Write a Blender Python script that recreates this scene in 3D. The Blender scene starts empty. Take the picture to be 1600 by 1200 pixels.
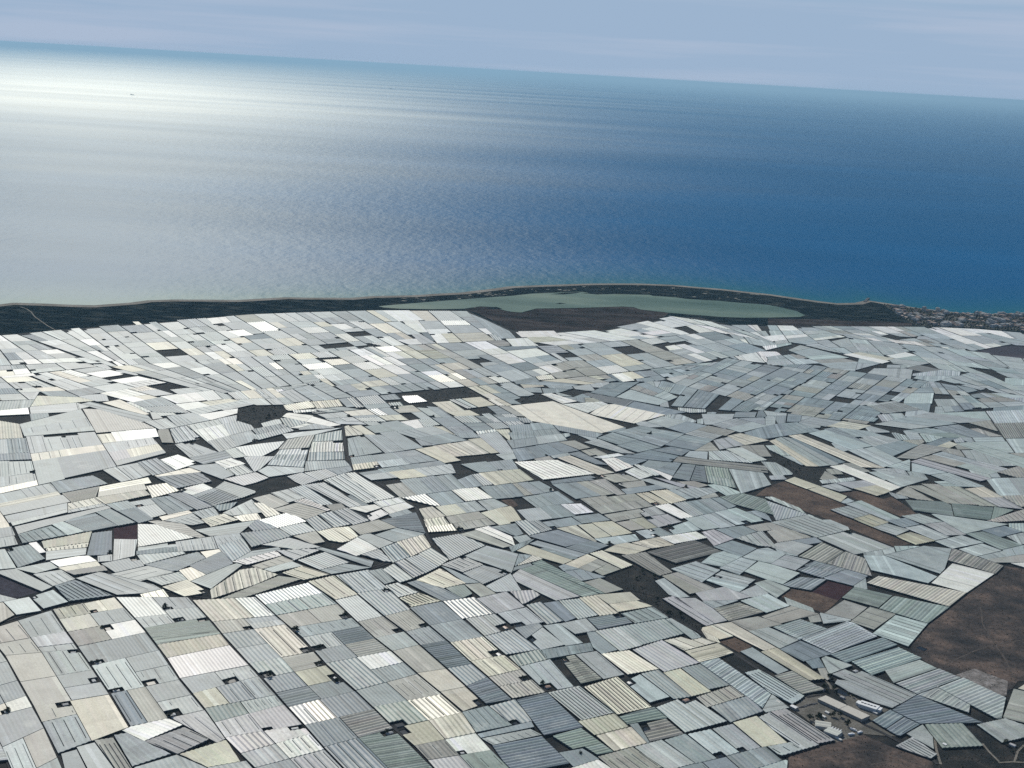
import bpy, bmesh, math, random
from mathutils import Vector, Matrix

random.seed(7)
scene = bpy.context.scene
COL = scene.collection

# ------------------------------------------------------------------ camera
ALT = 1000.0
ROLL, PITCH = 0.057935, 0.228762
cr, sr, cp, sp = math.cos(ROLL), math.sin(ROLL), math.cos(PITCH), math.sin(PITCH)
RIGHT, UPV, FWD = Vector((1, 0, 0)), Vector((0, sp, cp)), Vector((0, cp, -sp))
CAMX, CAMY = RIGHT * cr + UPV * sr, UPV * cr - RIGHT * sr
cam_d = bpy.data.cameras.new("camera")
cam_d.sensor_width = 36.0
cam_d.lens = 36.0 * 2100.0 / 1600.0
cam_d.clip_start, cam_d.clip_end = 5.0, 900000.0
cam = bpy.data.objects.new("camera", cam_d)
COL.objects.link(cam)
cam.matrix_world = Matrix(((CAMX.x, CAMY.x, -FWD.x, 0), (CAMX.y, CAMY.y, -FWD.y, 0), (CAMX.z, CAMY.z, -FWD.z, ALT), (0, 0, 0, 1)))
scene.camera = cam

# ------------------------------------------------------------------ sun, sky, exposure
SUN_AZ, SUN_EL = math.radians(-18.5), math.radians(35.0)      # azimuth from +Y towards +X
sun_d = bpy.data.lights.new("sun", 'SUN')
sun_d.energy, sun_d.angle, sun_d.color = 4.2, math.radians(0.53), (1.0, 0.945, 0.83)
sun = bpy.data.objects.new("sun", sun_d)
COL.objects.link(sun)
sdir = Vector((math.sin(SUN_AZ) * math.cos(SUN_EL), math.cos(SUN_AZ) * math.cos(SUN_EL), math.sin(SUN_EL)))
sun.rotation_euler = sdir.to_track_quat('Z', 'Y').to_euler()

world = bpy.data.worlds.new("World")
scene.world = world
world.use_nodes = True
nt = world.node_tree
nt.nodes.clear()
wo = nt.nodes.new('ShaderNodeOutputWorld')
bg = nt.nodes.new('ShaderNodeBackground')
sky = nt.nodes.new('ShaderNodeTexSky')
sky.sky_type = 'NISHITA'
sky.sun_disc = False
sky.sun_elevation, sky.sun_rotation = SUN_EL, SUN_AZ
sky.altitude, sky.air_density, sky.dust_density, sky.ozone_density = 1000.0, 1.0, 0.6, 2.0
tc = nt.nodes.new('ShaderNodeTexCoord')
mp = nt.nodes.new('ShaderNodeMapping')
mp.inputs['Scale'].default_value = (1.6, 1.6, 38.0)
cn = nt.nodes.new('ShaderNodeTexNoise')
cn.inputs['Scale'].default_value, cn.inputs['Detail'].default_value, cn.inputs['Roughness'].default_value = 1.7, 5.0, 0.55
crp = nt.nodes.new('ShaderNodeValToRGB')
crp.color_ramp.elements[0].position, crp.color_ramp.elements[1].position = 0.46, 0.66
crp.color_ramp.elements[0].color, crp.color_ramp.elements[1].color = (0, 0, 0, 1), (0.5, 0.5, 0.5, 1)
mixc = nt.nodes.new('ShaderNodeMix')
mixc.data_type = 'RGBA'
mixc.inputs['B'].default_value = (6.3, 7.1, 8.8, 1)             # thin high cloud
tint = nt.nodes.new('ShaderNodeMix')
tint.data_type, tint.blend_type = 'RGBA', 'MULTIPLY'
tint.inputs['Factor'].default_value = 1.0
tint.inputs['B'].default_value = (.5, .76, .92, 1)
nt.links.new(tc.outputs['Generated'], mp.inputs['Vector'])
nt.links.new(mp.outputs['Vector'], cn.inputs['Vector'])
nt.links.new(cn.outputs['Fac'], crp.inputs['Fac'])
nt.links.new(crp.outputs['Color'], mixc.inputs['Factor'])
nt.links.new(sky.outputs['Color'], tint.inputs['A'])
sx = nt.nodes.new('ShaderNodeSeparateXYZ')
nt.links.new(tc.outputs['Generated'], sx.inputs['Vector'])
vr = nt.nodes.new('ShaderNodeValToRGB')                          # pale blue veil of moist air low over the sea
vr.color_ramp.elements[0].position, vr.color_ramp.elements[0].color = 0.055, (1, 1, 1, 1)
vr.color_ramp.elements[1].position, vr.color_ramp.elements[1].color = 0.2, (0, 0, 0, 1)
nt.links.new(sx.outputs['Z'], vr.inputs['Fac'])
veil = nt.nodes.new('ShaderNodeMix')
veil.data_type = 'RGBA'
nt.links.new(vr.outputs['Color'], veil.inputs['Factor'])
nt.links.new(tint.outputs['Result'], veil.inputs['A'])
veil.inputs['B'].default_value = (4.35, 5.9, 8.0, 1)
nt.links.new(veil.outputs['Result'], mixc.inputs['A'])
nt.links.new(mixc.outputs['Result'], bg.inputs['Color'])
bg.inputs['Strength'].default_value = 0.08
nt.links.new(bg.outputs['Background'], wo.inputs['Surface'])

vs = scene.view_settings
vs.view_transform, vs.look, vs.exposure, vs.gamma, vs.use_curve_mapping = 'Standard', 'None', -0.05, 1.0, False
scene.render.engine = 'CYCLES'
scene.cycles.use_denoising = False
scene.cycles.max_bounces = 5
scene.cycles.volume_bounces = 0
scene.cycles.diffuse_bounces = 3
scene.cycles.sample_clamp_indirect = 4.0


# ------------------------------------------------------------------ helpers
def proj(x, y, z=0.0):
    """where a point of the ground stands in the 1600 x 1200 photograph (used for labels and sizes only)"""
    v = Vector((x, y, z - ALT))
    d = v.dot(FWD)
    return 800 + 2100 * v.dot(CAMX) / d, 600 - 2100 * v.dot(CAMY) / d


def area(p):
    return 0.5 * sum(p[i][0] * p[(i + 1) % len(p)][1] - p[(i + 1) % len(p)][0] * p[i][1] for i in range(len(p)))


def tag(o, label=None, cat=None, group=None, kind=None):
    if label: o['label'] = label
    if cat: o['category'] = cat
    if group: o['group'] = group
    if kind: o['kind'] = kind
    return o


class MB:
    """collects faces (with a material slot and a tint each) for ONE mesh object"""
    def __init__(self):
        self.v, self.f, self.m, self.t = [], [], [], []

    def face(self, pts, mat=0, tint=(0.5, 0.5, 0.5)):
        n = len(self.v)
        self.v.extend(pts)
        self.f.append(tuple(range(n, n + len(pts))))
        self.m.append(mat)
        self.t.append(tint)

    def box(self, c, sx, sy, sz, rot=0.0, mat=0, tint=(0.5, 0.5, 0.5), top=None):
        ca, sa = math.cos(rot), math.sin(rot)
        P = [(c[0] + x * ca - y * sa, c[1] + x * sa + y * ca) for x, y in ((-sx/2, -sy/2), (sx/2, -sy/2), (sx/2, sy/2), (-sx/2, sy/2))]
        z0, z1 = c[2], c[2] + sz
        for i in range(4):
            a, b = P[i], P[(i + 1) % 4]
            self.face([(a[0], a[1], z0), (b[0], b[1], z0), (b[0], b[1], z1), (a[0], a[1], z1)], mat, tint)
        self.face([(x, y, z1) for x, y in P], mat if top is None else top, tint)

    def gable(self, c, sx, sy, h, rise, rot=0.0, wall=0, roof=1, tw=(0.5,)*3, tr=(0.5,)*3, over=0.0):
        """a house body with a ridge along its long axis"""
        ca, sa = math.cos(rot), math.sin(rot)
        def W(x, y, z): return (c[0] + x * ca - y * sa, c[1] + x * sa + y * ca, c[2] + z)
        X, Y = sx / 2, sy / 2
        for s in (-1, 1):
            self.face([W(-X, s*Y, 0), W(X, s*Y, 0), W(X, s*Y, h), W(-X, s*Y, h)], wall, tw)
            self.face([W(s*X, -Y, 0), W(s*X, Y, 0), W(s*X, Y, h), W(s*X, 0, h + rise), W(s*X, -Y, h)], wall, tw)
            self.face([W(-X - over, s*(Y + over), h), W(X + over, s*(Y + over), h), W(X + over, 0, h + rise + .05), W(-X - over, 0, h + rise + .05)], roof, tr)

    def build(self, name, mats, parent=None):
        me = bpy.data.meshes.new(name)
        me.from_pydata(self.v, [], self.f)
        mats = mats if isinstance(mats, (list, tuple)) else [mats]
        for m in mats: me.materials.append(m)
        if len(mats) > 1: me.polygons.foreach_set('material_index', self.m)
        at = me.attributes.new('tint', 'FLOAT_COLOR', 'FACE')
        at.data.foreach_set('color', [c for t in self.t for c in (t[0], t[1], t[2], t[3] if len(t) > 3 else 0.0)])
        o = bpy.data.objects.new(name, me)
        COL.objects.link(o)
        if parent: o.parent = parent
        return o


def empty(name, loc=(0, 0, 0), rz=0.0):
    o = bpy.data.objects.new(name, None)
    o.location, o.rotation_euler = loc, (0, 0, rz)
    o.empty_display_size = 2
    COL.objects.link(o)
    return o


def copy_tree(o, parent=None):
    c = o.copy()
    COL.objects.link(c)
    c.parent = parent
    for ch in [k for k in o.children]: copy_tree(ch, c)
    return c


# ------------------------------------------------------------------ materials
def mat(name, build):
    m = bpy.data.materials.new(name)
    m.use_nodes = True
    n = m.node_tree
    n.nodes.clear()
    out = n.nodes.new('ShaderNodeOutputMaterial')
    b = n.nodes.new('ShaderNodeBsdfPrincipled')
    n.links.new(b.outputs['BSDF'], out.inputs['Surface'])
    build(n, b, out)
    return m


def nnoise(n, scale, detail=4.0, rough=0.55, vec=None, scl=None):
    g = n.nodes.new('ShaderNodeNewGeometry')
    src = g.outputs['Position'] if vec is None else vec
    if scl:
        mp = n.nodes.new('ShaderNodeMapping')
        mp.inputs['Scale'].default_value = scl
        n.links.new(src, mp.inputs['Vector'])
        src = mp.outputs['Vector']
    t = n.nodes.new('ShaderNodeTexNoise')
    t.inputs['Scale'].default_value, t.inputs['Detail'].default_value, t.inputs['Roughness'].default_value = scale, detail, rough
    n.links.new(src, t.inputs['Vector'])
    return t.outputs['Fac']


def ramp(n, fac, stops):
    r = n.nodes.new('ShaderNodeValToRGB')
    e = r.color_ramp.elements
    while len(e) < len(stops): e.new(0.5)
    for k, (p, c) in enumerate(stops):
        e[k].position = p
        e[k].color = (c[0], c[1], c[2], 1) if isinstance(c, tuple) else (c, c, c, 1)
    n.links.new(fac, r.inputs['Fac'])
    return r.outputs['Color']


def mul(n, a, b, fac=1.0):
    x = n.nodes.new('ShaderNodeMix')
    x.data_type, x.blend_type = 'RGBA', 'MULTIPLY'
    x.inputs['Factor'].default_value = fac
    n.links.new(a, x.inputs['A'])
    if isinstance(b, tuple): x.inputs['B'].default_value = b
    else: n.links.new(b, x.inputs['B'])
    return x.outputs['Result']


def attr(n, name):
    a = n.nodes.new('ShaderNodeAttribute')
    a.attribute_name = name
    return a


def m_plastic(n, b, out):            # greenhouse film: tint per sheet, whitewash patches, dust blotches and stains
    t = attr(n, 'tint').outputs['Color']
    blot = ramp(n, nnoise(n, 0.028, 6, 0.65), [(0.26, 0.68), (0.45, 0.94), (0.6, 1.02), (0.78, 1.26)])
    fine = ramp(n, nnoise(n, 0.3, 4, 0.65), [(0.3, 0.80), (0.7, 1.18)])
    wash = ramp(n, nnoise(n, 0.011, 5, 0.7), [(0.56, 0.0), (0.66, 0.28)])
    mx = n.nodes.new('ShaderNodeMix')
    mx.data_type = 'RGBA'
    n.links.new(wash, mx.inputs['Factor'])
    n.links.new(mul(n, mul(n, t, blot), fine), mx.inputs['A'])
    mx.inputs['B'].default_value = (.58, .60, .55, 1)
    n.links.new(mx.outputs['Result'], b.inputs['Base Color'])
    gl = attr(n, 'tint').outputs['Alpha']                # newer film shines more
    for sock, lo, hi in (('Roughness', 0.5, 0.36), ('Specular IOR Level', 0.10, 0.42)):
        mr = n.nodes.new('ShaderNodeMapRange')
        mr.inputs['To Min'].default_value, mr.inputs['To Max'].default_value = lo, hi
        n.links.new(gl, mr.inputs['Value'])
        n.links.new(mr.outputs['Result'], b.inputs[sock])


def m_tint(rough=0.8, scale=0.2, lo=0.8, hi=1.15):
    def f(n, b, out):
        t = attr(n, 'tint').outputs['Color']
        n.links.new(mul(n, t, ramp(n, nnoise(n, scale), [(0.3, lo), (0.7, hi)])), b.inputs['Base Color'])
        b.inputs['Roughness'].default_value = rough
        b.inputs['Specular IOR Level'].default_value = 0.2
    return f


def m_ground(c0, c1, c2, s1=0.01, s2=0.12, scl=None, spec=0.1):
    def f(n, b, out):
        big = nnoise(n, s1, 5, 0.6, scl=scl)
        col = ramp(n, big, [(0.32, c0), (0.5, c1), (0.68, c2)])
        n.links.new(mul(n, col, ramp(n, nnoise(n, s2, 4, 0.65), [(0.3, 0.6), (0.7, 1.35)])), b.inputs['Base Color'])
        b.inputs['Roughness'].default_value = 0.95
        b.inputs['Specular IOR Level'].default_value = spec
    return f


PLASTIC = mat('greenhouse_plastic', m_plastic)
WALLS = mat('side_netting', m_tint(0.8, 0.3, 0.7, 1.2))
VENT = mat('open_vent', m_tint(0.9, 0.5, 0.8, 1.1))
PAINT = mat('painted_sheet', m_tint(0.5, 0.3, 0.9, 1.05))
SOIL = mat('farm_soil', m_ground((.009, .012, .015), (.016, .019, .021), (.042, .039, .036), 0.02, 0.3))
SCRUB = mat('dry_scrub', m_ground((.020, .022, .025), (.060, .051, .048), (.150, .110, .090), 0.014, 0.13))
BROWN = mat('bare_brown_earth', m_ground((.050, .040, .036), (.100, .072, .058), (.155, .112, .085), 0.018, 0.15))
DARKLOT = mat('dark_weedy_lot', m_ground((.008, .012, .014), (.018, .021, .022), (.044, .041, .038), 0.03, 0.25))
MAROON = mat('dark_red_field', m_ground((.030, .014, .020), (.042, .020, .026), (.060, .030, .034), 0.04, 0.4))
DARKFIELD = mat('dark_ploughed_field', m_ground((.030, .030, .042), (.042, .040, .055), (.06, .052, .066), 0.006, 0.08))
GRAVEL = mat('yard_gravel', m_ground((.090, .090, .080), (.135, .128, .112), (.19, .18, .16), 0.03, 0.4))
RUBBLE = mat('pale_rubble', m_ground((.10, .095, .09), (.19, .175, .165), (.30, .28, .27), 0.06, 0.3))
ROAD = mat('worn_asphalt', m_ground((.026, .027, .030), (.038, .039, .042), (.056, .056, .058), 0.02, 0.5))
TRACK = mat('pale_track', m_ground((.14, .13, .11), (.19, .175, .15), (.24, .22, .19), 0.03, 0.3))
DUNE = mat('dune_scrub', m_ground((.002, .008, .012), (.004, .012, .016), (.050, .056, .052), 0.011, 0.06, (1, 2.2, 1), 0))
MARSH = mat('salt_marsh', m_ground((.014, .017, .018), (.042, .037, .037), (.078, .066, .062), 0.0035, 0.02, (1, 2.6, 1), 0))
SAND = mat('beach_sand', m_ground((.13, .12, .10), (.19, .175, .15), (.25, .23, .2), 0.01, 0.1))
LEAF = mat('leaf', m_tint(0.7, 0.6, 0.6, 1.3))


def m_pond(n, b, out):
    b.inputs['Base Color'].default_value = (0.012, 0.018, 0.026, 1)
    b.inputs['Roughness'].default_value = 0.3
    b.inputs['Specular IOR Level'].default_value = 0.10


def m_lagoon(n, b, out):
    col = ramp(n, nnoise(n, 0.0016, 4, 0.55, scl=(1, 2.5, 1)), [(0.3, (.045, .095, .078)), (0.5, (.090, .150, .122)), (0.7, (.160, .215, .165))])
    n.links.new(col, b.inputs['Base Color'])
    b.inputs['Roughness'].default_value = 0.6
    b.inputs['Specular IOR Level'].default_value = 0.03


def m_sea(n, b, out):
    """body colour of deep water plus a wind-roughened mirror (gaussian slopes, so the sun's glitter has a soft edge)"""
    n.nodes.remove(b)
    sh = attr(n, 'shallow').outputs['Fac']
    deep = ramp(n, nnoise(n, 0.00022, 4, 0.5, scl=(1, 3, 1)), [(0.3, (.0003, .078, .20)), (0.7, (.0003, .098, .25))])
    mx = n.nodes.new('ShaderNodeMix')
    mx.data_type = 'RGBA'
    n.links.new(sh, mx.inputs['Factor'])
    n.links.new(deep, mx.inputs['A'])
    mx.inputs['B'].default_value = (.012, .115, .17, 1)
    body = n.nodes.new('ShaderNodeBsdfDiffuse')
    n.links.new(mx.outputs['Result'], body.inputs['Color'])
    mir = n.nodes.new('ShaderNodeBsdfGlossy')
    mir.distribution = 'BECKMANN'
    mir.inputs['Color'].default_value = (1.0, 1.0, .89, 1)
    # wind lanes: long bands of rougher and smoother water
    lanes = nnoise(n, 1.0, 3.0, 0.5, scl=(1 / 46000.0, 1 / 5600.0, 1))
    cat = nnoise(n, 1.0, 5, 0.6, scl=(1 / 9000.0, 1 / 1500.0, 1))
    n.links.new(ramp(n, lanes, [(0.33, .53), (0.52, .57), (0.68, .61)]), mir.inputs['Roughness'])
    g = n.nodes.new('ShaderNodeNewGeometry')
    ln_ = n.nodes.new('ShaderNodeVectorMath'); ln_.operation = 'LENGTH'
    n.links.new(g.outputs['Position'], ln_.inputs[0])
    mr = n.nodes.new('ShaderNodeMapRange'); mr.inputs['From Max'].default_value = 100000.0
    n.links.new(ln_.outputs['Value'], mr.inputs['Value'])
    br = ramp(n, mr.outputs['Result'], [(0.0, .040), (.1, .045), (.18, .062), (.26, .096), (.36, .108), (.5, .1), (.95, .09)])            # far glare band painted in: mirror share raised by distance, strongest well offshore
    f = mul(n, mul(n, br, ramp(n, lanes, [(0.3, .8), (0.47, .94), (0.68, 1.0)])), ramp(n, cat, [(0.3, .86), (0.7, 1.0)]))
    fm = n.nodes.new('ShaderNodeMath'); fm.operation = 'MULTIPLY'
    n.links.new(f, fm.inputs[0])
    fm.inputs[1].default_value = 1.0
    # swell and chop
    w1 = nnoise(n, 1.0, 3, 0.6, scl=(1 / 32.0, 1 / 60.0, 1))
    w2 = nnoise(n, 1.0, 2, 0.6, scl=(1 / 90.0, 1 / 150.0, 1))
    ad = n.nodes.new('ShaderNodeMath'); ad.operation = 'MULTIPLY_ADD'
    n.links.new(w2, ad.inputs[0]); ad.inputs[1].default_value = 2.0
    n.links.new(w1, ad.inputs[2])
    bp = n.nodes.new('ShaderNodeBump')
    bp.inputs['Strength'].default_value, bp.inputs['Distance'].default_value = 1.0, 2.2
    n.links.new(ad.outputs[0], bp.inputs['Height'])
    n.links.new(bp.outputs['Normal'], mir.inputs['Normal'])
    ms = n.nodes.new('ShaderNodeMixShader')
    n.links.new(fm.outputs[0], ms.inputs['Fac'])
    n.links.new(body.outputs['BSDF'], ms.inputs[1])
    n.links.new(mir.outputs['BSDF'], ms.inputs[2])
    n.links.new(ms.outputs['Shader'], out.inputs['Surface'])


POND, LAGOON, SEA = mat('pond_water', m_pond), mat('lagoon_water', m_lagoon), mat('sea_water', m_sea)


# ------------------------------------------------------------------ sheets of land and water
def sheet(name, pts, z, m, kind='structure', label=None, cat=None):
    me = bpy.data.meshes.new(name)
    bm = bmesh.new()
    vv = [bm.verts.new((x, y, z)) for x, y in pts]
    f = bm.faces.new(vv)
    bm.normal_update()
    if f.normal.z < 0: f.normal_flip()
    bmesh.ops.triangulate(bm, faces=[f])
    bm.to_mesh(me)
    bm.free()
    me.materials.append(m)
    o = bpy.data.objects.new(name, me)
    COL.objects.link(o)
    return tag(o, label, cat, None, kind)


def ribbon(name, pts, w, z, m):
    b = MB()
    n = len(pts)
    L, R = [], []
    for i in range(n):
        a, c = pts[max(0, i - 1)], pts[min(n - 1, i + 1)]
        d = math.hypot(c[0] - a[0], c[1] - a[1]) or 1
        nx, ny = -(c[1] - a[1]) / d * w / 2, (c[0] - a[0]) / d * w / 2
        L.append((pts[i][0] + nx, pts[i][1] + ny, z))
        R.append((pts[i][0] - nx, pts[i][1] - ny, z))
    for i in range(n - 1): b.face([R[i], R[i + 1], L[i + 1], L[i]])
    return tag(b.build(name, m), kind='structure')


COAST = [(-14000.0, 4039.0), (-3612.4, 4936.4), (-3516.0, 4955.4), (-3419.6, 4969.5), (-3323.2, 4987.8), (-3226.8, 5003.9), (-3130.4, 5014.2), (-3034.0, 5029.6), (-2937.6, 5053.8), (-2841.2, 5063.9), (-2744.6, 5067.7), (-2648.0, 5079.4), (-2551.3, 5078.2), (-2454.7, 5085.9), (-2358.1, 5086.4), (-2242.3, 5108.2), (-2126.5, 5123.5), (-2010.7, 5147.2), (-1970.2, 5206.0), (-1850.4, 5224.7), (-1764.0, 5231.8), (-1668.1, 5249.7), (-1542.2, 5361.6), (-1496.7, 5432.4), (-1408.7, 5480.4), (-1284.1, 5520.8), (-1159.4, 5555.4), (-1070.2, 5623.7), (-980.9, 5689.0), (-892.5, 5708.5), (-804.2, 5741.1), (-715.8, 5764.1), (-622.2, 5849.7), (-536.9, 5890.4), (-451.5, 5931.3), (-347.6, 6013.0), (-243.6, 6082.4), (-172.2, 6167.0), (-100.9, 6246.9), (-26.9, 6345.8), (49.9, 6392.6), (126.8, 6443.1), (206.4, 6484.6), (285.9, 6535.5), (365.5, 6578.7), (487.9, 6629.8), (610.2, 6671.6), (772.6, 6694.8), (890.8, 6669.2), (1009.0, 6651.9), (1121.4, 6608.8), (1233.8, 6572.5), (1339.2, 6504.2), (1444.7, 6441.9), (1535.7, 6405.1), (1649.9, 6457.5), (1720.9, 6557.2), (1786.3, 6504.6), (1902.6, 6417.2), (2005.0, 6371.1), (2107.5, 6330.3), (2267.2, 6351.9), (2360.3, 6397.3), (2453.5, 6443.5), (2569.3, 6476.4), (2685.1, 6507.0), (2800.9, 6540.7), (2899.1, 6555.3), (2997.4, 6574.6), (3095.6, 6590.7), (3193.8, 6608.9), (3292.0, 6622.5), (3390.3, 6634.2), (3488.5, 6654.4), (4815.6, 6723.6), (14000, 8224)]
sheet('ground', [(-14000, -3000)] + COAST + [(14000, -3000)], 0.0, SOIL)

# the sea: rings out to the horizon, plus a shallow margin along the beach
sea = MB()
rings = [0, 4000, 9000, 16000, 28000, 50000, 90000, 150000, 280000]
NS = 96
for r0, r1 in zip(rings, rings[1:]):
    for k in range(NS):
        a0, a1 = 2 * math.pi * k / NS, 2 * math.pi * (k + 1) / NS
        q = [(r0 * math.cos(a0), r0 * math.sin(a0), -1.2), (r1 * math.cos(a0), r1 * math.sin(a0), -1.2), (r1 * math.cos(a1), r1 * math.sin(a1), -1.2), (r0 * math.cos(a1), r0 * math.sin(a1), -1.2)]
        sea.face(q[1:] if r0 == 0 else q)
sea_o = tag(sea.build('sea', SEA), kind='structure')


def shore_band():
    v, f, s = [], [], []
    offs = [(-30, 1.0), (60, 0.95), (200, 0.6), (450, 0.25), (900, 0.0)]
    n = len(COAST)
    for i in range(n):
        for o, k in offs:
            v.append((COAST[i][0], COAST[i][1] + o, -0.7 - 0.0005 * max(o, 0)))
            s.append(k)
    m = len(offs)
    for i in range(n - 1):
        for k in range(m - 1): f.append((i * m + k, (i + 1) * m + k, (i + 1) * m + k + 1, i * m + k + 1))
    me = bpy.data.meshes.new('shallow_water')
    me.from_pydata(v, [], f)
    at = me.attributes.new('shallow', 'FLOAT', 'POINT')
    at.data.foreach_set('value', s)
    me.materials.append(SEA)
    o = bpy.data.objects.new('shallow_water', me)
    COL.objects.link(o)
    tag(o, kind='structure')


shore_band()
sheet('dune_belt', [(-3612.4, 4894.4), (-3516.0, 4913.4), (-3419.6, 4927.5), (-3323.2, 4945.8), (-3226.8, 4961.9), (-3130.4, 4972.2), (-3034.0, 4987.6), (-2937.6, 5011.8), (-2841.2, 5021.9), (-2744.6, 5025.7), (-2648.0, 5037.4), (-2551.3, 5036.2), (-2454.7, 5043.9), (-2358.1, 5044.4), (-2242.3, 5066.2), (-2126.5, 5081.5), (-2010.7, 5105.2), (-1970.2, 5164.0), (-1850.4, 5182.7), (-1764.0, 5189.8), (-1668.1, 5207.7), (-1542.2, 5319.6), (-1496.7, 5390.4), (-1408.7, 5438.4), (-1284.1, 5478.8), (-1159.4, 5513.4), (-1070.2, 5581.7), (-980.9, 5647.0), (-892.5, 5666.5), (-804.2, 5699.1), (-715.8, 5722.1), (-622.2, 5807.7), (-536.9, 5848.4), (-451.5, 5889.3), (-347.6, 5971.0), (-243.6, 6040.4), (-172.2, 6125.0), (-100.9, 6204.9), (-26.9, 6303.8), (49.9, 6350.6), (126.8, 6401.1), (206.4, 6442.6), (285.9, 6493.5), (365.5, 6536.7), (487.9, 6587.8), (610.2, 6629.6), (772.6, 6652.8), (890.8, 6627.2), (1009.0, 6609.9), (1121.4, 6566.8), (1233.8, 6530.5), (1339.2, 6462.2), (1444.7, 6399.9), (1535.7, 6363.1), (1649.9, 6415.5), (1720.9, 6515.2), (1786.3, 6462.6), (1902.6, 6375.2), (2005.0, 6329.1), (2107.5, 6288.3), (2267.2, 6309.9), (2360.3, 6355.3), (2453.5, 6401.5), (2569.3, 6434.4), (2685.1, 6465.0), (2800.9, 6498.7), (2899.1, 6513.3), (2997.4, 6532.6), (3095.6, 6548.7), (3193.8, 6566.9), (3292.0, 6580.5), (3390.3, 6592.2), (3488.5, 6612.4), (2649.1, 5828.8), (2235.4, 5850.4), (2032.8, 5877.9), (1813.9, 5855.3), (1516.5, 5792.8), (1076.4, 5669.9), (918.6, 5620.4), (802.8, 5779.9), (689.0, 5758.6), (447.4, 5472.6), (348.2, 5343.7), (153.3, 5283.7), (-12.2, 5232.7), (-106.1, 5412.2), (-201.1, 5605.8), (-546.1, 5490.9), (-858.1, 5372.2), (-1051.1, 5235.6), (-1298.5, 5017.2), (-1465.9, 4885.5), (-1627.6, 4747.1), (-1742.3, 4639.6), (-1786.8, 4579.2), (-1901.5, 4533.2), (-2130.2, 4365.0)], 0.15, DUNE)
ribbon('beach', [(-3612.4, 4910.4), (-3516.0, 4929.4), (-3419.6, 4943.5), (-3323.2, 4961.8), (-3226.8, 4977.9), (-3130.4, 4988.2), (-3034.0, 5003.6), (-2937.6, 5027.8), (-2841.2, 5037.9), (-2744.6, 5041.7), (-2648.0, 5053.4), (-2551.3, 5052.2), (-2454.7, 5059.9), (-2358.1, 5060.4), (-2242.3, 5082.2), (-2126.5, 5097.5), (-2010.7, 5121.2), (-1970.2, 5180.0), (-1850.4, 5198.7), (-1764.0, 5205.8), (-1668.1, 5223.7), (-1542.2, 5335.6), (-1496.7, 5406.4), (-1408.7, 5454.4), (-1284.1, 5494.8), (-1159.4, 5529.4), (-1070.2, 5597.7), (-980.9, 5663.0), (-892.5, 5682.5), (-804.2, 5715.1), (-715.8, 5738.1), (-622.2, 5823.7), (-536.9, 5864.4), (-451.5, 5905.3), (-347.6, 5987.0), (-243.6, 6056.4), (-172.2, 6141.0), (-100.9, 6220.9), (-26.9, 6319.8), (49.9, 6366.6), (126.8, 6417.1), (206.4, 6458.6), (285.9, 6509.5), (365.5, 6552.7), (487.9, 6603.8), (610.2, 6645.6), (772.6, 6668.8), (890.8, 6643.2), (1009.0, 6625.9), (1121.4, 6582.8), (1233.8, 6546.5), (1339.2, 6478.2), (1444.7, 6415.9), (1535.7, 6379.1), (1649.9, 6431.5), (1720.9, 6531.2), (1786.3, 6478.6), (1902.6, 6391.2), (2005.0, 6345.1), (2107.5, 6304.3), (2267.2, 6325.9), (2360.3, 6371.3), (2453.5, 6417.5), (2569.3, 6450.4), (2685.1, 6481.0), (2800.9, 6514.7), (2899.1, 6529.3), (2997.4, 6548.6), (3095.6, 6564.7), (3193.8, 6582.9), (3292.0, 6596.5), (3390.3, 6608.2), (3488.5, 6628.4)], 46.0, 0.3, SAND)
sheet('salt_marsh', [(-222.1, 5635.6), (-157.2, 5725.5), (-101.9, 5728.0), (-45.2, 5655.4), (-17.7, 5637.2), (-17.7, 5637.2), (23.3, 5627.4), (85.1, 5750.8), (261.3, 5826.4), (473.0, 5939.5), (523.2, 5939.8), (547.9, 5890.0), (671.4, 5845.7), (649.6, 5766.9), (596.7, 5645.7), (448.4, 5473.3), (348.5, 5336.7), (179.1, 5277.6), (-12.4, 5238.8), (-38.7, 5288.8), (-121.7, 5477.4), (-172.4, 5585.8)], 0.3, MARSH)
sheet('salt_marsh', [(1109.8, 5849.7), (1333.5, 5906.1), (1519.9, 5910.7), (1634.1, 5967.0), (1704.8, 5961.8), (1774.1, 5952.3), (1750.5, 5867.2), (1519.5, 5791.0), (1077.7, 5663.7)], 0.3, MARSH)
sheet('lagoon', [(-582.1, 5593.1), (-498.3, 5673.9), (-302.5, 5841.3), (-95.1, 6009.8), (-23.3, 6066.5), (64.6, 6157.1), (154.4, 6212.6), (200.0, 6243.1), (300.0, 6303.0), (366.5, 6265.7), (445.1, 6317.5), (631.4, 6361.0), (641.2, 6298.6), (732.7, 6303.2), (804.1, 6264.0), (953.4, 6307.2), (1027.9, 6246.9), (1175.7, 6230.9), (1194.7, 6210.9), (1238.5, 6164.7), (1285.3, 6099.1), (1303.1, 5996.9), (1269.9, 5945.4), (1114.9, 5879.0), (1002.1, 5838.4), (894.2, 5823.1), (672.3, 5854.0), (548.6, 5898.4), (523.8, 5948.4), (473.6, 5948.1), (261.8, 5838.9), (85.1, 5762.9), (23.2, 5646.8), (-17.8, 5648.8), (-45.5, 5667.1), (-102.3, 5740.1), (-157.7, 5737.5), (-223.0, 5655.1), (-355.8, 5598.6), (-488.1, 5565.8), (-556.4, 5574.1)], 0.45, LAGOON)
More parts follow.
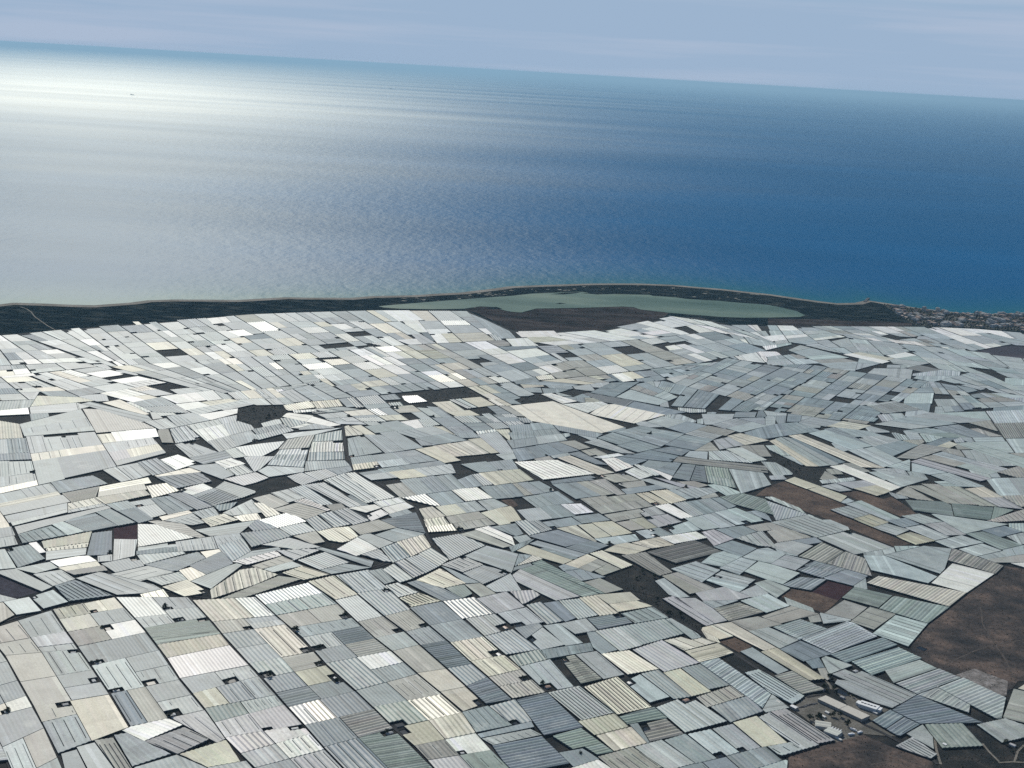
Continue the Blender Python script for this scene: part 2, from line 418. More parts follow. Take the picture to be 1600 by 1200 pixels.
for q in [[(298.4, 6259.9), (368.1, 6299.2), (462.1, 6347.5), (641.9, 6393.4), (737.7, 6351.8), (824.3, 6307.9), (739.6, 6296.4), (641.6, 6303.4), (628.5, 6326.8), (458.3, 6284.6), (373.1, 6244.7)], [(797.3, 6270.8), (887.9, 6330.3), (1035.8, 6299.4), (1012.8, 6246.2), (948.1, 6268.9), (879.4, 6263.0)], [(153.8, 6170.8), (222.7, 6246.6), (307.5, 6300.9), (275.2, 6242.2), (213.7, 6187.6)], [(171.6, 5920.8), (193.6, 5949.7), (222.2, 5942.5), (193.0, 5919.7)], [(-128.8, 5702.8), (-88.6, 5748.8), (-60.0, 5710.0), (-100.6, 5680.4)]]: sheet('reed_bed', q, .55, DUNE)
ribbon('dune_track', [(-1922.8, 5125.9), (-1888.2, 5094.2), (-1848.7, 5036.4), (-1806.7, 4953.7), (-1748.6, 4866.1), (-1698.9, 4791.9), (-1651.9, 4731.7)], 4.0, 0.45, TRACK)

LOTS = """scrub -3819 18170 236 -165 133 117 190 310 47 379 -163 391 -442 -154 -127 -174
yard -4350 16440 136 28 -160 420 -198 -42
yard -4688 15077 116 85 -321 394 -62 -112
yard -2927 15041 418 425 -181 260 -315 -291
maroon -4050 13244 223 38 -123 463 -217 -143
pondlot -4798 11689 177 -71 140 -56 165 201 -364 248 -125 85 -160 17
scrub -1228 19918 789 557 -304 582 -320 -249 -346 -465
yard -1420 19571 210 100 -42 242 -232 -158
yard -1863 19664 251 162 -37 144 -280 -140
yard -471 19309 234 151 -131 362 -259 -211
yard -3323 23320 468 349 -186 311 -443 -349
yard -2758 23582 314 279 -95 75 -316 -267
yard -3318 22361 203 108 -75 137 -202 -122
yard 1003 20776 248 445 -256 104 -243 -339
scrub 166 20152 451 369 -174 333 -354 -461
yard 1723 19066 134 213 -274 172 -76 -65
yard 1006 18084 97 188 -150 224 -143 -203
scrub 2789 19727 137 127 19 349 -362 -134
darkfield 9775 26341 346 -103 631 407 221 1033 -681 -30 -943 -847
yard 7898 27451 550 422 91 203 -337 -363 -240 366 -306 -269
yard 6410 26876 480 531 -14 81 -486 -400
yard 5120 25335 626 1068 -102 51 -723 -841
yard 6505 24203 455 509 -91 116 -543 -632
yard 8812 24409 229 237 -204 291 -158 -112
yard 7990 22687 395 313 -10 180 -511 -453
yard 5879 19578 132 402 -273 81 -196 -92
yard 7395 20005 124 74 -317 478 -115 -46
yard -500 16757 432 273 -134 239 -437 -243
yard -642 16301 110 -184 152 236 -318 219
brown 84 15057 75 104 -79 229 -133 -56
yard -1006 14799 177 120 -157 91 -106 -80
yard -753 13832 318 263 -71 14 -312 -107
yard -1316 12826 157 208 -148 -1
yard -1855 13394 106 -31 83 137 -161 48 -92 -66
scrub 3576 17819 231 -634 -51 -155 254 -303 323 824 -331 -30 -347 756
brown 3282 16118 444 -668 215 190 276 268 -611 880 -253 -256 -237 -445
brown 4478 16083 326 -499 232 132 -46 334 -91 339 -134 -123 -257 283 -252 -115
brown 4426 14450 221 143 -686 1051 -242 -135
yard 5140 16793 -177 -198 43 -32 231 318 493 321 -5 129
maroon 3403 12714 240 403 -235 143 -238 -347
brown 3181 12353 222 361 -233 199 -185 58 -159 -239
scrub 1224 12656 128 -1 258 -150 57 92 -98 330 33 184 -214 242 -304 -324
ravine 1453 12338 118 -242 171 -262 155 -89 31 127 -217 383 -161 283 -248 88
brown 2190 11305 142 159 -135 177 -165 -113
yard 527 12280 -156 37 -125 -200
yard 2171 10904 221 62 -202 339 -179 -143
bigscrub 3932 11221 133 -130 238 163 139 -431 75 56 97 155 535 135 971 2470 -365 322 -225 61 -144 -217 -546 -680 -654 -881 -334 -533 -36 -182
rubble 4351 10719 58 8 116 296 -222 231 -223 -161
bigscrub 2090 8561 1120 120 199 799 -280 207 -172 176 -253 -162 -416 -264
scrub 3210 8681 1003 108 222 1225 -377 -191 -120 322 -31 -392 -406 -86
lot 2700 9740 17 -37 254 161 253 -9 -73 112 -72 128 -310 452 -115 -30 -188 -273
lot 2958 10364 122 -185 -1 -84 219 239 -229 161 -118 197 -57 -7
yard -2981 15123 43 -23 31 226 -92 78 -122 -151"""
U = 5.0


def dec(tok):
    q = [int(t) for t in tok]
    x, y = q[0], q[1]
    out = [(x / U, y / U)]
    for i in range(2, len(q), 2):
        x += q[i]; y += q[i + 1]
        out.append((x / U, y / U))
    return out


LOTM = dict(scrub=DARKLOT, yard=DARKLOT, maroon=MAROON, pondlot=None, brown=BROWN, bigscrub=SCRUB, darkfield=DARKFIELD, rubble=RUBBLE, lot=GRAVEL, ravine=DARKLOT)
LOTN = dict(scrub='scrub_lot', yard='farm_yard', maroon='red_field', pondlot='empty_field', brown='bare_field', bigscrub='scrubland', darkfield='ploughed_field', rubble='rubble_field', lot='gravel_yard', ravine='ravine')
lot_polys = []
for k, line in enumerate(LOTS.strip().split('\n')):
    w = line.split()
    p = dec(w[1:])
    lot_polys.append((w[0], p))
    z = 0.08 + 0.01 * k
    sheet(LOTN[w[0]], p, z, LOTM[w[0]] or DARKFIELD)

ROADS = [('farm_lane', 5.5, [(-998.3, 2155.7), (-922.0, 2086.9), (-895.5, 2052.6), (-837.1, 1964.8), (-788.3, 1893.5), (-736.5, 1817.4), (-680.1, 1724.7), (-606.1, 1602.3)]), ('farm_lane', 5.5, [(-895.9, 2170.3), (-837.6, 2098.5), (-812.2, 2063.9), (-756.8, 1975.2), (-710.3, 1903.3), (-661.1, 1826.5), (-607.9, 1733.0), (-538.1, 1609.5)]), ('farm_lane', 5.5, [(-811.1, 2275.8), (-745.5, 2171.2), (-712.7, 2122.3), (-674.8, 2063.8), (-610.7, 1962.8), (-549.0, 1860.3)]), ('farm_lane', 5.5, [(-718.7, 2351.0), (-634.7, 2228.8), (-561.9, 2110.7), (-516.9, 2030.1), (-455.0, 1935.4), (-401.7, 1842.8), (-342.3, 1763.6), (-258.6, 1639.5)]), ('farm_lane', 5.5, [(-585.6, 2371.3), (-519.2, 2267.1), (-463.3, 2170.2), (-427.0, 2116.3), (-398.7, 2070.0), (-376.2, 2036.7), (-334.8, 1967.1), (-293.3, 1902.0), (-247.4, 1826.7), (-214.2, 1776.0), (-152.7, 1683.9)]), ('farm_lane', 5.5, [(-462.3, 2390.0), (-407.2, 2305.6), (-345.5, 2217.4), (-317.6, 2167.1), (-276.2, 2092.5), (-227.0, 2023.7), (-188.7, 1963.3), (-155.1, 1908.4), (-116.8, 1851.9), (-82.3, 1791.2), (-33.1, 1696.9)]), ('farm_lane', 5.5, [(-375.9, 2477.5), (-314.0, 2396.6), (-270.8, 2321.9), (-219.4, 2235.2), (-182.6, 2182.4), (-138.7, 2110.8), (-88.8, 2035.6), (-48.9, 1972.5), (-25.8, 1908.5), (0.5, 1855.9), (30.4, 1801.8), (79.2, 1717.7)]), ('farm_lane', 5.5, [(-375.9, 2477.5), (-314.0, 2396.6), (-270.8, 2321.9), (-219.4, 2235.2), (-182.6, 2182.4), (-138.7, 2110.8), (-88.8, 2035.6), (-48.9, 1972.5), (-25.8, 1908.5), (0.5, 1855.9), (30.4, 1801.8), (79.2, 1717.7)]), ('farm_lane', 5.5, [(-332.4, 2525.8), (-272.5, 2431.1), (-212.7, 2334.1), (-166.4, 2267.5), (-134.5, 2212.7), (-83.9, 2127.6), (-48.0, 2064.6), (-14.1, 2004.9)]), ('farm_lane', 5.5, [(-268.5, 2568.9), (-194.7, 2426.7), (-163.5, 2368.1), (-123.7, 2298.8), (-84.6, 2233.4), (-41.1, 2152.5), (-11.9, 2102.8), (29.8, 2027.6)]), ('farm_lane', 5.5, [(-268.5, 2568.9), (-194.7, 2426.7), (-163.5, 2368.1), (-123.7, 2298.8), (-84.6, 2233.4), (-41.1, 2152.5), (-11.9, 2102.8), (29.8, 2027.6)]), ('farm_lane', 5.5, [(-109.6, 2423.4), (-67.1, 2344.2), (-24.2, 2269.9), (16.4, 2193.1), (39.2, 2153.7), (86.6, 2058.2)]), ('road', 6.0, [(-918.3, 2163.7), (-878.2, 2204.2), (-824.8, 2277.5), (-794.0, 2316.3), (-720.5, 2357.1), (-658.7, 2384.1), (-620.7, 2389.9), (-586.6, 2375.1), (-545.5, 2367.8), (-504.5, 2359.9), (-463.6, 2396.2), (-380.0, 2483.6), (-343.6, 2515.2), (-261.6, 2579.0), (-218.2, 2637.0)]), ('road', 6.0, [(-472.8, 3673.7), (-449.5, 3541.9), (-429.5, 3418.3), (-414.5, 3353.2), (-382.9, 3226.1), (-305.4, 3133.9), (-248.0, 3043.4), (-205.8, 2970.7), (-170.9, 2804.5), (-151.2, 2725.8), (-225.7, 2612.4), (-258.9, 2570.4)]), ('road', 5.0, [(-1171.9, 2873.5), (-1148.8, 2907.4), (-1088.9, 2984.8), (-1026.4, 3079.1), (-983.8, 3127.6), (-957.2, 3153.4), (-875.5, 3247.4)]), ('road', 5.0, [(-1031.4, 2535.3), (-983.4, 2597.0), (-884.9, 2688.9), (-828.9, 2740.0), (-798.1, 2777.3), (-660.8, 2902.3), (-563.8, 2993.9)]), ('road', 5.0, [(-1210.6, 3665.7), (-1108.2, 3459.3), (-1031.0, 3306.2), (-956.8, 3154.9)]), ('road', 5.0, [(-1728.4, 4603.3), (-1502.4, 4383.4), (-1328.6, 4205.0), (-1088.0, 4038.4), (-895.3, 3933.6)]), ('road', 5.0, [(1116.5, 5293.7), (1208.0, 5180.5), (1336.5, 5036.0), (1463.0, 4873.0), (1548.7, 4762.6), (1652.9, 4637.8), (1752.4, 4489.1)]), ('road', 6.0, [(-14.1, 3428.6), (11.9, 3389.0), (125.6, 3175.0), (166.1, 3081.3), (231.5, 3009.1), (270.7, 2919.2), (319.5, 2846.7)]), ('road', 6.0, [(526.2, 2093.9), (553.1, 2106.3), (576.4, 2065.0), (602.2, 2006.3), (626.5, 1979.4), (652.6, 1943.1), (681.2, 1910.9), (686.5, 1886.8)]), ('pale_track', 4.5, [(576.4, 2174.1), (574.7, 2161.2), (576.1, 2152.0), (577.4, 2142.9), (576.0, 2129.2)]), ('pale_track', 4, [(709.3, 1981.4), (699.2, 1938.4), (695.6, 1917.6), (691.6, 1887.4)]), ('pale_track', 3.5, [(780.6, 1963.5), (782.3, 1937.9), (787.8, 1905.9)]), ('pale_track', 3.5, [(785.6, 1903.1), (807.2, 1908.1), (842.6, 1909.7)]), ('pale_track', 3.5, [(812.4, 1908.7), (829.6, 1943.5), (847.9, 1966.3)]), ('road', 7.0, [(247.7, 2527.5), (289.9, 2459.3), (333.2, 2395.0), (375.7, 2343.3), (412.5, 2285.3), (452.9, 2209.3), (483.0, 2155.5)])]
for k, (name, w, pts) in enumerate(ROADS):
    ribbon(name, pts, w, 0.75 + 0.012 * k, TRACK if 'track' in name else ROAD)

# blown sand between the dune scrub
DUNEP = [(-3612.4, 4894.4), (-3516.0, 4913.4), (-3419.6, 4927.5), (-3323.2, 4945.8), (-3226.8, 4961.9), (-3130.4, 4972.2), (-3034.0, 4987.6), (-2937.6, 5011.8), (-2841.2, 5021.9), (-2744.6, 5025.7), (-2648.0, 5037.4), (-2551.3, 5036.2), (-2454.7, 5043.9), (-2358.1, 5044.4), (-2242.3, 5066.2), (-2126.5, 5081.5), (-2010.7, 5105.2), (-1970.2, 5164.0), (-1850.4, 5182.7), (-1764.0, 5189.8), (-1668.1, 5207.7), (-1542.2, 5319.6), (-1496.7, 5390.4), (-1408.7, 5438.4), (-1284.1, 5478.8), (-1159.4, 5513.4), (-1070.2, 5581.7), (-980.9, 5647.0), (-892.5, 5666.5), (-804.2, 5699.1), (-715.8, 5722.1), (-622.2, 5807.7), (-536.9, 5848.4), (-451.5, 5889.3), (-347.6, 5971.0), (-243.6, 6040.4), (-172.2, 6125.0), (-100.9, 6204.9), (-26.9, 6303.8), (49.9, 6350.6), (126.8, 6401.1), (206.4, 6442.6), (285.9, 6493.5), (365.5, 6536.7), (487.9, 6587.8), (610.2, 6629.6), (772.6, 6652.8), (890.8, 6627.2), (1009.0, 6609.9), (1121.4, 6566.8), (1233.8, 6530.5), (1339.2, 6462.2), (1444.7, 6399.9), (1535.7, 6363.1), (1649.9, 6415.5), (1720.9, 6515.2), (1786.3, 6462.6), (1902.6, 6375.2), (2005.0, 6329.1), (2107.5, 6288.3), (2267.2, 6309.9), (2360.3, 6355.3), (2453.5, 6401.5), (2569.3, 6434.4), (2685.1, 6465.0), (2800.9, 6498.7), (2899.1, 6513.3), (2997.4, 6532.6), (3095.6, 6548.7), (3193.8, 6566.9), (3292.0, 6580.5), (3390.3, 6592.2), (3488.5, 6612.4), (2649.1, 5828.8), (2235.4, 5850.4), (2032.8, 5877.9), (1813.9, 5855.3), (1516.5, 5792.8), (1076.4, 5669.9), (918.6, 5620.4), (802.8, 5779.9), (689.0, 5758.6), (447.4, 5472.6), (348.2, 5343.7), (153.3, 5283.7), (-12.2, 5232.7), (-106.1, 5412.2), (-201.1, 5605.8), (-546.1, 5490.9), (-858.1, 5372.2), (-1051.1, 5235.6), (-1298.5, 5017.2), (-1465.9, 4885.5), (-1627.6, 4747.1), (-1742.3, 4639.6), (-1786.8, 4579.2), (-1901.5, 4533.2), (-2130.2, 4365.0)]
rs = random.Random(17)
sp_ = MB()
ys = [y for x, y in DUNEP]
for _ in range(420):
    k = rs.randrange(len(COAST) - 1)
    x0, y0 = COAST[k]
    if not -520 < x0 < 1150: continue
    f = rs.random() ** 2.4
    x, y = x0 + rs.uniform(-50, 50), y0 - 70 - f * 420
    r = rs.uniform(3, 11)
    g = rs.uniform(.5, 1.2)
    sp_.face([(x + r * rs.uniform(.6, 1.5) * math.cos(a), y + r * rs.uniform(.5, 1.2) * math.sin(a), .22 + .0002 * _) for a in (0, .9, 1.8, 2.7, 3.6, 4.5, 5.4)], 0, (.20 * g, .20 * g, .17 * g))
tag(sp_.build('sand_patches', mat('blown_sand', m_tint(0.95, 0.1, 0.8, 1.2))), 'pale blown sand patches between the dark dune scrub', 'sand', None, 'stuff')
for q, w in [([(807.6, 2257.0), (840.5, 2288.6), (886.0, 2329.7), (936.7, 2365.4), (1002.2, 2396.5), (1072.7, 2421.4)], 3.0), ([(969.4, 2548.5), (945.1, 2464.4), (938.1, 2387.5), (932.7, 2301.2), (921.6, 2219.5)], 2.5), ([(473.8, 1881.8), (507.6, 1890.7), (549.1, 1910.5), (591.4, 1920.6), (627.2, 1904.6), (664.7, 1879.4), (679.7, 1847.6)], 3.0), ([(580.1, 1874.5), (613.0, 1888.1), (644.4, 1877.1)], 2.5)]: ribbon('scrub_track', q, w, .62, mat('dirt_track', m_ground((.065, .055, .05), (.085, .073, .065), (.12, .10, .09), 0.03, 0.3)))

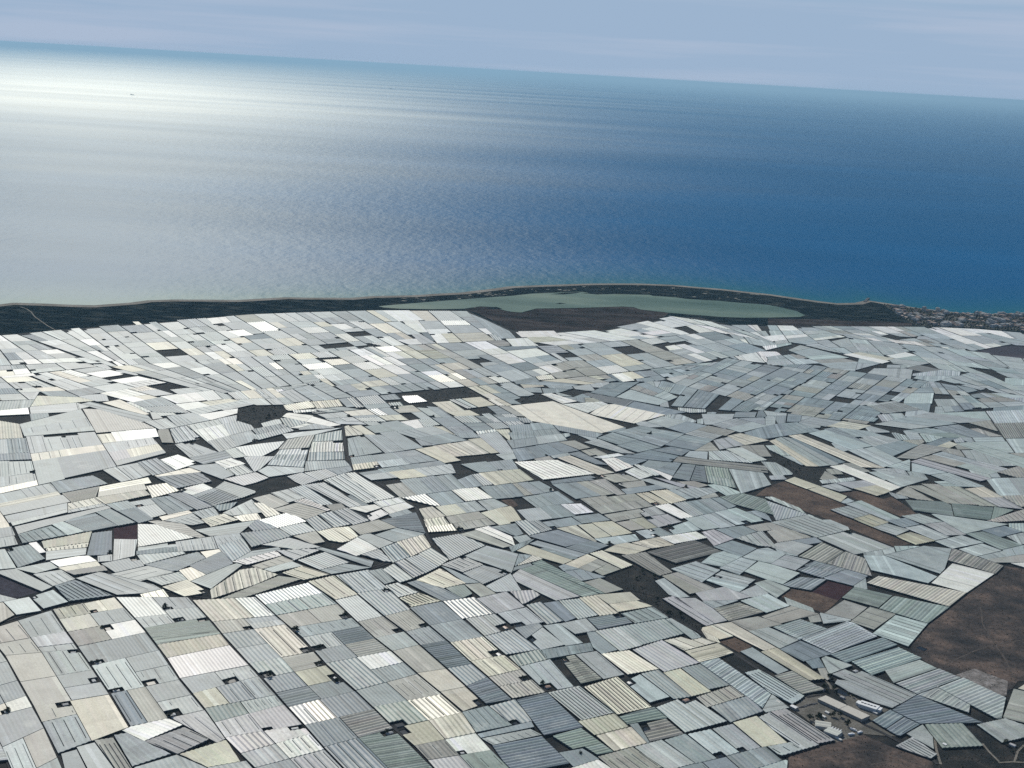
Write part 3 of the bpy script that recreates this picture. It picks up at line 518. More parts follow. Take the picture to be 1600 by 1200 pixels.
# ------------------------------------------------------------------ greenhouses
GH = """x0 112 -22 19929 339 -833 1010 -454 356 407 -1029 1344
b1 27 190 8902 397 198 -203 391 -373 -194 86 -227
g0 122 -2397 8465 424 47 -51 219 -257 159 -249 -211
c0 121 -2944 9027 200 237 -302 503 -258 -142
p0 121 -2569 10123 493 316 -239 364 -454 -321
n1 25 -706 8836 289 77 -303 492 -96 -69 -43 70 -145 -105
b1 31 404 9510 309 171 -278 567 -248 -171
b0 122 -3381 10327 90 72 42 -64 366 296 -207 336 -472 -360
b1 123 -996 8759 285 76 -297 464 -232 -168
b1 25 3476 10079 542 84 -408 450 -303 -316
c1 116 996 9931 293 169 -243 530 -294 -234
l1 39 4162 10243 44 18 172 395 -253 357 -289 -231
t1 119 1882 9927 -215 339 -97 -85 -51 82 -194 -169 194 -399
b0 123 -3542 8864 188 310 -199 311 -250 -217
t1 43 2827 11646 215 -272 528 456 -151 288 -60 34 -524 -484
c1 52 4818 13107 -828 336 -179 -220 698 -532
l1 121 -3121 8818 173 205 -235 390 -207 -154
l1 120 971 9958 -261 447 -263 -158 260 -452
t1 53 2213 10197 116 264 -349 668 -184 -125
p1 122 1463 10781 332 230 -292 440 -285 -250
l0 134 4225 14118 475 -484 98 160 281 679 -301 41
t0 122 -3075 9848 94 64 40 -63 130 88 -302 500 -222 -179
b0 115 -4775 15730 -330 658 -475 -436 360 -793
l1 132 3413 10423 189 194 -369 409 -76 -62 -71 78 -137 -112
w0 145 5318 13731 -378 251 -420 -649 301 -220
b0 146 -3579 11771 228 74 133 123 -102 98 -593 241 -166 -193
k0 155 4472 10157 245 600 -205 91 -288 -568
g0 123 -4076 9669 247 247 -205 328 -269 -237
n1 57 4162 12227 345 452 -484 215 -42 -32 -213 -325
k0 123 -3540 9502 240 132 -255 400 -239 -138
c1 122 -1832 10628 172 105 -57 90 76 47 -278 443 -255 -140
g1 123 -1126 10090 214 169 -287 445 -240 -147
n1 99 3886 9755 -45 371 -325 -56 -3 -106 29 -282
k0 123 -3797 9902 239 137 -264 413 -265 -98
g1 115 1308 11319 418 312 -147 322 -453 -254
g0 115 1807 8793 180 108 -199 432 -187 -102
t0 141 3810 11639 348 579 -266 170 -348 -493
t1 37 3302 10960 559 426 -154 211 -522 -380
t0 87 3957 13619 524 -297 159 212 -415 567 -242 -32
k0 116 -5465 17144 663 402 -207 221 -806 575 -215 -24
k1 123 942 8997 342 121 -201 282 -274 -178
c1 123 -2570 11284 344 145 -270 418 -365 -106
c1 107 -2700 11805 332 412 163 287 -248 154 -139 -87 -170 -561
c1 132 -2019 8742 209 107 -170 300 -282 -247
l1 133 -2548 8694 220 206 -404 268 -76 -46
l1 122 1539 9212 -221 335 -218 -139 85 -140 132 -186
w1 125 464 16213 671 382 -484 529 -566 -206
b0 121 -1243 9135 231 167 -186 305 -237 -157
c1 121 -2773 10488 456 321 -125 215 -477 -296
l1 128 3565 14573 417 320 -326 519 -534 -385
b0 125 -1490 8507 204 158 -178 258 -216 -153
p1 147 -2279 8900 172 244 -221 162 -230 -248
m1 39 2133 14243 -573 -475 282 -284 552 448
l1 125 3889 14084 502 310 -339 429 -65 -48 -50 62 -353 -260
k1 35 -1007 9307 241 174 -180 293 -247 -164
k1 79 7480 19685 902 275 202 952 -956 -311
t0 113 373 10385 96 52 59 -121 133 72 -190 509 -259 -181
l1 123 -3553 10041 244 140 -199 309 -85 -31 -40 62 -184 -67
p1 124 -1282 8670 214 165 -165 250 -225 -160
n1 27 -3007 10871 532 209 -132 223 -81 -53 -40 68 -395 -259
c0 113 2098 9524 210 96 -169 427 -212 -141
b0 122 -1209 9605 260 173 -187 295 -252 -185
x0 70 1204 19736 78 -89 558 -349 531 632 -754 494 -117 -47 -196 -370
c1 122 -501 9649 253 158 -182 295 -261 -145
p1 132 550 12246 239 148 -597 637 -76 -173 42 -169
l1 37 3609 10630 492 378 -144 170 -480 -362
k0 123 -692 9963 260 145 -226 342 -232 -183
g1 114 2216 9331 -92 206 -279 -164 -49 -33 102 -222
p0 122 -1755 9365 69 35 25 -40 196 102 -193 304 -234 -179
t0 121 -3285 8439 85 153 -247 415 -92 -151
l0 122 -3747 13043 489 368 -489 333 -194 -20
t1 124 -2033 11512 505 345 -166 236 -483 -361
g1 145 108 12928 64 561 -346 188 -217 -346
p0 132 -2038 9105 48 61 -257 433 -222 -152
b0 123 -4012 10729 238 164 -268 428 -202 -261
l1 112 4236 9920 70 44 67 186 -137 115 -281 -145 107 -288
k0 121 -654 10480 229 112 -264 444 -214 -154
t1 122 2169 10856 149 -348 1 -2 156 -207 81 88 56 80 -210 339 -101 132
g0 124 -1885 8540 274 84 -159 238 -249 -127
b1 119 -538 13181 355 506 -302 313 -285 -196
g0 117 -121 9496 276 151 -199 302 -200 -134
k0 121 -3198 8598 88 158 -240 411 -94 -156
b1 120 88 10943 292 151 -243 400 -250 -191
n1 122 -799 9571 99 62 49 -79 145 91 -191 310 -252 -140
g1 109 1905 9907 302 229 -24 104 -77 149 -322 -226
g1 120 -1055 11638 219 183 -218 413 -64 -34 -35 65 -218 -115
p1 120 2558 9616 -293 511 -111 -100 78 -195 182 -308
n1 31 624 9318 89 46 91 -111 124 63 -233 344 -222 -157
c1 114 -352 9360 224 126 -116 315 -253 -158
c1 122 1138 10685 282 144 -241 349 -254 -110
t1 125 -2180 11738 482 361 -179 235 -440 -387
g0 123 -2808 8566 184 21 -293 415 -104 -82
k0 122 -2618 9353 126 86 -311 499 -122 -83
g0 120 -413 11134 287 165 -211 365 -282 -184
b0 119 -623 11485 283 185 -208 388 -291 -194
g0 123 -953 9820 254 141 -198 303 -225 -178
b1 30 -409 10603 200 109 -244 449 -214 -125
c1 115 936 9323 262 158 -101 250 -284 -178
g1 120 1714 9300 -197 367 -176 -124 204 -335
p0 121 -1994 9189 259 133 -161 262 -226 -174
g1 120 -1374 12156 281 148 -245 472 -300 -203
p0 118 -318 8768 225 101 -139 254 -224 -100
t1 79 7640 20614 963 313 178 841 -1011 -347
n0 119 -89 8872 230 104 -139 253 -230 -103
g1 38 3127 11187 587 470 -96 150 -594 -458
n1 40 820 12382 158 107 -637 703 -145 -148
l0 124 -3269 11274 259 120 -242 366 -316 -48
c1 118 -220 10770 192 109 -55 104 94 54 -136 257 -287 -166
w1 151 -2567 9066 213 278 -133 90 -237 -163 -49 -68
p1 120 2557 9639 145 68 -293 502 -135 -70
t0 141 2553 13353 214 -204 134 -104 248 357 -235 198 -153 91
w1 123 -1463 8932 225 160 -135 220 -228 -176
g1 137 -3958 11555 341 191 -453 316 -140 -168
t1 117 1905 9421 -176 344 -192 -103 154 -293 72 49 36 -68
l0 121 -1283 11475 208 157 -290 470 -191 -158
l1 118 -333 11676 292 171 -203 367 -291 -146
p1 125 -1685 8774 218 155 -137 202 -221 -171
y0 121 -575 9232 218 124 -144 283 -179 -112 68 -100 -67 -42
l0 87 2943 16109 456 458 -19 519 -439 98
y1 119 2710 10772 150 51 -306 603 -165 -110
p1 126 -1828 8967 218 169 -123 180 -257 -133
c0 117 4817 17636 330 21 -846 1567 -208 -124
t0 141 5411 15032 667 458 -833 238 -35 -16 196 -668
g0 114 -5414 14849 212 271 -378 833 -229 -210
l0 116 922 10568 185 115 -219 444 -188 -93
g1 123 -2013 15989 -209 -332 615 -786 125 140
g0 123 -1721 11065 475 307 -104 176 -461 -274 45 -63 -40 -24
c1 120 -52 10484 269 183 -147 261 -285 -163
y1 117 981 9941 -301 -171 119 -212 276 171
k0 127 -4251 10565 234 161 -230 327 -195 -252
k1 123 -2627 8608 109 13 -286 463 -121 -55
g0 122 -2642 9688 229 156 -160 248 -226 -153
g0 120 -3024 8302 104 120 -185 327 -88 -159
k1 56 4917 14065 410 -337 176 265 -413 487 -2 -3
c1 125 -1558 11948 191 159 -288 455 -223 -196
b1 121 -2728 9277 105 72 -308 502 -101 -68
b1 38 -60 9990 202 101 -208 375 -161 -182
c0 122 -442 10157 200 114 -180 316 -231 -112
w1 116 646 8841 300 151 -137 190 -209 -154
l1 115 1888 9479 59 35 27 -58 111 66 -164 360 -174 -102
g1 116 1644 10331 -228 482 -161 -101 233 -450
p0 118 -25 11849 271 204 -183 359 -283 -221
l0 36 3942 11182 -108 162 -386 -273 13 -244
t0 122 7240 17970 213 588 -634 787 -225 -126
b0 47 -5407 13752 537 571 -163 225 -516 -571
l1 116 1311 11313 -184 385 -226 -127 203 -412
c1 116 1646 10337 177 113 -216 412 -156 -103
t1 40 2797 11642 324 298 -214 192 -305 -228
w0 117 -259 9184 60 27 28 -54 170 76 -125 249 -225 -127
n1 150 3766 12559 230 349 -346 174 -202 -317
g0 123 -2402 9869 218 183 -140 218 -240 -153
g0 120 -2955 10190 228 168 -152 266 -228 -184
g1 117 1810 10489 191 104 -201 389 -180 -105
t0 99 2077 8891 99 80 82 360 -10 14 -234 -134
n1 59 3226 15307 -10 614 -243 192 -328 -205 124 -240
k0 142 3393 12154 186 -163 321 423 -215 151
g1 127 -4670 15041 -261 275 -383 -352 233 -372
m0 119 -458 9028 225 100 -120 224 -219 -124
k1 70 3917 13434 55 535 -166 196 -296 -419
b0 126 2576 11403 168 -236 295 197 -234 259
c0 123 2424 11354 121 82 -332 536 -188 -94
l1 134 3314 10331 86 84 -341 390 -91 19 -39 -83 83 -138 185 -189
k0 113 -4489 10883 104 116 62 180 -205 262 -147 -125
b1 35 -1614 9732 231 169 -140 213 -229 -155
g1 157 -3241 12436 53 10 189 389 -117 157 -424 -429
k1 173 -2414 11878 92 103 356 435 -222 55 -429 -652
b0 52 -4378 14197 -58 66 -728 -835 116 -212
g0 117 -4985 12163 265 124 -294 480 -171 -98
g1 47 -4392 13392 255 250 -354 346 -100 -115 -132 -193
k1 123 -3564 10612 230 175 -172 263 -237 -167
g0 122 -2076 10479 241 146 -166 265 -243 -142
g1 117 121 9710 63 36 40 -62 88 49 -137 358 -205 -145
c1 112 -6643 16554 360 157 -284 637 -447 152
g1 122 -2610 13227 345 394 -185 222 -362 -222
t1 139 2059 12966 240 388 -225 221 -299 -270
b0 122 -1754 9966 226 153 -149 238 -224 -152
b0 143 681 13797 281 243 -354 297 -242 -185 -85 -83
k1 30 1225 9511 277 155 -117 240 -158 -98 24 -109 -59 -37
t0 118 1283 10182 174 124 -214 398 -83 -97 42 -81 -60 -70
b0 122 -2247 10752 242 141 -174 277 -246 -134
k1 117 1752 10152 347 251 -92 178 -325 -260
b1 105 -4169 12717 189 56 -20 65 43 13 -188 622 -175 -104
g0 122 -2551 9543 98 67 63 -101 135 93 -153 236 -229 -156
b1 136 -3857 15015 337 342 -224 329 -453 -286
b0 118 -2945 8487 135 60 -201 339 -86 -74
n1 120 -2125 9415 225 173 -106 181 -240 -145
m1 118 1630 13077 150 125 -227 567 -276 -151
k1 32 2603 10499 198 108 -203 342 -177 -124
n1 171 5488 15684 392 -74 31 26 203 496 -400 58 -111 -1
l1 50 3957 10331 56 145 -184 305 -215 -163
g1 125 -4706 12296 169 275 -291 360 -131 -120 43 -68 -46 -43
b0 122 -2075 9734 177 107 -183 291 -161 -137
g1 37 -3106 12601 217 -202 191 335 -188 319
k0 38 2534 12148 23 -39 133 -102 427 291 -236 165
k1 33 724 10457 181 115 -220 446 -73 -48 34 -97 -53 -35
b0 116 -6346 16899 723 553 -209 416 -621 -747
c0 34 1792 11020 187 125 152 122 -114 189 -327 -219
k0 123 -1082 11139 169 124 -52 75 63 46 -169 243 -208 -158
n1 173 5028 15828 444 -154 107 458 -60 126 -484 -25
k1 55 3496 13741 286 408 -187 275 -359 -509
l0 127 2792 11634 -236 259 -209 -119 230 -359
c1 136 -346 12560 -279 366 -212 -361 278 -169
c0 121 -237 9836 110 103 -49 87 47 44 -111 194 -198 -112
k0 126 -4091 10360 263 97 -186 262 -232 -159
g0 122 -907 10262 245 194 -126 203 -259 -181
k1 36 2575 12268 -207 200 -278 -191 100 -293
g0 122 -3294 9637 246 135 -125 196 -245 -138
w1 122 -1049 10484 258 181 -131 210 -273 -167
p0 104 1955 12661 52 -200 333 75 173 106 -244 232 -302 -203
g0 45 -3506 12541 -288 -271 326 -133 257 279
l1 118 -114 11317 146 120 -64 113 105 88 -110 194 -265 -152
k1 118 155 10109 267 144 -109 219 -268 -164
c0 115 -5209 13415 -45 83 -293 463 -143 -106 250 -628
g0 124 -3518 11051 256 180 -170 247 -250 -178
t1 123 2863 12465 -164 288 -312 -230 205 -275
g1 128 -1786 14690 137 83 -551 799 -230 -142
k0 121 -3396 9263 210 155 -77 128 -96 -53 -47 77 -132 -73
b1 138 -1814 12699 262 253 -283 256 -243 -279
b0 124 -1377 9904 236 174 -107 149 -57 -39 -35 49 -177 -119
k1 33 -1185 10721 258 158 -166 239 -239 -163
g0 120 -2861 10031 97 66 54 -89 134 91 -146 254 -231 -170
y0 123 -1520 10124 176 118 -59 91 59 40 -94 146 -232 -157
l0 118 115 11625 102 64 44 -79 165 104 -165 322 -271 -184
k0 122 -828 11313 130 104 -36 63 62 49 -163 285 -215 -180
k0 33 -1675 10366 173 117 -46 81 60 41 -93 168 -247 -151
g0 128 -4278 11745 57 122 -491 393 -164 -92 26 -34
g0 146 -2762 12049 162 667 -66 29 -58 -70 -269 -470
b1 17 -1177 14101 326 -129 -162 674 -364 -336
l1 122 -1962 10302 94 64 59 -92 130 89 -153 256 -239 -146
w1 120 5124 16784 -522 941 -225 -145 575 -987
k0 124 -1855 11255 246 146 -174 274 -247 -169
w0 123 -3329 10792 238 181 -166 253 -180 -127 66 -101 -64 -45
g0 121 -1442 10564 251 154 -146 233 -232 -158
l0 123 -907 10887 215 155 -155 263 -231 -171
g1 120 -228 10288 160 182 -139 236 -198 -108
b1 140 -3300 14469 252 341 -387 291 -183 -327
p0 114 2095 12242 -14 36 -142 248 -172 -33 130 -279 153 -300 128 84
k0 147 3423 12208 226 333 -191 163 -280 -378
g0 100 863 11135 -21 165 -443 -213 40 -184
g1 129 -4904 12952 352 319 -252 240 -237 -314
b1 34 -1336 10959 241 164 -146 244 -240 -155
k0 152 -2351 14726 -51 20 -217 -273 417 -276 178 309
g1 118 -2721 12787 126 322 -156 361 -217 -252 23 -63
g0 33 -3104 13484 285 138 81 439 -568 -415
c1 123 -3747 10889 224 158 -163 249 -219 -156
c1 123 -2248 9629 167 101 -167 261 -152 -127
k1 82 6487 16226 439 101 77 478 -615 -148
g0 87 3449 19127 10 -95 236 -206 481 357 -64 624 -72 -39 -214 -213
b1 139 -171 12566 219 284 -83 51 51 65 -201 123 -203 -260
n1 29 1067 9776 332 141 -91 181 -296 -204
g0 115 -5263 13530 443 544 -71 205 -494 -548
n0 121 5655 14526 330 217 -325 411 -240 -124
g1 124 1287 11808 330 180 -101 207 -27 36 -325 -216
p0 132 6325 17288 210 158 -729 819 -201 -203
g0 121 -1893 9591 232 179 -92 153 -246 -149
k0 121 -1604 11404 175 104 -53 91 77 46 -120 207 -253 -173
g0 122 -3422 9835 179 101 -53 83 66 37 -76 121 -245 -140
b0 132 -546 12075 188 99 -198 219 -282 167 -84 -71
l0 105 -3710 12789 -105 471 -234 -29 175 -610
c1 107 -4643 12842 374 248 -69 321 -398 -379
g1 129 -3707 14086 225 236 -377 410 -186 -128 288 -449
l0 109 -3555 16853 223 -374 192 40 130 408 20 348 -263 -171
c1 111 -945 13220 186 317 -109 385 -268 -293
g1 112 750 11823 195 128 -168 384 -197 -83 44 -121
g1 124 -3888 9395 106 130 -172 259 -119 -119
b0 151 -4939 17929 -121 224 -996 583 -81 -156 1081 -771
g0 121 -669 11041 212 125 -176 294 -191 -153
l0 123 -2219 11431 170 71 -261 400 -180 -52
l0 119 2460 10866 110 95 -247 448 -124 -106
w1 123 -1603 9140 228 177 -49 80 -106 -54 -36 58 -160 -83
l0 136 15 9313 372 206 -87 81 -373 -197
l1 124 -3884 10547 260 120 -146 221 -239 -164
l1 121 -1299 15163 -600 886 -110 -48 537 -992
g0 122 -1892 9846 136 82 -195 314 -125 -105
g0 115 -5071 13164 -308 -253 106 -265 334 276
g0 117 814 9194 -117 143 -181 -85 104 -201
t0 83 6387 16663 292 71 108 792 -206 -53 -141 -107 -70 -629
k0 133 2704 11988 -208 160 -285 -161 140 -207
l0 82 6684 16737 322 77 116 720 -115 -29 14 82 -229 -59
w1 135 -1504 13143 198 250 -260 318 -165 -404
l0 116 568 11701 -149 -73 198 -422 159 85
c1 116 -6751 18282 734 505 -256 159 -604 -51
l0 111 -100 17274 176 105 -111 521 -131 487 -281 -224
t0 128 -4308 11188 178 118 -213 291 -182 -143
l0 118 394 11086 214 140 -197 356 -99 -188 45 -94 -34 -65
b0 123 -3779 9531 111 136 -157 245 -124 -124
l0 161 7209 20567 430 251 -882 298 -419 -368 708 -246
c1 122 -1339 9519 126 83 -181 284 -121 -89
l0 120 -1618 10883 97 66 46 -82 135 91 -145 251 -232 -150
l1 113 6362 21778 -572 -401 148 -544 730 432
g1 134 3648 13121 231 318 -193 156 -310 -295 21 -26
l0 122 -2233 10141 94 80 54 -84 130 110 -117 186 -247 -158
p1 124 3397 9497 70 78 -115 263 -180 -168 22 -23
p1 121 1964 11839 81 71 -323 633 -117 -87 328 -580
t1 132 -2183 14120 -89 116 -184 121 -243 -282 240 -225
g0 72 2713 20517 327 -31 367 1028 -297 278 -8 -15
t0 175 2600 13787 284 -149 205 309 -151 193 -131 -68
c0 144 644 13260 102 132 -474 390 -118 -203
g0 112 -6057 14963 214 167 -235 571 -240 -76
y1 114 961 11931 185 92 -208 417 -159 -92
l0 114 -35 12379 245 79 -114 450 -239 -391 78 -116
g0 123 -3098 11539 83 31 34 -52 193 73 -139 218 -317 -48
g0 135 -4227 11888 149 204 -211 217 -216 -156
g1 29 930 11613 328 196 -55 127 -88 -47 -39 88 -240 -128
g0 25 -6614 17907 453 206 82 154 -149 367 -522 -359 18 -88
k0 129 -1547 13799 367 301 -225 225 -294 -281
c1 137 1688 11252 314 224 -114 84 -111 -69 -82 61 -173 -107
g1 115 399 12191 -138 -99 197 -435 151 104
k0 164 5716 18218 674 700 -335 167 -602 -859
g0 119 -1375 17168 240 181 -455 760 -205 -148
g0 149 -1159 13627 306 324 -328 137 -210 -267
w0 143 1865 25527 576 377 -845 674 -631 -413
n1 109 199 10717 242 175 -52 207 -276 -191
g0 131 -4189 11794 -109 -150 45 -53 -33 -45 162 -190 162 182
k1 118 3080 14330 436 245 -245 284 -247 -162 21 -155
l0 140 2322 20545 184 311 -557 658 -277 -602
l0 82 6834 18095 292 80 -374 724 -193 -56 -45 -404
g0 136 2808 14103 -242 211 -243 -242 263 -282
g0 116 -1994 17818 -4 -3 389 -831 236 177 -376 711
g0 123 -2940 11299 82 54 53 -80 155 102 -134 211 -276 -105
b1 125 -4044 15698 -354 479 -179 -230 324 -493
l1 73 3203 15112 429 296 -420 469
g0 117 5420 18299 554 685 -190 221 -518 -441
c0 128 1387 16700 -555 676 -175 -144 518 -682
l0 143 3224 13944 247 348 -210 133 -197 -110 -74 -103 -6 -56
n1 41 994 12492 44 14 -623 833 -101 -113
w0 117 -3748 17403 -218 519 -300 -388 285 -482
k0 121 -2428 11041 177 98 -39 63 69 38 -91 146 -254 -107
c1 123 -3908 11146 232 165 -139 209 -217 -177
g1 157 -2157 13237 258 107 -382 234 -237 -260
g0 134 -3417 15466 99 201 -311 421 -315 -183
g0 127 -3759 12318 221 215 -86 157 -70 -59 -48 87 -224 -188
t0 145 2325 13449 258 340 -164 155 -139 -113 -158 -290
c1 127 -4475 14309 389 415 -103 167 -464 -374
g0 104 -458 25678 196 -502 287 133 -135 670 -497 1047 -365 661
g0 103 -2511 15973 526 350 -99 224 -478 -142
l0 126 5537 14748 -188 220 -395 -277 132 -222
w1 117 -143 15340 -214 381 -153 -75 -144 -97 190 -394
k1 118 41 10315 191 116 -38 77 77 47 -53 106 -267 -183
k1 108 5949 16205 -255 819 -239 -25 135 -419 150 -385
k0 27 -3307 13453 112 -42 47 38 -322 366 -300 62 -92 -47
g0 117 1080 11182 -183 375 -77 -32 40 -315 74 -137
l0 116 710 11480 210 112 -96 265 -252 -164
k1 107 5958 16969 -239 -25 240 -772 233 11
b1 136 -389 12856 200 241 -169 196 -50 -70 -37 43 -167 -237
l0 117 -3015 14171 312 180 -223 422 -215 -528
c1 148 -1928 12406 223 179 -298 192 -166 -222
t0 129 -2893 15664 377 289 -16 138 -14 32 -449 -8 -76 -234
t0 112 5132 17690 237 240 -297 715 -226 -168 -17 -16
n1 27 -2923 10733 479 298 -26 45 -535 -210
l0 73 7138 23611 270 842 -113 103 -614 -165 -10 -12 -232 -453
b1 145 -3044 14811 114 212 -10 54 -109 100 -326 205 -52 -276
l1 102 2843 14186 200 -18 -72 543 -249 -220 -99 -95
l1 106 -7137 17929 391 298 -91 442 -495 -241
g0 124 -3126 11063 232 152 -114 173 -258 -120
t0 118 6309 17048 -301 565 -301 -169 242 -469 247 26
g1 52 3398 13256 -265 27 -235 -256 64 -42 205 -65
b0 56 2394 19922 319 258 -768 524 -145 -392
c0 116 1060 12243 317 149 -80 197 -355 -129
k1 46 -4651 14531 -79 394 -330 -328 205 -284
l0 148 3116 13475 224 336 -239 133 -219 -312
t0 144 2740 13693 -155 86 -288 -369 190 -163
l0 160 6532 20172 466 272 -90 31 79 46 -650 226 -405 -357
b1 125 -2104 14706 123 65 -445 654 -149 -181 65 -87
g0 115 -740 14938 258 200 -178 396 -279 -182
b1 134 -3439 14298 147 142 -431 443 -178 -93
l1 116 -4342 16870 209 229 -43 70 60 66 -311 512 -166 -223
c0 155 1441 13715 171 186 -242 142 -131 -87 -143 -214 239 -85
c0 126 -810 16686 201 162 -399 586 -229 -190
g0 123 -5641 14071 267 301 -176 261 -257 -300
w1 97 -2588 16821 438 130 -71 398 -121 -44 -16 93 -264 -95
b0 124 -4433 15241 150 237 -289 450 -199 -211
k0 138 3 13647 98 77 -402 441 -180 -167
c0 114 344 16171 -187 438 -304 -154 213 -481
l0 122 2961 12947 -200 209 -155 -125 162 -376
l0 106 4226 17559 171 89 -425 1355 -112 -126
b1 114 -1114 13015 160 215 -179 385 -147 -198
g0 125 -4173 10132 135 119 -153 211 -141 -101
l0 124 -998 16079 355 197 -72 347 -23 35 -447 -305
g0 115 -5330 12951 270 222 -137 250 -243 -196
k1 90 -2995 16868 372 167 -28 644 -315 -319
c0 118 1218 14221 233 152 -209 371 -237 -95
b1 47 3255 9847 217 219 -95 113 -206 -231 58 -88
t1 103 2732 17579 588 -51 -260 552 -280 -91
g0 29 -4513 12527 324 218 -50 182 -356 -166
l0 110 278 14565 284 157 -151 380 -265 -155
g0 125 -5240 14835 -73 100 -246 -289 185 -273 248 279
w1 122 1888 14087 403 268 -100 192 -443 -260
g0 114 -5768 16188 -313 696 -188 -99 325 -736
l0 141 3317 9889 150 -232 50 200 -22 208
y1 134 -825 11886 269 187 -223 167 -178 -158
p0 122 -3401 15482 283 -214 112 138 37 71 78 151 -197 191
g1 113 -5847 15816 -124 277 -459 -185 108 -273
g1 113 -5971 16094 -277 621 -213 -97 259 -617
g1 134 -4126 13638 148 132 -397 394 -111 -143
g0 112 -6202 16001 -259 617 -211 -95 242 -614
g1 51 -3916 16380 -100 -115 61 -82 181 -158 277 362 -156 270
g0 114 -1055 15287 189 127 -251 571 -193 -144
b0 114 731 11853 -159 389 -149 -74 204 -424
l0 133 -4044 15727 158 294 -57 50 34 63 -277 241 -157 -264
c0 48 -5596 13926 547 604 -76 121 -543 -610
b1 126 -1658 14095 158 185 -300 391 -145 -154
k1 93 5972 15548 447 151 134 481 -708 -609
g0 113 -5842 15131 174 136 -35 79 44 34 -165 370 -242 -77
b0 148 916 13610 241 305 -190 121 -159 -138 -125 -140
l0 140 -4025 19285 -598 -703 206 -221 66 67 472 761
g1 98 -2544 16424 455 166 -56 324 -442 -100
w0 111 -2330 26317 487 299 -383 1005 -555 -185
g0 117 -3747 17402 -234 -351 271 -457 169 317
c0 113 -5420 14844 -76 170 -405 -447 88 -222
c0 105 4224 17568 -360 1296 -111 -125 290 -1207 134 11
g0 113 -866 15414 192 129 -237 566 -196 -147
c0 44 -4678 14728 485 443 -97 205 -438 -459
p0 122 -1437 9455 93 62 -175 277 -90 -67
g0 124 -3552 12570 323 367 -38 49 -394 -158 -26 -24
c1 128 1379 13353 -300 391 -140 -117 316 -406
b1 48 3174 9964 199 226 -82 108 -200 -212 64 -114
t0 125 5292 14254 367 251 -153 207 -349 -248
l0 120 4972 14727 210 148 -219 390 -234 -142
w0 135 -4327 12374 300 216 -121 126 -99 -30 -221 -175
g0 111 -80 9415 409 227 -23 86 -416 -258
g0 113 565 14716 263 146 -174 381 -242 -141
k0 129 1042 12513 188 131 -219 273 -168 -139
w0 113 -7278 17582 654 297 -138 328 -592 -451
g0 146 795 13481 107 124 -524 335 -87 -111
c0 116 -5525 16003 420 385 -116 231 -431 -340
g0 134 1776 17735 350 331 -309 318 -313 -370
c1 121 -3801 14941 -224 254 -190 -160 183 -409
b1 124 -645 12978 -222 310 -134 -136 244 -372
g1 130 -3821 13900 -285 364 -163 -160 329 -356
g0 134 -3237 12063 197 181 -122 187 -257 -238
p0 109 5158 14925 255 73 -128 434 -282 -136
g0 117 -6149 17487 316 381 -219 436 -262 -490
t0 72 6479 21639 502 121 267 803 -403 -100 -243 -439
g0 112 -674 15543 195 131 -220 555 -199 -149
l0 111 1884 12553 -208 474 -102 -96 106 -354 99 -73
w1 132 134 13729 -35 276 -262 327 -158 -138
c0 119 -335 17202 89 72 -296 562 -239 -199 309 -511
g0 109 -3794 18145 -172 -223 219 -520 262 369 -97 207
k0 112 -596 14323 402 279 -109 207 -361 -251
l0 114 2974 11308 -51 -55 -3 -328 255 215
p0 110 2333 14100 264 281 -190 288 -153 -124
k0 112 -89 14401 -105 201 -376 -262 46 -158 68 47 20 -70
c1 28 -955 24633 587 324 -258 729 -551 -278
t0 115 1117 13956 73 48 35 -49 288 190 -37 194 -468 -231
k0 133 -2626 14489 147 217 -119 143 -162 167 -161 -194
g0 45 -2650 19760 235 158 -590 869 -123 -189 53 -81 -35 -54
b1 142 1790 20318 153 417 -713 369 -78 -113 280 -437
g0 108 4660 19518 -276 437 -272 -148 64 -624
t0 115 2485 14714 199 118 -195 449 -204 -167
c0 113 -4557 16805 -317 -331 159 -339 300 409
w0 113 -4940 16905 304 239 -148 382 -346 -198
t0 152 2412 12763 125 194 -348 191 -78 -115 267 -253
g1 124 -641 12979 92 218 -205 319 -119 -204
c1 129 1139 12060 352 195 -149 114 -280 -133
l0 116 5266 18765 518 440 -194 226 -391 -144 31 -93 -94 -34
k0 110 -4263 15108 -416 -380 49 -184 459 370
l0 138 -6569 19292 252 287 -509 429 -225 -251
l0 92 -3106 15829 47 129 71 586 -305 -63 -66 -49
g0 69 9006 21852 152 387 -169 -41 -999 -487 -87 -238
t1 126 -2040 13839 -156 241 -97 -77 -145 -142 171 -218
l0 13 2912 19474 109 24 370 418 79 325 -523 -122
w0 127 1172 19775 341 640 -90 141 -622 -321
c0 123 -472 17126 -312 518 -234 -195 309 -455
k1 113 5556 16196 177 0 -285 733 -209 -68
w1 144 -2263 13036 -85 124 -371 -377 164 -58
b1 123 -1853 13973 165 143 -273 396 -131 -139
t0 69 8952 23597 818 208 97 248 -640 214 -177 -47 -136 -370
l1 122 -991 12487 119 126 -230 374 -92 -178
p0 115 1760 14616 299 249 -139 253 -213 -122 36 -88 -84 -48
l0 119 2342 15796 319 345 -61 139 -369 -96 -94 -82
k0 127 2174 12819 -337 402 -89 -69 287 -428
l0 117 2 21585 345 421 -277 561 -373 -393
l0 150 2524 12964 112 174 -321 196 -91 -134 80 -44 -35 -52
l1 114 3310 17569 241 158 -267 577 -239 -133
l1 126 2344 9629 -203 -93 59 -105 30 -24 178 113
b0 148 -1314 13031 -574 308 -64 -35 631 -441
b0 109 -3540 16910 139 260 -19 73 78 78 -206 436 -199 -355
c1 134 1627 13903 263 150 -150 236 -324 -246
g0 115 597 15217 230 134 -190 414 -223 -152
g0 112 -5901 14568 199 220 -141 342 -214 -167
k0 121 1747 13152 -88 -68 237 -454 138 93
c1 141 -3161 13770 237 275 -192 176 -208 -226
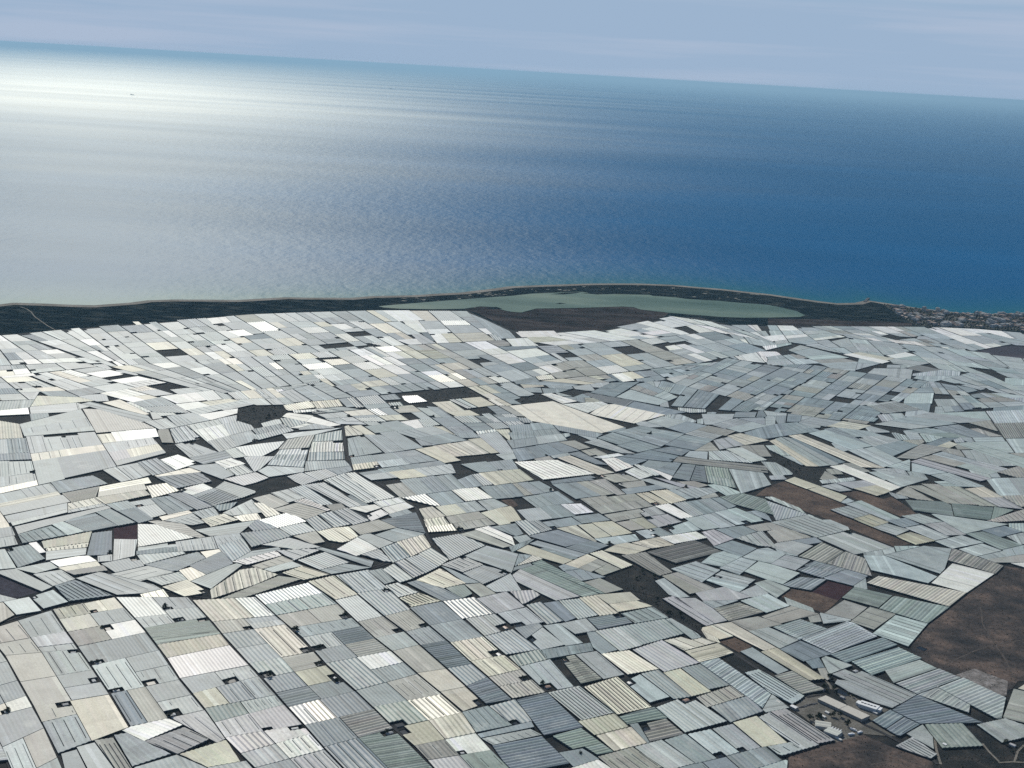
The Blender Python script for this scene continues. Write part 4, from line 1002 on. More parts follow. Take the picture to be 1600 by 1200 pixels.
k0 114 1346 15414 -125 290 -318 -185 133 -299
w0 115 137 23464 518 467 -235 521 -554 -419
b0 116 -5406 16473 185 147 -286 571 -193 -102
w0 123 -3680 9382 125 109 -110 170 -110 -135
g0 116 -6293 16791 771 459 -101 202 -723 -552
g0 115 -5767 16188 179 141 -262 566 -191 -100
g0 134 1539 18056 278 328 -325 334 -243 -364
g1 129 -5252 18587 410 241 -319 413 -305 -419
l1 146 -2113 12918 212 337 -117 15 -323 -104
l1 127 4169 15357 259 212 -197 280 -267 -197 135 -207
k0 115 -1055 15287 -215 466 -189 -141 218 -451
y1 123 4693 14535 281 185 -219 261 -217 -186 43 -89
c0 126 3391 19083 -234 -206 194 -449 402 339
t0 16 7225 18851 114 33 101 623 -597 -180
g0 148 -4491 12176 155 179 -127 139 -263 -227
g0 159 -1687 12605 368 241 -268 61 -225 -216
y1 118 2009 15530 212 189 -209 364 -228 -102
l0 134 -1297 13414 130 195 -279 244 -67 -32 -50 -92
g0 112 816 12815 254 148 -255 181 -161 -95 17 -40
c1 126 4307 16258 -272 362 -186 -171 317 -456
b1 123 -1012 13136 -83 -124 227 -382 107 149
g1 164 2340 16520 172 755 -171 8 -208 -662
b0 144 -3369 13796 112 96 -207 287 -233 -287
l0 24 2440 10232 -98 226 -9 -4 -125 -286 20 -46
g0 116 -8402 20430 468 265 -256 449 -404 -238
n1 87 2599 16807 319 -113 12 491 -302 55
l0 90 3510 16985 256 95 20 62 -23 146 -123 337 -196 6
c0 137 -5110 18190 45 60 -629 712 -182 -239 481 -366
t0 122 5071 18652 186 139 -515 791 -155 -126
l1 127 -970 12106 181 154 -220 214 -115 -91
g0 139 2552 18887 389 523 -287 189 -332 -457
g0 115 -2864 25889 323 171 -567 1232 -356 -172
g0 110 -1852 16851 199 166 -319 696 -39 -43 -31 67 -53 -60
t0 120 4887 18515 184 137 -483 803 -153 -125
g0 119 -361 16353 252 128 -169 393 -320 -197
p1 98 99 12416 125 -302 35 35 136 220 -71 119
l1 96 -2243 17482 -78 503 -316 -319 13 -347
g1 130 -5042 18358 508 73 -307 397 -410 -241
l0 131 1539 17648 197 10 -470 652 -216 -214
g0 115 370 15085 227 132 -176 382 -219 -149
c1 125 -1710 13520 89 75 -263 345 -133 -127 166 -251
c0 126 4721 10759 105 96 -70 212 -201 -206
l0 131 -2496 14737 165 212 -252 280 -172 -182
g0 89 1342 18589 -198 128 -511 230 77 -308 516 -290
g0 93 58 17556 357 293 -40 370 -402 -260
c0 115 1202 14221 -197 395 -164 -79 181 -426
g0 117 894 14575 -121 226 -336 -235 68 -142 71 39 24 -51
l0 139 2322 19142 332 457 -341 224 -268 -376
g1 119 -7708 18708 553 257 -206 290 -469 -243
g1 108 -1527 26634 494 199 -355 1000 -444 -133
b0 125 6146 15228 -135 186 -352 -218 150 -216
w0 103 139 25405 748 355 -116 530 -713 -282 24 -92 -68 -27
t0 82 7652 20821 96 593 -892 -306 -2 -18
w1 119 2212 15066 -232 462 -183 -130 259 -426
c0 114 56 15998 -204 458 -208 -123 218 -472
g0 103 -2061 16768 64 53 12 -81 133 111 -243 826 -91 -102
g1 51 3681 13599 -290 200 -146 -152 270 -205
c0 125 -1305 15891 315 175 -195 287 -301 -205
g0 110 -3364 13110 359 188 -68 184 -341 -227
y1 121 4339 15077 250 224 -164 257 -252 -206 62 -115
c0 115 -49 14373 128 89 -184 480 -168 -169
c0 107 65 14497 134 94 -96 414 -37 74 -113 -80 -58 -57
t0 118 2282 14610 196 117 -188 378 -179 -108 109 -279
b0 154 2588 18003 184 338 -401 190 -180 -333
k0 145 -2117 12903 -140 121 -247 -326 111 -70
g0 115 -5588 16329 182 144 -251 524 -144 -76 29 -61 -50 -26
p0 105 6199 16181 300 -39 -103 453 -304 -54
c0 114 -5809 15743 284 260 -127 276 -292 -230
g0 125 -3859 13949 125 159 -205 320 -167 -164
t0 123 2889 14984 160 98 -41 57 38 23 -257 355 -150 -113
g0 118 893 14600 336 179 -127 217 -319 -174
g0 110 -2941 13125 -64 173 -358 -188 47 -136
l1 72 7255 23914 907 239 42 42 128 371 -291 97 -723 -552
w1 113 1413 16743 254 279 -235 378 -176 -113
l0 15 6196 24036 48 13 258 882 -811 -374 138 -355
l0 113 -4839 16511 282 294 -154 280 -288 -227
c0 105 6396 16595 -101 439 -305 -150 102 -343
k1 82 6924 17571 212 55 65 404 -63 122 -416 -377
k0 111 1372 15744 100 68 -222 594 -207 -143
t0 108 1921 14398 331 221 -111 284 -207 -226 21 -88 -64 -70
k0 135 6180 17937 233 204 -358 362 -246 -211
k1 116 5200 16291 205 -32 -173 593 -251 -364
c0 115 -656 14579 219 154 -143 303 -226 -143
g0 107 -262 16837 134 -312 63 32 18 -44 192 97 -88 422
b0 114 -4352 16415 -19 50 -43 79 -449 -612 88 -174
p0 102 3343 18446 -165 385 -253 -223 26 -490
g0 120 -3233 19370 245 164 -404 666 -161 -247
k0 122 -38 12348 -166 247 -149 -60 169 -299
l0 149 -4163 18118 267 442 -48 271 -468 -475 210 -226
l0 115 -436 14733 223 157 -143 302 -229 -144
l0 108 -1179 25417 549 277 -241 682 -517 -231
b1 120 -2020 13821 148 158 -235 363 -94 -171
l0 159 6145 19947 387 225 -600 218 -323 -284
g0 113 -5496 15014 -127 286 -219 -170 141 -342
c1 127 -4801 14040 290 290 -144 176 -222 -247
k0 126 -1890 13511 -148 318 -205 -199 230 -206
g0 118 850 15495 155 103 -284 511 -150 -82
c0 126 1013 14007 23 16 -217 505 -223 -146
l0 135 4763 15056 -216 190 -207 -170 58 -89 148 -168
g0 116 414 11603 -35 74 -227 -143 108 -225
c0 125 2185 11641 -164 227 -104 -71 -13 -50 142 -202
k0 113 1448 15177 329 220 -95 227 -336 -211
l0 154 4793 19781 328 386 -407 178 -295 -363
g0 121 136 14039 87 94 -90 339 -273 -164
c0 137 -2902 12099 -138 145 -182 -220 131 -101
t1 44 4435 25090 426 420 -288 662 -437 -404
t1 137 -4543 13263 131 143 -320 261 -78 -114
l0 128 4999 15305 278 143 -215 257 -258 -135
W0 113 814 14907 229 123 -140 298 -200 -57 -42 -24 13 -32
l0 108 4410 17626 116 89 -453 1276 -90 28 134 -456
g0 127 -4717 17486 200 172 -267 420 -238 -244
g0 138 2128 18096 204 378 -303 236 -201 -303
g0 120 1167 15697 -290 489 -152 -83 284 -511
n1 87 2916 16318 9 373 -326 116 -22 -319
k0 96 3489 17876 152 39 -12 585 -344 -111 -24 -20
l1 92 -3003 16151 452 -13 -22 279 -421 -38
l0 100 738 18469 -362 -250 41 -379 401 307
b1 129 -2272 15636 192 271 -180 220 -241 -214
g1 112 -2952 17823 -116 162 -382 -493 114 -241
g1 42 -5002 20509 175 154 -555 628 -222 -210
b1 132 -2529 15928 -156 -199 131 -187 110 -120 157 225
g0 117 -1121 23758 451 310 -242 492 -84 -48 -26 52 -397 -227
c1 137 4467 16605 238 -264 106 94 137 153 -122 210 -21 11
l0 107 1878 11567 -24 84 -213 326 -55 -24 202 -441
k0 122 1172 15688 160 107 -301 474 -153 -84
t0 118 2695 14864 113 70 -47 79 81 50 -203 341 -147 -111
g0 116 -6453 17122 304 365 -165 327 -249 -465
c0 138 794 13166 220 311 -106 124 -245 -342
b0 178 1652 20915 492 1199 -247 -99 -431 -982
g0 116 -5045 16295 206 216 -160 347 -236 -186
l0 142 -6010 19347 320 368 -323 229 -300 -342
t0 56 5491 17577 209 -117 285 162 -378 389
g0 118 -2968 13218 213 246 -65 150 -208 -101 -38 -31
g0 122 1489 15792 510 355 -118 115 -455 -267
l0 116 5391 19662 -455 104 169 -513 484 178
c0 154 5262 19698 279 317 -400 175 -331 -389
g1 111 2217 15066 152 126 -173 453 -159 -100
w0 116 -76 22911 310 300 -305 641 -337 -269
c0 112 -896 14429 231 156 -179 313 -146 -115
l0 136 3885 19623 -210 180 -454 -480 173 -188
l0 136 3195 19296 480 507 -213 183 -442 -499
k0 113 1677 15620 -93 224 -338 -196 100 -235
l0 119 37 15093 -178 237 -186 -126 137 -338
k0 114 1441 15192 -95 221 -310 -194 102 -230
t0 118 4663 15416 107 56 -323 640 -129 -95
c0 115 -943 19320 258 172 -246 529 -270 -159
b0 119 -7862 19096 95 49 30 -77 372 192 -229 323 -375 -223
l0 81 5961 14774 130 22 178 489 -372 -256
k0 101 2798 14833 111 -154 223 92 137 96 -143 146 -37 1
l0 72 -2643 17690 313 426 -752 -496 102 -227
c0 121 -2892 12394 -190 176 -95 -104 174 -266
l0 117 -4271 17527 305 395 -114 271 -340 -415
g1 161 2567 16500 54 726 -100 46 -161 -716
b0 111 4159 18964 -86 27 444 -1250 132 101
g0 125 -1326 18292 -289 382 -228 -180 276 -414
g0 124 -3821 10458 268 99 -69 104 -259 -120
l0 134 6615 18320 -362 389 -216 -186 376 -381
k1 168 3455 17153 -84 18 5 45 -1125 238 -34 -91 1231 -272
l1 119 -826 14925 70 13 -200 413 -263 -200
b1 112 -2190 19464 323 194 -187 470 -308 -238
g1 51 3515 13441 -242 183 -139 -145 216 -176 11 -7
c1 109 -2838 19100 347 221 -110 386 -391 -242
w0 100 -23 24476 478 215 -214 685 -410 -200
l1 120 -4690 24493 260 198 -49 87 50 38 -403 710 -308 -250
k1 133 -3849 12356 -80 124 -308 -207 109 -81
g1 43 -4678 20958 213 189 -361 614 -259 -243
g0 127 -4447 15242 -328 462 -112 -146 347 -424
b1 113 289 14086 137 134 -177 380 -127 -76
n0 119 -268 12307 -92 221 -68 -39 -104 -80 75 -116 101 -111
k0 147 3140 18885 194 304 -375 234 -209 -280
g0 155 2772 18341 162 298 -390 176 -73 -99 -100 -185
l0 114 -2039 25021 245 140 -511 1164 -261 -160
c0 133 -3948 12467 -77 119 -310 -231 104 -78
l1 92 -2994 16379 421 39 -24 288 -387 -93
c1 121 -2642 14180 141 138 -43 69 -253 286 -86 -37
g0 118 -1135 12419 89 96 -159 321 -121 -85
g0 111 2524 15319 -165 421 -161 -101 171 -447
y1 118 1753 15499 76 55 42 -91 128 93 -236 375 -165 -90
g0 111 -479 15674 198 133 -163 434 -161 -251
g0 147 2332 18474 213 394 -308 155 -208 -313
w0 123 -1301 14544 249 301 -113 154 -254 -258
k1 168 3471 17200 -11 104 -1175 242 -34 -92
g0 16 -922 18492 288 122 -180 394 -328 -55
c1 119 -3205 18865 337 290 -152 358 -328 -362 92 -220
t0 113 5369 17930 124 126 -233 705 -175 -149
l0 96 2620 12981 -205 -229 109 -121 187 138
k0 138 1117 13357 -103 120 -220 -311 129 -91
w1 138 -3617 14799 172 303 -155 160 -175 -228 69 -55 -51 -67
g0 122 6700 19862 440 198 -139 344 -471 -272 67 -71 -53 -31
k0 32 1259 22335 369 234 -211 567 -260 -156 -87 -105
l0 120 5532 25136 654 445 -336 446 -477 -482
c0 120 -2172 21268 303 224 -305 511 -295 -222
c0 119 -236 19937 -239 466 -290 -185 279 -483
l1 41 3945 26204 443 394 -280 643 -455 -377
l0 113 2509 23283 409 343 -221 510 -405 -322
k0 38 2768 24024 384 311 -273 591 -380 -283
l0 143 -2264 12558 259 223 -123 102 -110 -110 -129 -148
g0 126 -4015 16284 149 158 -404 478 -71 -99
k1 169 3482 17309 -10 105 -1152 225 -35 -93
g0 62 4499 23246 290 -234 358 657 -299 227
g1 138 -6305 19008 282 324 -288 243 -266 -304
w1 141 -3279 16147 -224 221 -165 -216 200 -271
t0 115 -1244 16542 -131 237 -299 -204 94 -254
p0 125 4452 16603 360 217 -109 188 -413 -190
g1 130 -4273 14099 167 165 -164 210 -192 -170
g0 93 376 18219 -37 339 -358 -199 78 -375
l0 23 3113 12063 292 119 3 26 -265 127 -13 -20
l0 35 1587 24122 430 316 -223 545 -429 -291
l0 133 -7028 20607 374 334 -223 193 -101 -57 -92 79 -261 -147
b0 154 2372 17698 156 307 -256 122 -302 -232
c0 124 -3805 9273 76 67 -36 55 43 38 -58 88 -106 -130
l0 146 2931 18647 169 264 -350 232 -175 -236 -25 -38 205 -142
c0 124 -3549 11400 114 82 -152 222 -108 -88
c0 126 3837 16472 204 157 -263 351 -161 -189
b0 102 143 16960 200 169 -130 510 -162 -114
l1 91 7209 25776 77 -25 577 546 -10 185 -614 188
g1 112 2525 15319 157 129 -160 394 -163 -102
c0 121 -6107 22398 329 234 -316 522 -327 -244
g1 108 -3699 12820 382 154 -47 136 -363 -191
t0 105 2739 15980 198 135 0 53 -137 201 -147 74 -95 -41 0 -11
g0 122 -4529 17677 173 207 -305 435 -145 -133
c0 111 -124 17320 -267 685 -171 -117 331 -628
l0 135 6559 17636 186 168 -332 337 -199 -175
g0 138 2029 18711 -310 241 -201 -223 310 -321
g1 112 -3068 17985 -119 164 -333 -398 117 -248
l0 114 3886 25048 385 367 -266 603 -394 -356
c1 115 -2450 25036 303 171 -390 847 -326 -171
b0 123 -3166 14177 -118 252 -192 -217 166 -191
l0 108 9754 27596 484 250 -48 123 100 52 -211 537 -522 -172
l1 147 -5678 19729 361 415 -275 159 -342 -392
l0 36 -882 23293 428 336 -212 431 -452 -310
b1 121 -2462 13843 -260 245 -5 -4 -44 -237 86 -140
l0 24 -1736 25669 408 192 -225 787 -382 -153
l0 134 6745 17804 190 172 -320 344 -202 -179
g0 62 4009 22332 277 -241 308 565 -285 236
g0 120 4710 15127 243 164 -111 210 -280 -137
g0 123 -1251 16556 342 225 -161 206 -305 -208
l0 132 -1102 18480 -242 -213 278 -291 231 181
g0 117 -307 22180 375 394 -193 390 -394 -374
b1 142 2324 17319 -94 25 -273 -408 -3 -5 194 -233
c1 123 -1628 13622 67 123 -142 290 -178 -85
W0 116 -617 24007 354 249 -278 585 -380 -218
l1 111 1645 22582 389 327 -181 467 -388 -311
c0 137 -2962 11823 144 98 -57 60 51 35 -78 83 -189 -176
g0 123 -2796 19613 152 102 -531 812 -101 -154
l0 119 -4752 25427 332 195 -419 759 -346 -191
c1 106 -512 14114 -74 205 -269 -135 35 -176
w0 130 -7509 20938 544 307 -234 238 -497 -288
g1 121 -6931 23745 89 71 52 -84 233 187 -364 600 -319 -270
b0 118 574 16045 544 281 -48 61 67 34 -67 84 -518 -343
g0 121 -5425 23408 306 225 -382 649 -198 -154 69 -115 -106 -82
g0 106 -1966 16376 291 199 -105 284 -251 -179
c1 106 -861 14181 255 128 -87 241 -213 -140
l0 147 -6352 20210 255 288 -75 42 56 64 -277 159 -289 -319
b0 114 547 17301 208 175 -223 417 -163 -115
g0 120 -5240 24522 352 275 -341 594 -350 -287
p0 116 -4863 15932 149 203 -160 339 -171 -180
b1 131 -1129 13040 -169 349 -158 -194 250 -155
c1 32 -1416 22975 294 189 -325 634 -295 -180
l0 123 -2175 11178 254 140 -61 87 -257 -125
b0 125 1325 17031 -355 577 -157 -143 348 -430
g0 158 1955 16945 254 379 -319 51 -126 -279
w0 122 1701 16457 184 216 -214 327 -143 -244
g0 123 -1375 16779 305 208 -178 231 -266 -189
w0 138 -4353 18900 -230 198 -279 -233 228 -295
g0 136 -1065 17976 -279 291 -219 -192 42 -70 229 -205
b0 107 343 17129 170 143 -25 64 35 30 -145 388 -164 -115
g0 32 -2305 13213 -35 59 -245 -155 -111 -284 6 -11
l0 119 -4460 19168 177 157 -259 523 -210 -206
w0 121 -1424 14756 260 259 -88 150 -285 -228
b0 123 755 17476 212 179 -277 363 -163 -115
l0 125 -1653 15771 310 173 -142 203 -293 -200
g0 115 -1376 16779 -137 249 -260 -185 99 -267
g1 26 -479 18328 254 165 -151 347 -292 -98
l1 123 -3283 15631 171 192 -185 283 -155 -244 10 -16
g0 64 4683 21313 437 -171 177 354 -439 181
t0 121 4662 15416 -339 593 -109 -81 361 -557
b0 136 -990 17529 213 146 -288 301 -226 -177
g0 129 -4360 17890 176 211 -329 354 -147 -135
l1 27 -3274 25987 271 140 -478 983 -292 -141
g0 132 -789 17688 218 149 -264 319 -230 -180
l0 162 7182 24955 366 -121 378 351 -4 71 -585 192 -144 -167
g0 123 -2241 11284 255 124 -62 89 -258 -109
c0 124 -3712 11371 51 36 38 -58 70 50 -145 213 -112 -91
c1 108 -4592 12773 352 181 -29 135 -361 -238
g0 144 6268 19667 432 195 -186 200 -63 -36 -36 40 -447 -257
l0 80 5673 14321 231 112 89 303 -317 -210
g0 120 -2585 21228 288 214 -269 464 -282 -212
g1 121 -6068 24491 301 244 -377 641 -299 -254
w1 108 9555 28395 521 171 -308 780 -440 -44
g1 46 172 22406 292 323 -226 475 -311 -301
l0 137 2057 16092 174 102 -394 332 -131 -70
w0 69 -2873 18318 371 -179 132 130 -464 374
l1 92 -2984 16613 386 93 -17 210 -91 -39 -8 88 -260 -111
y0 118 1613 14534 140 81 -138 335 -168 -111
c1 112 1928 23238 434 354 -169 413 -433 -335
g0 120 -3716 22798 316 207 -298 527 -315 -217
g0 93 54 18376 285 182 -38 351 -327 -142
W0 120 -1912 21606 233 142 -341 605 -248 -151
g0 122 -1592 18116 -210 316 -233 -184 186 -317
g0 68 3251 20466 183 -18 324 739 -164 153
g0 100 376 18219 362 250 -71 284 -328 -195
w0 93 4290 24400 351 -76 -6 952 -396 -391
g1 120 -4354 23907 313 226 -334 589 -311 -237
w0 130 -4847 18906 176 155 -311 409 -205 -201
k0 137 1239 13204 -119 148 -159 -244 81 -114
g0 45 -2957 19520 150 100 -473 748 -99 -152
c0 143 -3728 15703 -173 153 -330 -412 47 -29
l0 119 -3077 21221 332 249 -218 388 -327 -247
c0 105 -1813 26555 257 103 -296 1034 -354 -106
k1 18 -4377 16894 -236 638 -118 -78 50 -176 162 -414
c0 115 -2870 14001 191 110 -100 226 -221 -189
w0 158 -2878 18317 49 363 -359 77 -30 -37 -25 -201
l1 26 637 24040 372 194 -217 582 -366 -172
g0 24 -7249 18508 321 137 -223 314 -275 -129
w0 126 802 20263 235 216 -402 447 -163 -106
w1 144 -2314 14930 -122 -139 414 -279 42 47
k0 64 4441 20808 435 -157 157 314 -437 166
g0 117 341 15575 143 102 -215 400 -132 -70
t0 31 5644 24849 773 422 -228 302 -654 -444
g0 122 2606 14387 147 144 -148 227 -174 -86
l0 147 -5940 19916 340 390 -260 150 -323 -367
l0 72 8148 24140 -814 -214 -120 -220 300 -205
g0 112 -5964 18763 148 68 -131 326 -79 54 -157 -73 -127 -146 47 -45
l0 163 7240 26678 547 -167 -6 103 67 -20 -27 493 -562 163
l0 154 9487 25207 325 -191 148 715 -440 175
g0 38 -6584 23179 324 249 -292 483 -322 -258
p0 111 1898 15127 -108 267 -158 -148 32 -87 -65 -62 44 -121
k0 120 1606 14548 -145 265 -172 -113 148 -250
g0 31 -3713 12926 349 183 -28 81 -71 -47 -20 58 -259 -173
g0 36 -2387 19915 368 265 -161 286 -364 -264
g0 122 7140 20060 -440 -198 218 -235 357 101
g0 128 -343 12565 137 42 -326 335 -88 63
c0 149 405 24974 627 410 -391 252 -413 -196 139 -444
l0 111 1461 23073 389 312 -169 435 -388 -295
k0 35 1211 14833 423 299 -28 123 -444 -304
c1 40 -5145 25283 309 251 -366 645 -307 -261
g1 134 -6338 18947 46 19 -326 307 -298 -141 191 -218
c0 112 1758 23678 432 335 -171 418 -430 -317
g0 135 -3866 16442 140 148 -375 324 -30 -40 -43 37 -41 -56
l0 89 4647 26821 4 -748 240 -151 291 260 17 195 -89 72
l1 119 -3337 21584 370 280 -196 349 -365 -279
w0 124 -4488 19212 -264 430 -206 -203 292 -385
g0 179 976 21482 125 101 -101 13 87 69 -553 71 -407 -301
k1 62 3519 21419 266 -248 209 383 -69 62 36 65 -203 184
l0 129 2087 12280 278 246 -9 7 -334 -75 -25 -21
l0 121 -6311 24134 218 175 -56 93 74 60 -307 516 -289 -245
l0 89 3083 12330 4 114 -235 251 -2 -202
g0 118 -4317 21520 205 124 -347 657 -212 -140
g0 109 232 15488 -163 480 -129 -70 165 -465
w0 88 5850 13886 14 -3 113 304 -355 -85 14 -28
g0 122 -6308 22014 288 203 -285 465 -286 -211
c0 120 -3123 11786 23 12 -103 175 -172 -159 35 -61
l0 115 -5089 16788 149 117 -187 416 -170 -97
g0 110 -15 15363 125 55 -169 473 -128 -68
l1 120 -2473 21789 295 221 -262 439 -288 -219
g0 147 1924 19180 -205 -227 249 -195 40 60 61 -47 168 252
l0 82 7027 21569 403 163 48 457 -357 -86
t1 73 6157 15224 16 3 100 69 100 278 -284 -60 -41 -140
g1 120 -4091 22551 357 235 -251 438 -274 -187 60 -102 -83 -57
g0 116 -3625 21325 266 194 -199 426 -75 -45 -23 48 -216 -130
l0 95 7973 24692 505 -168 -60 547 -475 156
g0 129 -5240 21162 232 217 -275 379 -306 -201
g0 111 -123 15317 107 46 -177 474 -127 -67 130 -332
g1 114 -672 18750 293 98 -159 362 -289 -123
g0 120 -1583 21054 219 134 -311 552 -232 -142
g1 118 -3967 20884 182 139 -323 612 -206 -124
l0 118 -3515 19161 -193 372 -310 -177 -37 -44 337 -222
g1 110 -2830 18283 -331 183 -92 -40 125 -348 84 -115
t0 17 7430 19511 42 266 -500 -141 -35 -274
g0 119 -4119 20604 198 157 -262 475 -85 -55 -42 78 -136 -89
c0 166 1210 21670 179 143 -544 221 -365 -270
c1 30 -1621 19109 313 151 -174 367 -225 -152 55 -105 -78 -53
g0 121 -5594 21561 333 219 -229 378 -331 -226
c0 131 -7560 19571 386 227 -250 236 -314 -212
g0 34 -7565 20469 390 296 -175 233 -388 -219
g0 115 -758 18149 260 169 -132 288 -288 -122
g0 124 4947 19709 -40 58 -186 -152 522 -803
t0 125 5462 17580 155 544 1 50 -431 -438
l0 171 2705 17583 59 387 -249 -5 -110 -291
g0 40 -3460 20450 170 161 -286 571 -193 -147
k0 117 -700 22389 195 132 -385 746 -195 -126
g0 143 -4885 19906 121 101 -586 477 -159 -143
c1 106 -1675 16575 -292 -199 51 -236 242 159 -30 84 81 53
g0 118 -3635 20284 160 151 -306 581 -182 -139
l0 12 8631 28442 502 72 -137 753 -514 -142
k0 114 2336 25022 355 251 -287 565 -331 -210
g0 100 339 18559 328 194 -50 201 -157 70 -163 -75
l0 31 -4079 25048 356 223 -292 545 -368 -217
g0 122 -5903 21359 293 192 -250 408 -291 -200
l0 120 5383 17022 -178 208 -193 -133 117 -305
W0 102 9346 27456 375 188 -213 853 -334 -100
g1 142 4295 23561 245 -196 331 616 -253 192
w0 141 -1574 14547 154 198 -87 107 -245 -150 -36 -38
t0 98 8431 25134 597 -195 -80 468 -566 181
k0 82 7496 20125 35 11 107 674 -430 -251
k0 126 973 17688 155 145 -204 320 -230 -126
g0 41 -3275 20628 230 217 -200 428 -253 -202
b1 118 430 14214 114 112 -129 271 -14 24 -127 -76
g1 43 -5515 20346 158 143 -473 384 -187 -176
k0 110 1080 22944 334 201 -173 465 -357 -203 42 -119
b0 169 2182 17356 46 98 -591 152 -129 -145
w0 134 7173 25150 -610 576 -195 -169 588 -659
l1 100 8804 23191 203 -7 -146 974 -234 -151
l0 121 -4684 22161 310 204 -246 418 -309 -211
g0 41 -3828 20102 177 168 -267 484 -197 -157
n0 68 5992 15706 357 374 -212 92 -215 -526
c0 116 -5236 16672 147 116 -178 374 -167 -96
l0 42 -4936 20817 83 74 58 -65 116 102 -324 445 -232 -217
g1 120 -2733 22239 215 163 -51 85 76 57 -222 371 -284 -219
g0 62 5732 21791 93 -43 -31 -59 185 -85 266 494 -283 130
b0 129 1878 17377 -34 25 -323 51 -83 -50 204 -328
g0 31 -1541 21923 258 157 -252 498 -271 -166
g0 123 -4346 20503 174 147 -287 489 -212 -188
b0 119 -7973 19368 374 223 -179 253 -304 -206
k0 111 1514 16054 252 148 -26 226 -298 -166 40 -54 -58 -32
l0 123 -8532 21783 262 165 -361 495 -200 -135
c0 117 -1013 22182 293 200 -227 443 -294 -194
g0 119 -3545 24077 268 186 -62 116 69 47 -203 379 -348 -229
g0 142 -6319 19607 222 253 -89 63 77 87 -162 116 -283 -321
k1 72 5865 14299 158 22 82 246 -104 132 -11 -2
w1 118 -1276 19905 -176 352 -237 -109 64 -246 95 -170
l0 135 -7412 21871 183 160 -405 454 -225 -213
g0 139 -5274 20448 160 142 -425 403 -188 -176
g1 62 5212 20398 428 -151 136 255 -429 159
g0 73 2520 20535 173 -17 234 758 -96 57 -30 -103 -69 41
l0 104 5314 14258 61 -82 298 145 3 178
l1 95 7942 25234 475 -155 -61 553 -444 142
w0 119 3499 27635 258 262 -424 793 -270 -327
l0 126 -2623 18567 303 130 -50 74 54 23 -124 184 -335 -226
g0 116 -8717 21215 362 220 -189 331 -316 -198
l0 114 3538 25608 463 419 -173 393 -471 -408
l0 112 2058 22900 437 367 -129 317 -435 -355
l0 120 -4345 22989 355 243 -219 382 -355 -250
k0 120 5744 24588 741 342 -196 260 -642 -351
k0 62 6327 22922 290 -132 272 504 -296 134
g0 120 481 15683 94 67 -41 67 50 35 -173 282 -134 -71
l1 98 3618 15431 -25 207 -269 405 -92 -22 -7 -32
c0 122 -2289 18785 322 155 -160 272 -308 -209
m0 135 7570 24312 414 316 -297 327 -357 -332 53 -49 -49 -45
c0 142 -4352 18900 327 385 -147 98 -376 -315
g0 124 2902 14678 -129 180 -176 -87 156 -239
l0 35 1157 23985 359 259 -176 454 -359 -242
k0 108 1614 14976 -28 123 -368 -261 49 -116
w0 149 772 24809 572 375 -304 196 -588 -385
g0 116 -8596 20914 402 236 -158 278 -363 -219
l0 35 -8583 22412 284 190 -415 422 -207 -148
k0 37 1409 21827 180 143 -335 328 -356 -264
g1 122 -7325 23655 282 232 -290 473 -281 -239
t1 93 4477 16911 113 82 -4 122 -499 -229 10 -149
c0 25 -790 19110 343 145 -170 274 -319 -212
l1 116 -2208 23894 226 138 -358 735 -140 -81 56 -110 -101 -58
l0 124 -3471 16356 139 117 -224 364 -68 -95 -34 -64
k0 64 4744 22176 372 -172 175 350 -377 173
c1 119 -3666 22296 318 245 -202 358 -328 -215
t1 163 7881 26360 410 -127 -80 741 -286 83 6 -109 -83 24
b0 119 -1932 16114 -50 195 -274 -182 174 -212
g0 143 -5274 19272 241 178 -296 230 -248 -185
l0 122 4424 16518 -139 282 -238 -174 203 -188
g0 141 -4668 19733 -94 78 -139 97 -259 -192 202 -267
b0 97 2797 11024 113 39 -8 202 -139 -97
c0 119 -1775 18648 321 94 -148 283 -312 -139
k0 17 2724 17975 212 64 -63 442 -21 -6 -273 -502
b0 159 6251 18996 482 558 -24 7 -230 -65 -382 -425
l1 108 -1391 26155 516 231 -155 440 -496 -200
g0 32 -4179 24419 311 204 -277 501 -321 -199
l0 83 9521 25915 440 -176 105 509 -522 154
g1 62 3610 23221 334 -282 197 373 -340 278
g0 115 -979 18989 162 27 -263 575 -186 13
n0 144 6918 19627 -218 235 -431 -195 294 -140
l0 130 2354 26824 437 483 -266 350 -449 -545
c1 118 -1162 21219 241 148 -224 443 -253 -155
c0 112 -2224 17690 242 137 -284 432 -44 -67
g1 139 3671 22377 230 -203 256 479 -235 200
c0 143 -6023 20700 189 179 -351 287 -152 -98 -89 -87
k0 111 1318 23554 361 274 -158 409 -361 -261
c0 40 -3529 14263 -255 -268 69 -115 250 309
l0 177 8876 27330 484 -63 -105 577 -100 -1 -14 73 -392 -5
l1 119 -3824 24583 346 228 -242 453 -357 -223
w0 144 -5574 19185 191 142 -387 286 -155 -178
g0 119 -3373 23726 -247 448 -303 -207 265 -465
c0 120 -2241 20617 297 216 -180 310 -292 -215
w0 125 2959 27120 257 262 -429 639 -267 -324
l0 36 -5735 22599 227 161 -314 521 -225 -168
l0 117 267 20637 1 0 100 131 -391 763 -123 -88
l0 120 -3004 22702 292 224 -241 405 -284 -212 229 -409
l1 116 -411 23589 337 269 -186 391 -354 -249
k1 64 2291 21141 106 204 -317 504 -136 -297
t0 104 5209 24340 518 239 -133 343 -95 -59 -27 71 -309 -190
l0 61 2517 20873 174 296 -179 377 -216 -412
g0 64 2400 21350 107 205 -259 547 -144 -150 -35 -77
g0 119 -2747 20598 350 257 -146 259 -346 -256
l0 63 5420 21904 281 -130 199 378 -99 45 35 68 -188 86
g0 72 6754 21135 202 610 -463 -111 -13 -41
l0 114 -1671 24222 228 141 -347 792 -172 -98 247 -741
g0 129 -7413 22269 158 144 -396 531 -194 -190
